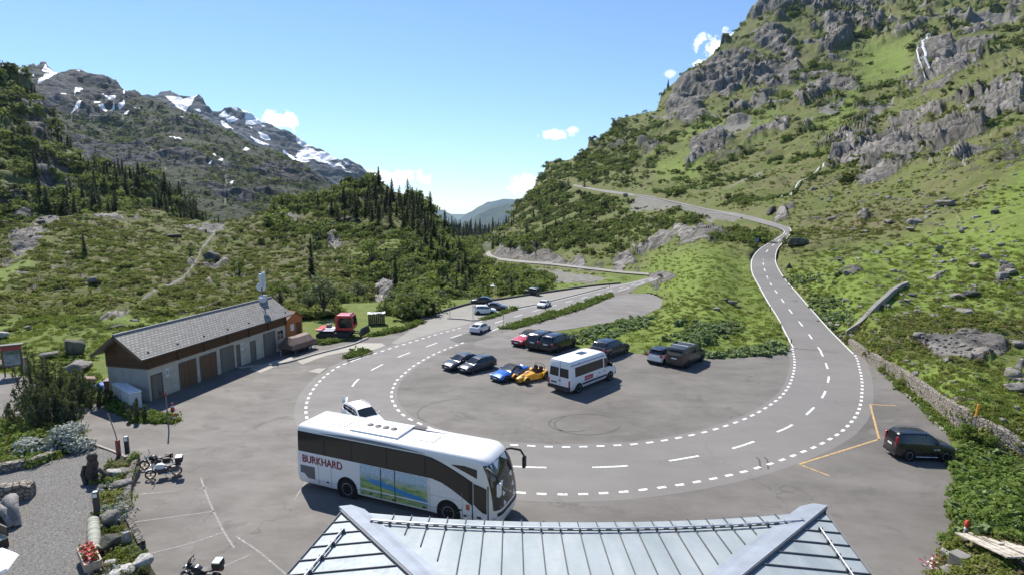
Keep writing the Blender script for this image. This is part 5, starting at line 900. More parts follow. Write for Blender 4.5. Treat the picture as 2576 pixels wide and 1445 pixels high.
EST = dict(L=4.6, W=1.80, H=1.5, wb=2.7, fo=.9, r=.32, top=[(0, .58), (.05, .68), (.5, .82), (1.25, .93), (2.6, .97), (4.3, 1.02), (4.52, .98), (4.6, .75)], roof=[(1.1, .93), (1.35, 1.05), (2.0, 1.40), (2.4, 1.48), (3.3, 1.48), (4.0, 1.42), (4.2, 1.32), (4.5, 1.0)], win=[(1.6, 2.5), (2.56, 3.4), (3.45, 4.15)], ws=(1.2, 2.0), rw=(4.1, 4.45), zl=.62, zt=.86, doors=(2.25, 3.15), rails=(2.1, 4.0), rail_mat=m_black)
SED = dict(L=4.5, W=1.80, H=1.42, wb=2.75, fo=.8, r=.32, top=[(0, .56), (.05, .66), (.5, .80), (1.3, .91), (2.6, .95), (3.8, 1.0), (4.4, .98), (4.5, .75)], roof=[(1.15, .91), (1.4, 1.02), (2.05, 1.33), (2.45, 1.41), (3.0, 1.40), (3.5, 1.27), (4.05, 1.01)], win=[(1.65, 2.5), (2.58, 3.5)], ws=(1.25, 2.05), rw=(3.3, 3.98), zl=.60, zt=.82, doors=(2.3, 3.2))
GOLF = dict(L=4.15, W=1.73, H=1.45, wb=2.52, fo=.85, r=.31, top=[(0, .58), (.05, .68), (.5, .82), (1.15, .92), (2.6, .96), (3.9, 1.0), (4.08, .96), (4.15, .72)], roof=[(1.0, .92), (1.25, 1.03), (1.85, 1.36), (2.25, 1.44), (3.0, 1.44), (3.5, 1.39), (3.7, 1.30), (4.05, .98)], win=[(1.45, 2.35), (2.42, 3.15), (3.2, 3.62)], ws=(1.1, 1.85), rw=(3.6, 4.0), zl=.62, zt=.80, tl=(.24, .2), doors=(2.1, 2.95))
YAR = dict(L=3.95, W=1.70, H=1.5, wb=2.5, fo=.8, r=.30, top=[(0, .6), (.05, .72), (.4, .86), (1.0, .95), (2.4, .99), (3.7, 1.05), (3.88, 1.0), (3.95, .75)], roof=[(.85, .95), (1.1, 1.06), (1.75, 1.40), (2.15, 1.5), (2.9, 1.5), (3.4, 1.45), (3.55, 1.37), (3.87, 1.04)], win=[(1.3, 2.2), (2.27, 3.0), (3.05, 3.45)], ws=(.95, 1.75), rw=(3.42, 3.84), zl=.66, zt=.90, tl=(.34, .2), pz=.78, doors=(2., 2.85), spoiler=3.55)
PRI = dict(L=4.6, W=1.77, H=1.46, wb=2.72, fo=.95, r=.31, top=[(0, .55), (.05, .66), (.6, .82), (1.1, .93), (2.6, .98), (4.2, 1.08), (4.5, 1.06), (4.6, .8)], roof=[(.85, .92), (1.2, 1.06), (2.0, 1.38), (2.5, 1.46), (3.0, 1.44), (3.7, 1.28), (4.42, 1.08)], win=[(1.5, 2.5), (2.56, 3.6)], ws=(.95, 2.0), rw=(3.4, 4.35), zl=.62, zt=.92, tl=(.36, .08), doors=(2.2, 3.2))
SOUL = dict(L=4.1, W=1.8, H=1.62, wb=2.57, fo=.82, r=.33, zb=.22, top=[(0, .62), (.05, .76), (.4, .92), (.95, 1.02), (2.4, 1.06), (3.9, 1.10), (4.03, 1.06), (4.1, .8)], roof=[(.85, 1.01), (1.1, 1.14), (1.6, 1.48), (2.0, 1.6), (3.0, 1.62), (3.6, 1.6), (3.78, 1.52), (4.03, 1.1)], win=[(1.25, 2.15), (2.2, 3.0), (3.05, 3.6)], ws=(.95, 1.6), rw=(3.68, 3.98), zl=.74, zt=1.1, tl=(.16, .5), doors=(1.95, 2.8), boxy=True)
POR = dict(L=4.35, W=1.8, H=1.28, wb=2.35, fo=1.0, r=.33, zb=.16, top=[(0, .45), (.06, .58), (.6, .72), (1.35, .84), (2.4, .88), (3.5, .92), (4.2, .82), (4.35, .6)], roof=[(1.2, .83), (1.45, .94), (2.0, 1.2), (2.4, 1.28), (2.8, 1.25), (3.5, 1.06), (4.05, .86)], win=[(1.65, 2.5), (2.56, 3.2)], ws=(1.3, 2.0), rw=(2.95, 3.8), zl=.62, zt=.7, doors=(2.5,), spoiler=3.9)
ROAD = dict(L=4.1, W=1.75, H=1.29, wb=2.4, fo=.8, r=.31, zb=.16, top=[(0, .46), (.06, .56), (.6, .70), (1.4, .83), (2.3, .86), (3.2, .90), (3.95, .84), (4.1, .6)], roof=[(1.35, .82), (1.55, .92), (2.0, 1.19), (2.3, 1.28), (2.6, 1.26), (2.95, 1.08), (3.15, .89)], win=[(1.75, 2.6)], ws=(1.42, 2.0), rw=(2.75, 3.05), zl=.56, zt=.68, doors=(2.6,), soft=True)
CONV = dict(L=4.1, W=1.62, H=1.32, wb=2.25, fo=.85, r=.31, zb=.2, top=[(0, .52), (.05, .66), (.5, .74), (1.5, .84), (2.4, .86), (3.3, .88), (4.0, .82), (4.1, .62)], roof=[(1.45, .84), (1.6, .92), (1.95, 1.2), (2.2, 1.31), (2.8, 1.31), (3.05, 1.2), (3.3, .9)], win=[(1.75, 2.5)], ws=(1.5, 1.95), rw=(3.02, 3.25), zl=.62, zt=.68, doors=(2.5,), soft=True)
GW = dict(L=4.2, W=1.8, H=1.85, wb=2.55, fo=.75, r=.38, zb=.35, top=[(0, .95), (.05, 1.08), (.3, 1.14), (1.25, 1.18), (4.1, 1.2), (4.2, 1.1)], roof=[(1.2, 1.18), (1.3, 1.3), (1.55, 1.78), (1.7, 1.85), (3.9, 1.85), (4.05, 1.8), (4.15, 1.2)], win=[(1.55, 2.3), (2.4, 3.1), (3.2, 3.95)], ws=(1.25, 1.55), rw=(4.05, 4.13), zl=.9, zt=.9, tl=(.12, .2), doors=(2.1, 2.95), boxy=True, tum=.93)

m_soft = simple('soft_top_cloth', (.022, .021, .022), .9, 0, .25, 12)
PR = 'cars parked in the oval car park'; PF = 'cars parked in the upper car park'; PD = 'cars driving on the pass road'
c = car('parked_car', 'black sport utility car with high tail lights, third from the left in the back row', SUV, P_BLACK, PR, glass=m_glass, rim=m_rimd); put(c, SUV, (1403.9, 886.1), (1440.7, 872.3), 'right')
tuc = c
c = car('parked_car', 'black sport utility car squeezed between the red convertible and another black car', dict(SUV, rails=(1.9, 4.0), spoiler=None, tl=(.26, .2)), P_BLACK, PR, rim=m_rimd); put(c, SUV, (1369.5, 880), (1406, 866.4), 'right')
c = car('parked_car', 'red convertible with closed black soft top at the left end of the back row', CONV, P_RED, PR, m_soft, glass=m_glass2); CONV_OBJ = c; stand(c, (1328, 862), tuc.rotation_euler.z + math.pi, tuc.scale.x * 1.0)
c = car('parked_car', 'dark grey estate car with dark roof rails facing the road, beside the midnight blue saloon', EST, P_GREY, PR); put(c, EST, (1235, 926.4), (1190, 938.9), 'left'); est = c
c = car('parked_car', 'midnight blue saloon with glaring windscreen, leftmost car of the oval car park', SED, P_BLUED, PR); put(c, SED, (1198, 919), (1149, 932.5), 'left')
c = car('parked_car', 'metallic blue two-seat roadster with closed black soft top beside the yellow open car', ROAD, P_BLUE, PR, m_soft, glass=m_glass2); put(c, ROAD, (1318.5, 946.5), (1274.4, 960), 'left')
c = car('parked_car', 'black hatchback standing alone in front of the grass behind the white minibus', GOLF, P_BLUED, PR); put(c, GOLF, (1533.4, 901.8), (1573.7, 887.6), 'right')
c = car('parked_car', 'small white hatchback with black roof beside the dark van', YAR, P_WHITE, PR, roof=P_BLACK)
t6_dir = None
c_yar = c
c = car('driving_car', 'pearl white fastback hybrid driving away at the start of the straight road', PRI, P_WHITE, PD, glass=m_glass); put(c, PRI, (1209.1, 838.4), (1229, 830.1), 'right', scale=.80)
c = car('driving_car', 'white low sports coupe coming down the straight road', POR, P_WHITE, PD, glass=m_glass); put(c, POR, (1382.6, 768.6), (1374, 772.6), 'left', scale=.80)
c = car('parked_car', 'white boxy compact car parked side-on in the upper car park', SOUL, P_WHITE, PF); put(c, SOUL, (1202.5, 790.6), (1237.5, 790), 'right')
ksc = c.scale.x
c = car('parked_car', 'dark grey saloon half hidden behind the white boxy car', SED, P_GREY, PF); put(c, SED, (1228, 779), (1265.8, 780.6), 'right', scale=ksc)
c = car('parked_car', 'black saloon at the far kerb of the upper car park above the white boxy car', SED, P_BLACK, PF); put(c, SED, (1227, 764), (1189, 763.6), 'left', scale=ksc)
c = car('parked_car', 'small black square off-road car standing alone far out in the upper car park', GW, P_BLACK, PF); put(c, GW, (1350.8, 742.6), (1335.8, 742.2), 'left', scale=.72); c.rotation_euler.z += R(-35)
XCZ = 1.2
xc = car('parked_car', 'black sport utility car with silver roof rails beside the orange zigzag marking', XC, P_BLACK, None); put(xc, XC, (2281, 1157.5), (2381, 1160.5), 'right'); xc.scale.z *= XCZ; xc.scale.x *= .915
b = MB(); b.cbox((XC['L'] / 2 - 4.1, 0, 1.742), (.42, .95, .02)); sub(b.build('sunroof', m_glass2, xc), .01)
b = MB()
for sg in (-1, 1): b.cbox((-.05, sg * .985, .33), (1.75, .09, .05))
sub(b.build('side_step', m_chrome, xc), .02)
b = MB(); b.tube([(-2.35, 0, .4), (-2.62, 0, .4), (-2.62, 0, .46)], .03, 8); b.build('tow_hook', m_black, xc)
b = MB(); b.lathe([(.1, 0), (.1, .004)], 14, Matrix.Translation((.88, -.952, .80)) @ Matrix.Rotation(R(90), 4, 'X') @ Matrix.Diagonal((1, .55, 1, 1))); b.cbox((.64, -.953, .83), (.28, .005, .03)); b.cbox((.62, -.953, .77), (.22, .005, .03)); b.build('door_emblem', simple('pale_sticker', (.5, .5, .48)), xc)
wg = car('driving_car', 'white estate car with dark windscreen waiting just behind the coach', dict(EST, rail_mat=P_WHITE), P_WHITE, PD); stand(wg, (914, 1066), R(-50), .95)
b = MB(); b.cbox((-2.16, -.58, 1.62), (.06, .3, .6), 0, 0, Matrix.Translation((0, 0, 0))); q = b.build('open_tailgate', P_WHITE, wg); sub(q, .03)

# --- box-shaped bodies lofted from rings
def ring_body(L, lv, nfront=9, plan_f=.30, rr=.12):
    """lv: (z, half width, x of the nose on the centre line, x of the tail)"""
    rows = []
    for z, hw, xf, xr in lv:
        ring = [(xr, -hw + rr, z), (xr + rr * .3, -hw + rr * .3, z), (xr + rr, -hw, z)]; cx = xf - plan_f
        for t in (.33, .66, 1.): ring.append((xr + rr + (cx - xr - rr) * t, -hw, z))
        for i in range(1, nfront):
            a = -math.pi / 2 + math.pi * i / nfront; ring.append((cx + plan_f * abs(math.cos(a)) ** .75, hw * (1 if math.sin(a) > 0 else -1) * abs(math.sin(a)) ** .42, z))
        for t in (1., .66, .33): ring.append((xr + rr + (cx - xr - rr) * t, hw, z))
        ring += [(xr + rr, hw, z), (xr + rr * .3, hw - rr * .3, z), (xr, hw - rr, z)]; rows.append(ring)
    m = MB(); m.grid(rows, closed=True); n = len(rows[0]); m.f += [tuple(range(n))[::-1], tuple(len(m.v) - n + i for i in range(n))]; m.m += [0, 0]
    return m
def hwz(lv, z): return float(np.interp(z, [a[0] for a in lv], [a[1] for a in lv]))
def xfz(lv, z): return float(np.interp(z, [a[0] for a in lv], [a[2] for a in lv]))
def xrz(lv, z): return float(np.interp(z, [a[0] for a in lv], [a[3] for a in lv]))
def side_panel(parent, name, lv, poly, sg, mat, off=.006, nz=5):
    """a panel lying on the body side; poly: list of (x, z_low, z_high)"""
    m = MB(); rows = []
    for x, z0, z1 in poly:
        rows.append([(x, sg * (hwz(lv, z) + off), z) for z in np.linspace(z0, z1, nz)])
    m.grid(rows); return m.build(name, mat, parent, 60)
def front_panel(parent, name, lv, z0, z1, a0, a1, mat, plan_f, off=.01, nz=6, na=9):
    m = MB(); rows = []
    for z in np.linspace(z0, z1, nz):
        hw, xf = hwz(lv, z), xfz(lv, z); cx = xf - plan_f; row = []
        for a in np.linspace(a0, a1, na): row.append((cx + plan_f * abs(math.cos(a)) ** .75 + off, (hw + off) * (1 if math.sin(a) > 0 else -1) * abs(math.sin(a)) ** .42, z))
        rows.append(row)
    m.grid(rows); return m.build(name, mat, parent, 60)
def lettering(text, size, mat, parent, loc, rot, name='lettering', depth=.004, sx=1., font_shear=0.):
    cu = bpy.data.curves.new('t', 'FONT'); cu.body = text; cu.size = size; cu.extrude = depth; cu.shear = font_shear; cu.align_x = 'LEFT'; ob = bpy.data.objects.new('t', cu); COL.objects.link(ob)
    bpy.context.view_layer.update(); me = bpy.data.meshes.new_from_object(ob.evaluated_get(bpy.context.evaluated_depsgraph_get())); bpy.data.objects.remove(ob); bpy.data.curves.remove(cu)
    me.materials.clear(); o = link(name, me, mat, parent); o.location = loc; o.rotation_euler = rot; o.scale = (sx, 1, 1); return o

# --- coach
BL = [(.30, 1.20, 6.00, -6.02), (.42, 1.255, 6.06, -6.06), (.75, 1.275, 6.10, -6.10), (1.2, 1.275, 6.10, -6.10), (1.7, 1.272, 6.04, -6.09), (2.3, 1.265, 5.92, -6.06), (2.8, 1.25, 5.76, -6.03), (3.2, 1.235, 5.56, -6.01), (3.40, 1.215, 5.38, -6.0), (3.50, 1.17, 5.22, -5.98), (3.565, 1.07, 5.0, -5.93), (3.60, .8, 4.6, -5.8)]
coach = thing('coach', 'white coach with tinted windows and lake panorama standing beyond the zinc roof', 'coach')
P_COACH = paint('coach_white', (.74, .74, .74), .25, 0, .05)
ring_body(12.2, BL, plan_f=.5).build('body', P_COACH, coach, 35)
m_tint = NT('tinted_glass').fin((.040, .037, .032), .09, 0, .5)
for sg in (-1, 1):
    xs = [-6.0, -4.15, -2.35, -.15, 2.1, 4.55]
    for i in range(5):
        x0, x1 = xs[i] + .05, xs[i + 1] - .04
        poly = [(x, 2.16, 3.2) for x in np.linspace(x0, x1, 5)]
        if i == 4: poly = [(x, 2.14 - .36 * max(0, x - 2.6) ** 1.35, 3.16 - .27 * max(0, x - 2.2) ** 1.3) for x in np.linspace(x0, x1, 9)]
        side_panel(coach, 'side_window', BL, poly, sg, m_tint, .008)
    side_panel(coach, 'window_band', BL, [(x, 2.11 if x < 2.6 else 2.11 - .36 * (x - 2.6) ** 1.35, 3.24 - (.0 if x < 2.2 else .27 * (x - 2.2) ** 1.3)) for x in np.linspace(-5.96, 4.72, 20)], sg, m_black, .004)
    side_panel(coach, 'roof_fairing', BL, [(x, 3.30, 3.30 + .15 * max(.05, 1 - ((x + 1.2) / 3.4) ** 2)) for x in np.linspace(-4.5, 2.1, 12)], sg, simple('fairing_grey', (.20, .20, .24), .5), .012)
    side_panel(coach, 'quarter_window', BL, [(3.6, 3.0, 3.04), (4.3, 2.78, 3.08), (4.95, 2.56, 3.0)], sg, m_tint, .01)
    for x in (-2.72, 3.38):
        a = MB(); side_disc(a, x, sg * 1.252, .52, .66, sg, 26, .03); a.build('wheel_arch', m_arch, coach, 40)
        wheel(coach, x, sg * 1.13, .50, .32, sg, m_rim, 10)
    # lower panel joints
    j = MB()
    for x in (-4.6, -3.75, -1.85, 2.35, 4.15): j.cbox((x, sg * 1.277, 1.05), (.016, .012, 1.3))
    j.cbox((-.2, sg * 1.278, .62), (10., .008, .012)); j.cbox((3.2, sg * 1.278, 1.25), (1.7, .008, .012)); j.build('panel_joint', simple('joint_grey', (.3, .3, .3)), coach)
    side_panel(coach, 'engine_grille', BL, [(x, .62 + (.25 if x < -5.5 else 0), 1.32) for x in np.linspace(-5.85, -4.85, 5)], sg, simple('grille_grey', (.13, .13, .13), .6, 0, .4, 40), .007)
# passenger door
side_panel(coach, 'door', BL, [(4.72, .38, 2.35), (5.0, .38, 2.3), (5.5, .38, 2.18)], -1, P_COACH, .010)
side_panel(coach, 'door_window', BL, [(4.76, 1.25, 2.3), (5.0, 1.05, 2.26), (5.25, .9, 2.2), (5.46, .88, 2.14)], -1, m_tint, .016)
j = MB()
for x in (4.70, 5.53): j.box(x - .025, x + .025, -1.297, -1.27, .36, 2.3)
j.build('door_frame', m_black, coach)
b = MB(); b.cbox((5.05, -1.29, .62), (.22, .012, .1)); b.build('door_handle', m_black, coach)
b = MB(); b.cbox((4.45, -1.283, 1.02), (.2, .008, .28)); b.build('sticker', simple('red_sticker', (.5, .12, .06), .5, 0, .5, 14), coach)
for x, z in ((-4.0, .62), (4.3, .55), (4.05, .8), (-1.2, .55), (.2, .5), (2., .5)): b = MB(); b.cbox((x, -1.281, z), (.16, .008, .08)); b.build('latch', m_black, coach)
front_panel(coach, 'windscreen', BL, 1.12, 3.24, -1.30, 1.30, NT('windscreen_glass').fin((.03, .034, .034), .05, 0, .7), .5, .012)
front_panel(coach, 'front_grille', BL, .80, .98, -.9, .9, m_black, .5, .012, 2)
b = MB()
for sg in (-1, 1): b.tube([(5.78, sg * .2, 1.2), (5.76, sg * .95, 1.75)], .014, 5)
b.build('wiper', m_black, coach)
for sg in (-1, 1):
    h = front_panel(coach, 'headlight', BL, .58, .76, sg * 1.0, sg * 1.38, m_head, .5, .014, 3, 5)
    b = MB(); b.tube([(5.2, sg * 1.12, 3.08), (5.6, sg * 1.3, 3.16), (6.05, sg * 1.52, 3.05), (6.22, sg * 1.58, 2.75)], [.05, .06, .06, .05], 8); arm = b.build('mirror_arm', m_black, coach, 60)
    b = MB(); b.cbox((6.24, sg * 1.58, 2.42), (.16, .3, .62)); mm = b.build('mirror', m_black if sg > 0 else P_COACH, arm); sub(mm, .06, 3)
b = MB(); b.cbox((5.98, 0, .52), (.16, .5, .12)); b.build('number_plate', m_plate, coach)
# roof unit and hatches
b = MB(); b.grid([[(x, y, z) for y, z in ((-.95, 3.52), (-.88, 3.68), (-.5, 3.72), (.5, 3.72), (.88, 3.68), (.95, 3.52))] for x in (-2.7, -2.3, -.1, .25)]); b.f += [(0, 1, 2, 3, 4, 5)[::-1], (18, 19, 20, 21, 22, 23)]; b.m += [0, 0]
ac = b.build('roof_air_conditioner', P_COACH, coach, 30)
for k in range(4): b = MB(); b.lathe([(.16, 0), (.17, .03), (.10, .05)], 16, Matrix.Translation((-2.0 + k * .5, -.05, 3.722))); b.build('fan', m_black, ac, 40)
b = MB(); b.box(.26, 1.0, .62, .98, 3.54, 3.66); b.build('roof_intake', m_black, coach)
b = MB(); b.grid([[(1.0, .60, 3.56), (1.0, .98, 3.56)], [(1.02, .60, 3.67), (1.02, .98, 3.66)], [(2.9, .80, 3.585), (2.9, .98, 3.57)]]); b.build('roof_fin', P_COACH, coach)
for x in (-3.75, 1.7): b = MB(); b.cbox((x, -.15, 3.61), (.95, .75, .05)); q = b.build('roof_hatch', simple('hatch_white', (.66, .66, .65), .5), coach); sub(q, .02)
m_burk = simple('red_lettering', (.36, .035, .06), .45); m_burks = simple('lettering_shadow', (.06, .055, .06), .5)
for dx, dz, mt, dp, nm in ((.035, -.03, m_burks, 1.279, 'lettering_shadow'), (0, 0, m_burk, 1.285, 'lettering')):
    lettering('BURKHARD', .60, mt, coach, (-5.72 + dx, -dp, 1.53 + dz), (R(90), 0, 0), nm, .002, .86)
# lake panorama
t = NT('lake_panorama'); co = t.coord(); sp = t.n('ShaderNodeSeparateXYZ'); t.l(co, sp.inputs[0]); x, z = sp.outputs[0], sp.outputs[2]
n = t.noise(t.mapping(co, (.55, 0, 2.6), (0, 0, 0)), 2.4, 6, .65, .5); n2 = t.noise(t.mapping(co, (1, 0, 2.2)), 7, 4)
land = t.ramp(n, [(.28, (.05, .17, .08)), (.44, (.17, .32, .12)), (.55, (.42, .46, .16)), (.66, (.14, .30, .22)), (.8, (.45, .55, .5))])
zz = t.math('ADD', z, t.math('MULTIPLY', x, .16)); lake = t.math('MULTIPLY', t.rng(t.math('ABSOLUTE', t.math('ADD', t.math('SUBTRACT', zz, 1.12), t.math('MULTIPLY', t.math('SUBTRACT', n, .5), .5))), .16, .12), t.rng(x, 3.1, 1.9, 0, 1))
col = t.mix(t.math('MULTIPLY', lake, t.rng(x, -1.7, -1.2)), land, (.05, .25, .52)); hz = t.rng(t.math('ADD', z, t.math('MULTIPLY', n, .5)), 1.5, 1.95); col = t.mix(hz, col, t.mix(t.rng(n2, .45, .6), (.30, .48, .62), (.62, .62, .66)))
col = t.mix(t.rng(t.math('ADD', t.math('ABSOLUTE', t.math('SUBTRACT', x, .1)), t.math('MULTIPLY', n2, .3)), 2.35, 2.2), (.70, .71, .71), col); m_pan = t.fin(col, .35, 0, .4)
side_panel(coach, 'panorama_panel', BL, [(x, .42, 2.08) for x in (-1.85, -1.2, -.6, 0, .8, 1.6, 2.35)], -1, m_pan, .007, 4)
b = MB()
for x_ in (-.55, .3): b.box(x_ - .02, x_ + .02, -1.29, -1.27, .42, 2.08)
b.build('flap_seal', m_black, coach)
place2(coach, (879, 1247.5), (1132, 1308.5), 'right', 6.10, 2.26, 0, None, 2.72, 12.2)

# --- minibus
VL = [(.30, .92, 3.02, -3.06), (.45, .99, 3.12, -3.12), (.75, 1.03, 3.10, -3.10), (1.0, 1.035, 3.00, -3.09), (1.15, 1.03, 2.78, -3.08), (1.28, 1.03, 2.42, -3.08), (1.36, 1.025, 2.22, -3.07), (1.7, 1.00, 2.0, -3.05), (2.1, .96, 1.75, -3.02), (2.32, .93, 1.55, -3.0), (2.44, .86, 1.3, -2.97), (2.48, .7, 1.1, -2.9)]
mini = thing('minibus', 'white high-roofed minibus with red side sticker in the middle of the car park', 'minibus')
ring_body(6.2, VL, plan_f=.35).build('body', P_WHITE, mini, 35)
for sg in (-1, 1):
    side_panel(mini, 'side_window', VL, [(x, 1.28, 1.98) for x in np.linspace(-2.5, 1.05, 6)], sg, m_glass, .008)
    side_panel(mini, 'door_window', VL, [(1.2, 1.22, 1.98), (1.55, 1.22, 1.9), (1.8, 1.22, 1.75), (2.05, 1.22, 1.45)], sg, m_glass, .008)
    side_panel(mini, 'side_trim', VL, [(x, .52, .66) for x in np.linspace(-1.6, 1.6, 4)], sg, m_black, .012)
    side_panel(mini, 'roof_stripe', VL, [(x, 2.12, 2.22 + .03 * math.sin(x * 9)) for x in np.linspace(-2.95, 1.3, 14)], sg, simple('faded_blue_lettering', (.28, .28, .40), .5, 0, .45, 9), .006)
    for x in (-2.05, 2.05):
        a = MB(); side_disc(a, x, sg * .998, .36, .42, sg, 22, .045); a.build('wheel_arch', m_arch, mini, 40); wheel(mini, x, sg * .95, .35, .22, sg, m_rim, 6)
    b = MB(); b.cbox((1.95, sg * 1.16, 1.35), (.14, .2, .3)); q = b.build('wing_mirror', m_black, mini); sub(q, .04)
    b = MB(); b.cbox((-3.06, sg * .93, .85), (.12, .12, .5)); q = b.build('tail_light', m_tail, mini); sub(q, .02)
    front_panel(mini, 'headlight', VL, .78, 1.02, sg * .95, sg * 1.4, m_head, .35, .012, 3, 4)
    b = MB(); b.cbox((.55, sg * 1.04, 1.0), (.2, .02, .05)); b.cbox((1.2, sg * 1.04, 1.0), (.2, .02, .05)); b.build('door_handle', m_black, mini)
front_panel(mini, 'windscreen', VL, 1.42, 2.12, -1.35, 1.35, m_glass, .35, .012)
front_panel(mini, 'bumper', VL, .34, .6, -1.5, 1.5, m_black, .35, .014, 3)
b = MB(); b.box(-3.17, -3.02, -1.0, 1.0, .34, .62); sub(b.build('rear_bumper', m_black, mini), .03)
for sg in (-1, 1): b = MB(); b.add([(-3.085, sg * .06, 1.28), (-3.085, sg * .86, 1.28), (-3.045, sg * .82, 1.92), (-3.045, sg * .06, 1.92)], [(0, 1, 2, 3)]); b.build('rear_window', m_glass, mini)
b = MB(); b.cbox((-3.115, .45, .82), (.02, .52, .13)); b.build('number_plate', simple('dusty_plate', (.14, .14, .14)), mini)
b = MB(); b.cbox((-3.1, -.05, 1.0), (.04, .2, .05)); b.cbox((-3.1, -.1, 1.45), (.012, .02, 2.0)); b.build('rear_door_handle', m_black, mini)
st_ = side_panel(mini, 'sticker', VL, [(x, .78, 1.12) for x in (-1.35, -.3)], -1, simple('red_sticker_panel', (.48, .03, .05), .4), .01)
lettering('minibus', .2, m_plate, mini, (-1.27, -1.052, .88), (R(90), 0, 0), 'lettering', .001, 1.15)
b = MB(); b.cbox((-.4, 0, 2.5), (.75, .55, .05)); q = b.build('roof_hatch', m_glass, mini); sub(q, .02)
place2(mini, (1453.8, 986.8), (1532.5, 955.2), 'right', 4.10, 1.9, 0, None, 1.05, 6.2)

# --- dark van with roof bars
TL = [(.28, .86, 2.40, -2.44), (.42, .93, 2.48, -2.48), (.7, .95, 2.47, -2.48), (.95, .95, 2.38, -2.47), (1.08, .945, 2.15, -2.46), (1.2, .94, 1.75, -2.46), (1.5, .905, 1.35, -2.42), (1.8, .86, .95, -2.36), (1.9, .82, .75, -2.32), (1.95, .68, .5, -2.2)]
van = thing('van', 'dark grey passenger van with two silver roof bars parked against the grass', 'van', group=None)
ring_body(4.95, TL, plan_f=.32).build('body', P_ANTH, van, 35)
for sg in (-1, 1):
    for x0, x1 in ((-2.2, -1.1), (-1.0, .1)): side_panel(van, 'side_window', TL, [(x, 1.2, 1.7) for x in np.linspace(x0, x1, 4)], sg, m_glass, .008)
    side_panel(van, 'door_window', TL, [(.2, 1.2, 1.7), (.7, 1.2, 1.68), (1.05, 1.2, 1.5), (1.35, 1.2, 1.28)], sg, m_glass2, .008)
    for x in (-1.5, 1.5):
        a = MB(); side_disc(a, x, sg * .915, .36, .41, sg, 22, .045); a.build('wheel_arch', m_arch, van, 40); wheel(van, x, sg * .87, .34, .22, sg, m_rimd, 5)
    b = MB(); b.cbox((1.25, sg * 1.05, 1.22), (.14, .2, .2)); sub(b.build('wing_mirror', m_black, van), .04)
    b = MB(); b.cbox((-2.46, sg * .84, 1.0), (.08, .16, .26)); sub(b.build('tail_light', m_tail, van), .02)
    front_panel(van, 'headlight', TL, .72, .9, sg * .95, sg * 1.4, m_head, .32, .012, 3, 4)
front_panel(van, 'windscreen', TL, 1.25, 1.8, -1.35, 1.35, m_glass, .32, .012)
b = MB(); b.add([(-2.462, -.72, 1.25), (-2.462, .72, 1.25), (-2.395, .68, 1.72), (-2.395, -.68, 1.72)], [(0, 1, 2, 3)]); b.build('rear_window', m_glass, van)
b = MB(); b.cbox((-2.485, .05, .95), (.02, .52, .12)); b.build('number_plate', m_plate, van)
b = MB(); b.box(-2.52, -2.38, -.9, .9, .35, .5); sub(b.build('rear_bumper', m_black, van), .03)
for x in (-1.5, -.2):
    b = MB(); b.box(x - .04, x + .04, -.85, .85, 2.03, 2.08)
    for sg in (-1, 1): b.box(x - .05, x + .05, sg * .74 - .03, sg * .74 + .03, 1.88, 2.03)
    sub(b.build('roof_bar', simple('bar_silver', (.62, .63, .64), .5), van), .01)
place2(van, (1729.3, 924.1), (1763.7, 908.1), 'right', 3.0, 1.74, 0, None, .97, 4.95)
vd = Vector((math.cos(van.rotation_euler.z), math.sin(van.rotation_euler.z), 0)); yk = van.scale.x
a = G(1670, 916.4); c_yar.rotation_euler = (0, 0, van.rotation_euler.z); c_yar.scale = (yk,) * 3; lf = Vector((-vd.y, vd.x, 0)); c_yar.location = a + lf * (1.52 / 2) * yk + vd * (YAR['fo'] + YAR['wb'] - YAR['L'] / 2) * yk; c_yar['group'] = PR

# --- open yellow two-seater with free-standing wheels
kit = thing('open_car', 'yellow open two-seater with cycle wings, black seats and roll bar beside the blue roadster', 'car', group=PR)
b = MB(); rows = []
for x, w_, z0, z1 in ((1.62, .16, .22, .44), (1.5, .24, .18, .54), (1.0, .34, .16, .62), (.3, .44, .15, .70), (.1, .50, .15, .74), (-.1, .60, .15, .74)):
    rows.append([(x, y * w_, z) for y, z in ((-1, z0), (-1, (z0 + z1) / 2), (-.9, z1 - .06), (-.5, z1), (0, z1 + .02), (.5, z1), (.9, z1 - .06), (1, (z0 + z1) / 2), (1, z0))])
b.grid(rows); b.f += [tuple(range(9)), tuple(len(b.v) - 9 + i for i in range(9))[::-1]]; b.m += [0, 0]; b.build('bonnet', P_YEL, kit, 40)
b = MB(); 
for sg in (-1, 1): b.box(-1.35, -.1, sg * .62 - .03, sg * .62 + .03, .15, .62)
b.box(-1.5, -1.2, -.65, .65, .2, .72); b.box(-1.35, -.1, -.6, .6, .15, .2); sub(b.build('body', P_YEL, kit), .03)
b = MB(); b.box(-.12, -.06, -.5, .5, .62, .74); b.box(-.2, 1.2, -.04, .04, .745, .76); b.build('dashboard', m_black, kit)
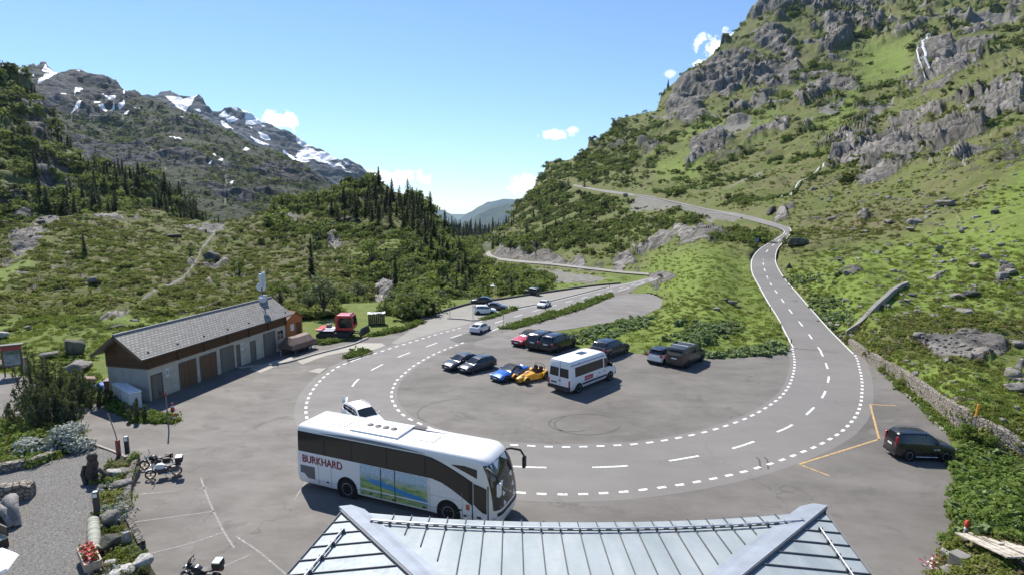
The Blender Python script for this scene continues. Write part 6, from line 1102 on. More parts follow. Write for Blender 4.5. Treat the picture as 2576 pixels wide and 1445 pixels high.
for sg in (-1, 1):
    b = MB(); b.cbox((-1.05, sg * .28, .68), (.12, .42, .7)); b.cbox((-.8, sg * .28, .34), (.5, .42, .16)); b.cbox((-1.06, sg * .28, 1.04), (.08, .2, .12)); sub(b.build('seat', m_black, kit), .04)
    b = MB(); pts = [(1.15 + .36 * math.cos(t), .30 + .36 * math.sin(t)) for t in np.linspace(.25, 2.7, 9)]; b.grid([[(x, sg * .66 + y, z) for y in (-.1, .1)] for x, z in pts]); f = b.build('front_wing', P_YEL, kit, 60); so_ = f.modifiers.new('t', 'SOLIDIFY'); so_.thickness = .02
    b = MB(); pts = [(-1.12 + .40 * math.cos(t), .32 + .40 * math.sin(t)) for t in np.linspace(.0, 2.9, 10)]; b.grid([[(x, sg * .74 + y, z) for y in (-.14, .14)] for x, z in pts]); f = b.build('rear_wing', P_YEL, kit, 60); so_ = f.modifiers.new('t', 'SOLIDIFY'); so_.thickness = .02
    for x, r_ in ((1.15, .29), (-1.12, .31)): wheel(kit, x, sg * (.68 if x > 0 else .74), r_, .19, sg, m_rimd, 5)
    b = MB(); b.lathe([(.02, -.08), (.08, -.03), (.09, .03)], 14, Matrix.Translation((1.2, sg * .38, .66)) @ Matrix.Rotation(R(90), 4, 'Y')); hl = b.build('headlight', m_head, kit, 50)
    b = MB(); b.tube([(1.15, sg * .25, .32), (1.15, sg * .6, .3)], .02, 6); b.build('wishbone', m_black, kit)
b = MB(); b.tube([(-1.25, -.5, .7), (-1.2, -.5, 1.12), (-1.2, -.35, 1.2), (-1.2, .35, 1.2), (-1.2, .5, 1.12), (-1.25, .5, .7)], .025, 8); b.build('roll_bar', m_black, kit, 60)
b = MB(); b.tube([(-.02, -.52, .72), (-.16, -.48, 1.08), (-.16, .48, 1.08), (-.02, .52, .72)], .018, 6); b.build('windscreen_frame', m_black, kit, 60)
b = MB(); b.lathe([(.14, 0), (.16, .01), (.16, .03), (.14, .03)], 16, Matrix.Translation((-.35, .28, .72)) @ Matrix.Rotation(R(70), 4, 'Y')); b.build('steering_wheel', m_black, kit)
b = MB(); b.cbox((1.63, 0, .34), (.03, .26, .16)); b.build('grille', m_black, kit)
place2(kit, (1372.3, 951.3), (1327.2, 966.7), 'left', 2.27, 1.42, 0, None, None, None)
# ------------------------------------------------------------------ buildings and what stands round them
def on_g(px, z=0.): return G(px[0], px[1], z)
def height_at(base, top):
    g = at_z(base[0], base[1], 0.); return float(at_r(top[0], top[1], np.hypot(g[0], g[1]))[2])
def tree_frame(o, p, q):
    """x axis from p to q on the ground"""
    d = q - p; o.location = p; o.rotation_euler = (0, 0, math.atan2(d.y, d.x)); return d.length
def boards(name, a, b_, along='X', step=7., vert=False):
    t = NT(name); c = t.coord(); sp = t.n('ShaderNodeSeparateXYZ'); t.l(c, sp.inputs[0]); ax = sp.outputs[0] if vert else sp.outputs[2]
    k = t.math('MULTIPLY', ax, step); fr = t.math('FRACT', k); fl = t.math('FLOOR', k); wn = t.n('ShaderNodeTexWhiteNoise', noise_dimensions='1D'); t.l(fl, wn.inputs['W'])
    n = t.noise(t.mapping(c, (1, 1, 9) if not vert else (9, 1, 1)), 1.3, 5, .65); col = t.mix(t.math('ADD', t.math('MULTIPLY', wn.outputs[0], .55), t.math('MULTIPLY', n, .45)), a, b_)
    col = t.mix(t.rng(fr, .1, .03), col, tuple(q * .25 for q in a)); t.bump(t.rng(fr, .0, .12), .6, .02); return t.fin(col, .85, 0, .2)
m_wood = boards('weathered_boards', (.080, .045, .026), (.155, .090, .052)); m_woodv = boards('upright_boards', (.10, .062, .04), (.17, .105, .065), vert=True, step=6)
m_doorw = boards('garage_door_boards', (.12, .072, .04), (.20, .125, .07), vert=True, step=5); m_doorg = boards('grey_door_boards', (.155, .14, .11), (.21, .19, .15), vert=True, step=5)
m_wall = simple('rendered_wall', (.46, .41, .32), .9, 0, .16, 1.2, .2, .01); m_block = simple('pale_block_wall', (.36, .34, .30), .9, 0, .12, 1.5)
# slate roof
t = NT('slate_shingles'); c = t.coord(); br = t.n('ShaderNodeTexBrick'); t.l(t.mapping(c, (1, 1, 1)), br.inputs[0]); br.offset = .5
for k, v in (('Scale', 1.9), ('Mortar Size', .05), ('Mortar Smooth', .3), ('Brick Width', .75), ('Row Height', .52)): br.inputs[k].default_value = v
br.inputs['Color1'].default_value = (.23, .218, .195, 1); br.inputs['Color2'].default_value = (.33, .315, .285, 1); br.inputs['Mortar'].default_value = (.02, .02, .02, 1)
n = t.noise(c, 1.2, 5); t.bump(br.outputs['Fac'], .8, -.03); m_slate = t.fin(t.mix(t.rng(n, .35, .7, 0, .5), br.outputs[0], (.21, .20, .18)), t.rng(n, .3, .7, .5, .7), 0, .35)

P0, P1, P2 = on_g((358.7, 1016)), on_g((722, 874)), None
barn = thing('garage_barn', 'long low garage building with slate roof, brown boards and a row of doors', 'building'); P0 = P0 + (P1 - P0).normalized() * .75; LB = tree_frame(barn, P0, P1); DB = 4.1; HE, HR, HW = 4.15, 5.6, 2.72
b = MB(); b.box(0, LB, .0, DB, -.2, HW); w_ = b.build('wall', m_wall, barn); b = MB(); b.box(-.012, .0, .02, DB - .02, .0, HW - .02); b.build('gable_wall', m_block, barn)
b = MB(); b.box(-.04, LB + .04, -.06, DB + .06, HW, HE); b.add([(-.04, -.06, HE), (-.04, DB + .06, HE), (-.04, DB / 2, HR - .1), (LB + .04, -.06, HE), (LB + .04, DB + .06, HE), (LB + .04, DB / 2, HR - .1)], [(0, 2, 1), (3, 4, 5), (0, 3, 5, 2), (1, 2, 5, 4)]); b.build('upper_boarding', m_wood, barn)
b = MB(); b.add([(-.046, 1.2, HE - .5), (-.046, 2.9, HE - .5), (-.046, 2.9, HE + .6), (-.046, 2.05, HR - .3), (-.046, 1.2, HE + .6)], [(0, 4, 3, 2, 1)]); b.build('gable_boarding', m_woodv, barn)
sl = math.atan2(HR - HE, DB / 2); wd = (DB / 2 + .5) / math.cos(sl)
for sg, nm in ((1, 'a'), (-1, 'b')):
    o = bpy.data.objects.new('roof', None); b = MB(); b.box(-.95, LB + .55, -wd, .06, -.05, .06); o = b.build('roof', m_slate, barn); o.location = (0, DB / 2, HR); o.rotation_euler = (sl if sg > 0 else -sl, 0, 0 if sg > 0 else 0)
    if sg < 0: o.scale = (1, -1, 1)
    b = MB(); b.box(-.99, -.95, -wd, .03, -.2, .05); b.box(LB + .55, LB + .59, -wd, .03, -.2, .05); v = b.build('barge_board', simple('barge_wood', (.13, .08, .06), .8), o)
b = MB(); b.tube([(-.95, DB / 2, HR + .07), (LB + .55, DB / 2, HR + .07)], .11, 8); b.build('ridge_cap', simple('ridge_slate', (.2, .2, .2), .7), barn)
b = MB(); ez = HR - (DB / 2 + .5) * math.tan(sl); b.tube([(-.95, -.53, ez - .02), (LB + .55, -.53, ez - .02)], .07, 8); b.build('gutter', simple('gutter_zinc', (.10, .10, .105), .5, .5), barn)
for x in np.linspace(.1, LB - .1, 7): b = MB(); b.box(x - .09, x + .09, -.16, -.06, HW, HE + .05); b.box(x - .07, x + .07, -.4, -.16, HE - .32, HE - .2); b.build('bracket', m_wood, barn)
def px_x(u):                                               # where a sight column meets the front wall's foot (detail frame)
    a = np.array(P0)[:2]; d = (np.array(P1)[:2] - a) / LB; r = ray(u, 940); r = r[:2]; Mx = np.array([d, -r]).T; return float(np.linalg.solve(Mx, -a)[0])
def dc(u): return px_x(223.6 + u * .27857)
def door(u0, u1, h, mat, label=None, z0=.0, frame=m_wall, handle=True):
    x0, x1 = dc(u0), dc(u1); b = MB(); b.box(x0, x1, -.035, .0, z0, h); o = b.build('door', mat, barn); f = MB(); g = .08
    f.box(x0 - g, x0, -.07, 0, z0, h + g); f.box(x1, x1 + g, -.07, 0, z0, h + g); f.box(x0, x1, -.07, 0, h, h + g); f.build('door_frame', simple('door_frame_wood', (.13, .11, .09), .8), o)
    if label: o['label'] = label
    return o
door(560, 650, 2.05, m_doorg); door(822, 968, 2.3, m_doorw, 'warm brown boarded garage door'); door(1015, 1155, 2.3, m_doorw, 'warm brown boarded garage door'); door(1205, 1315, 2.35, m_doorg); door(1352, 1372, 2.2, m_doorg); door(1478, 1515, 2.05, m_doorg); door(1600, 1695, 2.4, m_doorg)
x0, x1 = dc(1720), dc(1772); b = MB(); b.box(x0, x1, -.03, 0, 1.35, 2.25); wn = b.build('window', m_glass, barn); f = MB()
for x in np.linspace(x0, x1, 3): f.box(x - .03, x + .03, -.05, -.028, 1.35, 2.25)
f.box(x0, x1, -.052, -.028, 1.8, 1.85); f.build('window_frame', simple('pale_frame', (.42, .40, .36), .7), wn)
for u in (708, 1400): x = dc(u); b = MB(); b.box(x - .17, x + .17, -.03, 0, 1.55, 2.3); sg_ = b.build('notice', simple('pale_notice', (.62, .62, .60), .6), barn); b = MB(); b.box(x - .09, x + .09, -.034, -.03, 1.75, 2.1); b.build('notice_panel', simple('notice_grey', (.3, .3, .29), .6), sg_)
b = MB(); b.tube([(LB - .12, -.1, .0), (LB - .12, -.1, HE - .3)], .05, 8); b.build('downpipe', simple('brown_pipe', (.12, .06, .045), .5), barn)
# antenna mast at the far end of the ridge
mast = thing('antenna_mast', 'grey aerial mast with dish and white panel antennas rising behind the barn ridge', 'antenna', tuple(P0 + (P1 - P0).normalized() * (LB - 1.0) + Vector((-(P1 - P0).y, (P1 - P0).x, 0)).normalized() * (DB / 2), ))
m_pole = simple('galvanised_pole', (.38, .39, .39), .5, .6, .15); m_ant = simple('antenna_white', (.58, .59, .60), .45)
b = MB(); b.tube([(0, 0, 4.9), (0, 0, 8.7)], .07, 8); b.build('pole', simple('dark_pole', (.10, .10, .11), .5, .4), mast)
b = MB(); b.cbox((0, .1, 5.75), (.6, .9, .7)); b.cbox((.2, -.55, 5.7), (.5, .5, .55)); b.build('base_cabinet', m_ant, mast)
b = MB(); b.lathe([(.02, .18), (.3, .12), (.48, .0), (.50, -.12), (.44, -.2), (.02, -.22)], 20, Matrix.Translation((-.3, .55, 7.0)) @ Matrix.Rotation(R(75), 4, 'X') @ Matrix.Rotation(R(30), 4, 'Y')); b.build('dish', m_ant, mast, 40)
for dx, dy, z0, z1 in ((.45, -.35, 6.9, 8.75), (.22, -.62, 7.1, 8.6)): b = MB(); b.cbox((dx, dy, (z0 + z1) / 2), (.28, .34, z1 - z0)); sub(b.build('panel_antenna', m_ant, mast), .04)
b = MB(); b.tube([(-.5, .5, 8.3), (.45, -.4, 8.3)], .03, 6); b.tube([(-.5, .5, 8.1), (-.5, .5, 8.6)], .03, 6); b.tube([(-.3, .5, 7.0), (0, 0, 7.0)], .03, 6); b.build('bracket', m_pole, mast)

# orange shed behind the far gable
shed = thing('shed', 'small orange shed with tiled roof tucked behind the far gable of the barn', 'shed'); tree_frame(shed, on_g((727, 853)), on_g((762, 845)))
m_or = boards('orange_boards', (.42, .16, .065), (.48, .20, .085), vert=True, step=5)
b = MB(); b.box(0, 2.0, 0, 3.2, 0, 2.5); b.add([(0, 0, 2.5), (2.0, 0, 2.5), (1.0, 0, 3.2), (0, 3.2, 2.5), (2.0, 3.2, 2.5), (1.0, 3.2, 3.2)], [(0, 1, 2), (3, 5, 4)]); b.build('wall', m_or, shed)
for sg in (-1, 1):
    b = MB(); v = [(1.0, -.25, 3.26), (1.0, 3.4, 3.26), (1.0 + sg * 1.3, 3.4, 2.36), (1.0 + sg * 1.3, -.25, 2.36)]; b.add(v + [(x, y, z + .08) for x, y, z in v], [(0, 1, 2, 3), (7, 6, 5, 4), (0, 4, 5, 1), (1, 5, 6, 2), (2, 6, 7, 3), (3, 7, 4, 0)]); b.build('roof', simple('brown_tiles', (.20, .11, .08), .8, 0, .4, 9), shed)
b = MB(); b.box(1.1, 1.8, -.02, 0, 0, 1.9); b.build('door', simple('brown_door', (.13, .06, .04), .7), shed); b = MB(); b.box(.3, .8, -.02, 0, 1.0, 1.8); b.build('notice', m_plate, shed)

# covered trailer
tr = thing('trailer', 'boat-shaped trailer under a brown tarpaulin beside the barn end', 'trailer'); tree_frame(tr, on_g((735, 893)), on_g((800, 872)))
m_tarp = simple('brown_tarpaulin', (.175, .115, .095), .7, 0, .25, 2.5, .5, .03)
b = MB(); rows = []
for x, w_, h1, h2 in ((.0, 1.0, 1.05, 1.25), (.5, 1.05, 1.15, 1.85), (1.8, 1.06, 1.12, 1.80), (3.2, 1.05, 1.16, 1.86), (3.7, 1.02, 1.1, 1.3)): rows.append([(x, .9 - w_, .55), (x, .9 - w_ - .04, h1), (x, .9 - .5, h2 - .12), (x, .9, h2), (x, .9 + .5, h2 - .12), (x, .9 + w_ + .04, h1), (x, .9 + w_, .55)])
b.grid(rows); b.f += [tuple(range(7)), tuple(len(b.v) - 7 + i for i in range(7))[::-1]]; b.m += [0, 0]; b.build('tarpaulin', m_tarp, tr, 12)
b = MB(); b.box(.1, 3.7, -.1, 1.9, .42, .56); b.tube([(.1, .9, .48), (-.9, .9, .48)], .05, 6); b.build('chassis', m_black, tr)
for sg in (0, 1): wheel(tr, 2.5, -.12 if sg == 0 else 1.92, .32, .2, -1 if sg == 0 else 1, m_rim, 5)
b = MB(); b.tube([(-.7, .9, .04), (-.7, .9, .7)], .04, 8); b.lathe([(.10, 0), (.10, .03)], 12, Matrix.Translation((-.7, .9, .0))); b.build('jockey_stand', m_pole, tr); 
for x in (.5, 3.5): b = MB(); b.tube([(x, -.05, .0), (x, -.05, .45)], .03, 6); b.build('prop_stand', m_pole, tr)

# snow groomer
gr = thing('snow_groomer', 'red snow groomer with tracks and front blade parked on the summer grass', 'snow groomer'); tree_frame(gr, on_g((797, 850)), on_g((899, 850))); gk = (on_g((899, 850)) - on_g((797, 850))).length / 5.2; gr.scale = (gk,) * 3
m_gred = paint('groomer_red', (.52, .035, .035), .35)
for y in (-.1, 1.9):
    b = MB(); pts = []
    for a in np.linspace(math.pi * .5, math.pi * 1.5, 9): pts.append((.45 + .38 * math.cos(a), .42 + .36 * math.sin(a)))
    for a in np.linspace(-math.pi * .5, math.pi * .5, 9): pts.append((3.9 + .38 * math.cos(a), .42 + .36 * math.sin(a)))
    b.prism(pts, -.45, .45, 0, Matrix.Translation((0, y, 0)) @ Matrix.Rotation(R(90), 4, 'X'))
    for k in range(26):
        q = k / 26 * (2 * 3.45 + 2.4); L_ = 3.45
        x, z, an = (.45 + q, .80, 0) if q < L_ else ((3.9 - (q - L_ - 1.2), .04, 0) if L_ + 1.2 < q < 2 * L_ + 1.2 else ((3.9 + .36 * math.sin((q - L_) / .38), .42 + .36 * math.cos((q - L_) / .38), (q - L_) / .38) if q < L_ + 1.2 else (.45 - .36 * math.sin((q - 2 * L_ - 1.2) / .38), .42 - .36 * math.cos((q - 2 * L_ - 1.2) / .38), (q - 2 * L_ - 1.2) / .38)))
        b.cbox((0, 0, 0), (.07, .98, .06), 0, 0, Matrix.Translation((x, y, z)) @ Matrix.Rotation(an, 4, 'Y'))
    b.build('track', simple('track_rubber', (.05, .05, .052), .8, .2, .4, 6), gr)
b = MB(); b.box(.2, 4.2, .35, 1.45, .4, .95); b.build('chassis', m_black, gr)
b = MB(); b.box(.1, 2.3, -.45, 2.25, .98, 1.08); sub(b.build('deck', simple('deck_blue_grey', (.30, .32, .40), .45), gr), .02); b = MB(); b.box(.0, .9, -.5, 2.3, 1.09, 1.25); sub(b.build('rear_cover', m_gred, gr), .04)
b = MB(); pr_ = [(2.35, 1.0), (4.5, .95), (4.75, 1.45), (4.55, 2.75), (4.3, 2.95), (2.6, 2.98), (2.4, 2.8)]; b.prism(pr_, -2.1, -.1, 0, Matrix.Rotation(R(90), 4, 'X')); sub(b.build('cab', m_gred, gr), .08, 3)
for y, s_ in ((.088, 1), (2.112, 1)): b = MB(); b.prism([(2.75, 1.6), (3.0, 1.35), (4.2, 1.35), (4.62, 1.5), (4.45, 2.65), (3.0, 2.65), (2.75, 2.3)], -y - .006, -y + .006, 0, Matrix.Rotation(R(90), 4, 'X')); b.build('side_window', m_glass, gr)
b = MB(); b.add([(4.74, .25, 1.48), (4.74, 1.95, 1.48), (4.58, 1.95, 2.68), (4.58, .25, 2.68)], [(0, 1, 2, 3)]); b.build('windscreen', m_glass, gr)
b = MB(); b.tube([(4.6, -.05, 2.6), (4.85, -.25, 2.55), (4.85, -.25, 2.2)], .03, 6); b.cbox((4.85, -.25, 2.3), (.08, .16, .4)); b.build('mirror', m_black, gr)
for y in (.6, 1.5): b = MB(); b.cbox((4.35, y, 3.03), (.14, .3, .12)); b.build('work_light', m_black, gr)
b = MB(); b.tube([(1.3, 1.6, 1.08), (1.1, 1.6, 1.9), (1.5, 1.6, 2.1)], .07, 6); b.cbox((1.2, 1.4, 1.35), (.5, .7, .5)); b.build('winch_frame', simple('steel_grey', (.16, .165, .17), .5, .5), gr)
b = MB(); b.box(.95, 2.2, .3, 1.6, 1.09, 1.16); b.build('load_cover', simple('white_cover', (.62, .62, .62), .5), gr)
b = MB(); rows = [[(5.5 + .12 * math.cos(a * 2) + abs(y - 1) * .18, y, .1 + .95 * a / 1.2) for a in np.linspace(0, 1.2, 6)] for y in np.linspace(-1.3, 3.3, 9)]; b.grid(rows); bl = b.build('blade', simple('dark_blade', (.035, .036, .04), .5, .4), gr, 60); so_ = bl.modifiers.new('t', 'SOLIDIFY'); so_.thickness = .06
b = MB(); b.tube([(4.4, .5, .6), (5.5, .5, .5)], .07, 6); b.tube([(4.4, 1.5, .6), (5.5, 1.5, .5)], .07, 6); b.build('blade_arm', m_black, gr)

# wood pile
wp = thing('wood_pile', 'stacked firewood block with white plastic on top standing on the grass verge', 'wood pile'); tree_frame(wp, on_g((926, 817)), on_g((969, 815))); wl = (on_g((969, 815)) - on_g((926, 817))).length
b = MB(); random.seed(3)
for r_ in range(7):
    for k in range(9): b.lathe([(.1 + random.random() * .03, -.5), (.1 + random.random() * .03, .55)], 7, Matrix.Translation((.13 + k * wl / 9.1, .5 + random.random() * .12, .12 + r_ * .19)) @ Matrix.Rotation(R(90), 4, 'X'))
b.build('logs', simple('dark_logs', (.075, .06, .05), .9, 0, .5, 5), wp)
b = MB(); rows = [[(x, y, 1.45 + .22 * float(vnoise(np.array([x * 3, y * 3, 1.])) )) for y in np.linspace(-.2, 1.2, 8)] for x in np.linspace(-.05, wl + .05, 14)]; b.grid(rows); b.build('plastic_cover', simple('crumpled_white', (.40, .40, .40), .4, 0, .7, 7), wp)

# white container box, chairs, bins
A0, B0, D0 = on_g((327, 1029)), on_g((358.5, 1023)), on_g((286, 1004)); HB2 = height_at((327, 1029), (318.4, 987)); bx = thing('container_box', 'plain white storage box with flat lid standing before the barn gable', 'storage box', tuple(A0))
m_bw = simple('white_panel', (.62, .62, .60), .6, 0, .1, 1.5); u_, v_ = B0 - A0, D0 - A0
def quad_box(k, z0, z1): m_ = (u_ + v_) / 2; return [tuple(m_ + (c - m_) * k + Vector((0, 0, z))) for z in (z0, z1) for c in (Vector((0, 0, 0)), u_, u_ + v_, v_)]
QF = [(0, 3, 2, 1), (4, 5, 6, 7), (0, 1, 5, 4), (1, 2, 6, 5), (2, 3, 7, 6), (3, 0, 4, 7)]
b = MB(); b.add(quad_box(1, 0, HB2 - .08), QF); b.build('body', m_bw, bx); b = MB(); b.add(quad_box(1.05, HB2 - .08, HB2), QF); b.build('lid', simple('white_lid', (.82, .82, .82), .5), bx)
b = MB(); b.tube([tuple(v_ * .5 + Vector((0, 0, .05))), tuple(v_ * .5 + Vector((0, 0, HB2 - .1)))], .015, 4); b.build('joint', m_arch, bx)
for k, (px_, lb) in enumerate((((385, 1003), 'red garden chair by the barn wall, the one nearer the white box'), ((402, 997), 'red garden chair by the barn wall, the one farther from the white box'))):
    c = thing('garden_chair', lb, 'chair', tuple(on_g(px_)), barn.rotation_euler.z - R(90) + .2, 'red chairs by the barn'); m_rc = simple('red_chair_paint', (.40, .03, .04), .5)
    b = MB(); b.cbox((0, 0, .42), (.5, .5, .04)); b.build('seat', m_rc, c); b = MB(); b.cbox((-.25, 0, .75), (.04, .5, .62)); b.build('backrest', m_rc, c)
    for x in (-.22, .22):
        for y in (-.22, .22): b = MB(); b.tube([(x, y, 0), (x, y, .42)], .02, 6); b.build('leg', m_rc, c)
    for y in (-.26, .26): b = MB(); b.tube([(.22, y, .42), (.22, y, .66), (-.24, y, .68)], .02, 6); b.build('armrest', m_rc, c)
bn = thing('refuse_bin', 'dark brown wheeled bin leaning by the barn gable behind the white box', 'bin', tuple(on_g((284, 985))), R(20)); b = MB(); b.add([(-.4, -.35, .1), (.4, -.35, .1), (.4, .35, .1), (-.4, .35, .1), (-.5, -.45, 1.1), (.5, -.45, 1.1), (.5, .45, 1.1), (-.5, .45, 1.1)], [(0, 3, 2, 1), (4, 5, 6, 7), (0, 1, 5, 4), (1, 2, 6, 5), (2, 3, 7, 6), (3, 0, 4, 7)]); b.build('body', simple('brown_plastic', (.07, .035, .03), .5), bn); b = MB(); b.cbox((0, 0, 1.14), (1.06, .96, .07)); sub(b.build('lid', simple('brown_lid', (.10, .05, .04), .5), bn), .03)
bl_ = thing('tarpaulin_heap', 'heap under a bright blue tarpaulin at the barn gable', 'tarpaulin', tuple(on_g((262, 972)))); b = MB(); rows = [[(x, y, max(.02, .75 * (1 - (x * x / 1.4 + y * y / .9)) + .25 * float(vnoise(np.array([x * 3, y * 3, 2.])))) ) for y in np.linspace(-.9, .9, 10)] for x in np.linspace(-1.1, 1.1, 12)]; b.grid(rows); bl_.scale = (.75, .75, .6); b.build('cover', simple('blue_tarp', (.02, .10, .42), .5, 0, .4, 3), bl_, 60)

# ------------------------------------------------------------------ zinc roof in the foreground
hb = thing('hotel_wing', 'pale zinc hipped roof with standing seams and snow rails in the foreground', 'building')
t = NT('zinc_sheet'); c = t.coord(); n = t.noise(t.mapping(c, (1, .35, 1)), .9, 5, .6); n2 = t.noise(c, 6, 4); m_zinc = t.fin(t.mix(t.rng(n2, .4, .7, 0, .35), t.ramp(n, [(.35, (.235, .275, .29)), (.55, (.305, .34, .355)), (.7, (.36, .39, .40))]), (.25, .29, .29)), t.rng(n2, .3, .7, .5, .66), .12, .4)
m_cap = simple('zinc_cap', (.27, .30, .345), .6, .25, .12, 2); m_seam = simple('zinc_seam', (.10, .105, .115), .6, .3); m_rail = simple('galvanised_rail', (.60, .61, .62), .4, .5)  # seam zinc darkened: thin shadow lines of the seams painted into its colour
ZE = 6.5; A_, B_ = G(860, 1287, ZE), G(2074, 1284, ZE); LA_, LB_ = G(722, 1445, ZE), G(2193, 1445, ZE); SL = math.tan(R(5.5))
yE = (A_.y + B_.y) / 2
def fz(y): return ZE + (yE - y) * SL
def hit_front(X, Y):
    d = ray(X, Y); s_ = (ZE + yE * SL - CAM_H) / (d[2] + SL * d[1]); return Vector(np.array([0, 0, CAM_H]) + d * s_)
Mm = hit_front(1466, 1312); sag = yE - Mm.y
def eave(x): u = (x - (A_.x + B_.x) / 2) / ((B_.x - A_.x) / 2); y = yE - sag * (1 - u * u); return y
H1, H2 = hit_front(1030, 1445), hit_front(1878, 1445); YB = 6.0
k1 = (yE - YB) / (A_.y - H1.y); HA = A_ + (H1 - A_) * k1; k2 = (yE - YB) / (B_.y - H2.y); HB_ = B_ + (H2 - B_) * k2
xs = np.linspace(A_.x, B_.x, 40); b = MB(); rows = []
for f in np.linspace(0, 1, 8):
    lx, rx = A_.x + (HA.x - A_.x) * f, B_.x + (HB_.x - B_.x) * f; row = []
    for x in np.linspace(lx, rx, 40):
        u = (x - lx) / (rx - lx); xe = A_.x + (B_.x - A_.x) * u; y = eave(xe) * (1 - f) + YB * f; row.append((x, y, fz(y)))
    rows.append(row)
b.grid(rows); fr = b.build('front_roof', m_zinc, hb)
def sidep(C, Lp, Hh, sg):
    e = (Lp - C); back = C + e * ((C.y - YB) / (C.y - Lp.y)); b = MB(); b.add([tuple(C), tuple(back), tuple(Hh)], [(0, 1, 2)]); b.build('side_roof', m_zinc, hb); return back
LBk, RBk = sidep(A_, LA_, HA, -1), sidep(B_, LB_, HB_, 1)
def cap(C, Hh, w_in, sg):
    d = (Hh - C); d2 = Vector((d.x, d.y, 0)).normalized(); n_ = Vector((-d2.y, d2.x, 0)) * sg; b = MB(); u = Vector((0, 0, .05)); e = Vector((0, 0, .10))
    st = C - d2 * .25; en = Hh; v = [st + e - u, st + e + n_ * .12, st + n_ * w_in + u * .6 + d2 * .3, en + n_ * w_in + u * .6, en + e + n_ * .12, en + e - u]
    b.add([st + e, en + e, en + n_ * w_in + Vector((0, 0, .03)), st + n_ * w_in + d2 * .55 + Vector((0, 0, .03)), st + n_ * w_in * .62 + d2 * .08 + Vector((0, 0, .05)), st - Vector((0, 0, .03)), en - Vector((0, 0, .03))], [(0, 1, 2, 3, 4), (0, 5, 6, 1)]); b.build('hip_cap', m_cap, hb)
    b = MB(); o_ = n_ * -.02; b.tube([C + o_ + Vector((0, 0, .06)), en + o_ + Vector((0, 0, .06))], .045, 5); b.build('hip_seam', m_seam, hb)
cap(A_, HA, .62, 1); cap(B_, HB_, .62, -1)
def seam(b, p, q, h=.045, w_=.022):
    d = (q - p).normalized(); n_ = Vector((-d.y, d.x, 0)).normalized() * w_ / 2; u = Vector((0, 0, h)); v = [p - n_, p + n_, q + n_, q - n_]; b.add([tuple(x) for x in v] + [tuple(x + u) for x in v], [(4, 5, 6, 7), (0, 1, 5, 4), (1, 2, 6, 5), (2, 3, 7, 6), (3, 0, 4, 7)])
nS = 27; rail_pts = []
for i in range(1, nS):
    x = A_.x + (B_.x - A_.x) * i / nS; y0 = eave(x) + .05; lx = lambda y: A_.x + (HA.x - A_.x) * (A_.y - y) / (A_.y - YB); rx = lambda y: B_.x + (HB_.x - B_.x) * (B_.y - y) / (B_.y - YB)
    y1 = YB
    for y in np.linspace(y0, YB, 120):
        if x < lx(y) + 1.15 or x > rx(y) - 1.15: y1 = y; break
    if y0 - y1 > .12: b = MB(); seam(b, Vector((x, y0, fz(y0))), Vector((x, y1, fz(y1)))); b.build('standing_seam', m_seam, fr)
    if 2 <= i <= nS - 2: rail_pts.append(Vector((x, eave(x) - .62, fz(eave(x) - .62))))
def snow_rail(pts, sx):
    p = [q + Vector((0, 0, .13)) for q in pts]; b = MB(); b.tube(p, .022, 6); r_ = b.build('snow_rail', m_rail, hb, 60); b = MB(); b.tube([q + Vector((0, 0, .055)) for q in pts], .02, 6); b.build('lower_rail', m_seam, r_, 60)
    for q in pts: b = MB(); b.cbox(tuple(q + Vector((0, 0, .08))), (.05, .12, .12) if sx else (.12, .05, .12)); b.build('rail_bracket', m_seam, r_)
    for a, c_ in zip(pts[:-1], pts[1:]): b = MB(); m_ = (a + c_) / 2 + Vector((0, 0, .07)); b.cbox(tuple(m_), (.16, .03, .05), math.atan2((c_ - a).y, (c_ - a).x)); b.build('ice_stop', m_seam, r_)
snow_rail(rail_pts, True)
for C, Bk, Hh, sg in ((A_, LBk, HA, 1), (B_, RBk, HB_, -1)):
    rp = []; e = (Bk - C); L_ = e.length; e.normalize(); hd = (Hh - C); n = int(L_ / .62)
    for i in range(1, n):
        p = C + e * (i * L_ / n); f = i / n; q = C + hd * f; b = MB(); seam(b, p, p + (q - p) * .97); b.build('standing_seam', m_seam, hb)
        if i >= 2 and (q - p).length > .75: rp.append(p + (q - p).normalized() * .62)
    snow_rail(rp, False)
    b = MB(); b.tube([C + Vector((0, 0, .02)), Bk + Vector((0, 0, .02))], .035, 5); b.build('verge_trim', m_seam, hb)
b = MB(); pts = [Vector((x, eave(x) + .05, ZE - .05)) for x in xs]; b.tube(pts, .06, 6); b.build('gutter', m_cap, hb)
b = MB(); n = len(xs); ring = [(x, eave(x) - .5) for x in xs[2:-2]] + [(RBk.x - .6, YB), (LBk.x + .6, YB)]; b.prism(ring, -.1, ZE - .1); b.build('wall', simple('cream_wall', (.55, .52, .46), .9, 0, .1, 2), hb)
b = MB(); b.add([tuple(HA), tuple(HB_), (HB_.x, 3.2, HB_.z), (HA.x, 3.2, HA.z)], [(0, 1, 2, 3)]); b.add([tuple(LBk), tuple(HA), (HA.x, 3.2, HA.z), (LBk.x, 3.2, LBk.z)], [(0, 1, 2, 3)]); b.add([tuple(HB_), tuple(RBk), (RBk.x, 3.2, RBk.z), (HB_.x, 3.2, HB_.z)], [(0, 1, 2, 3)]); b.build('rear_roof', m_zinc, hb)

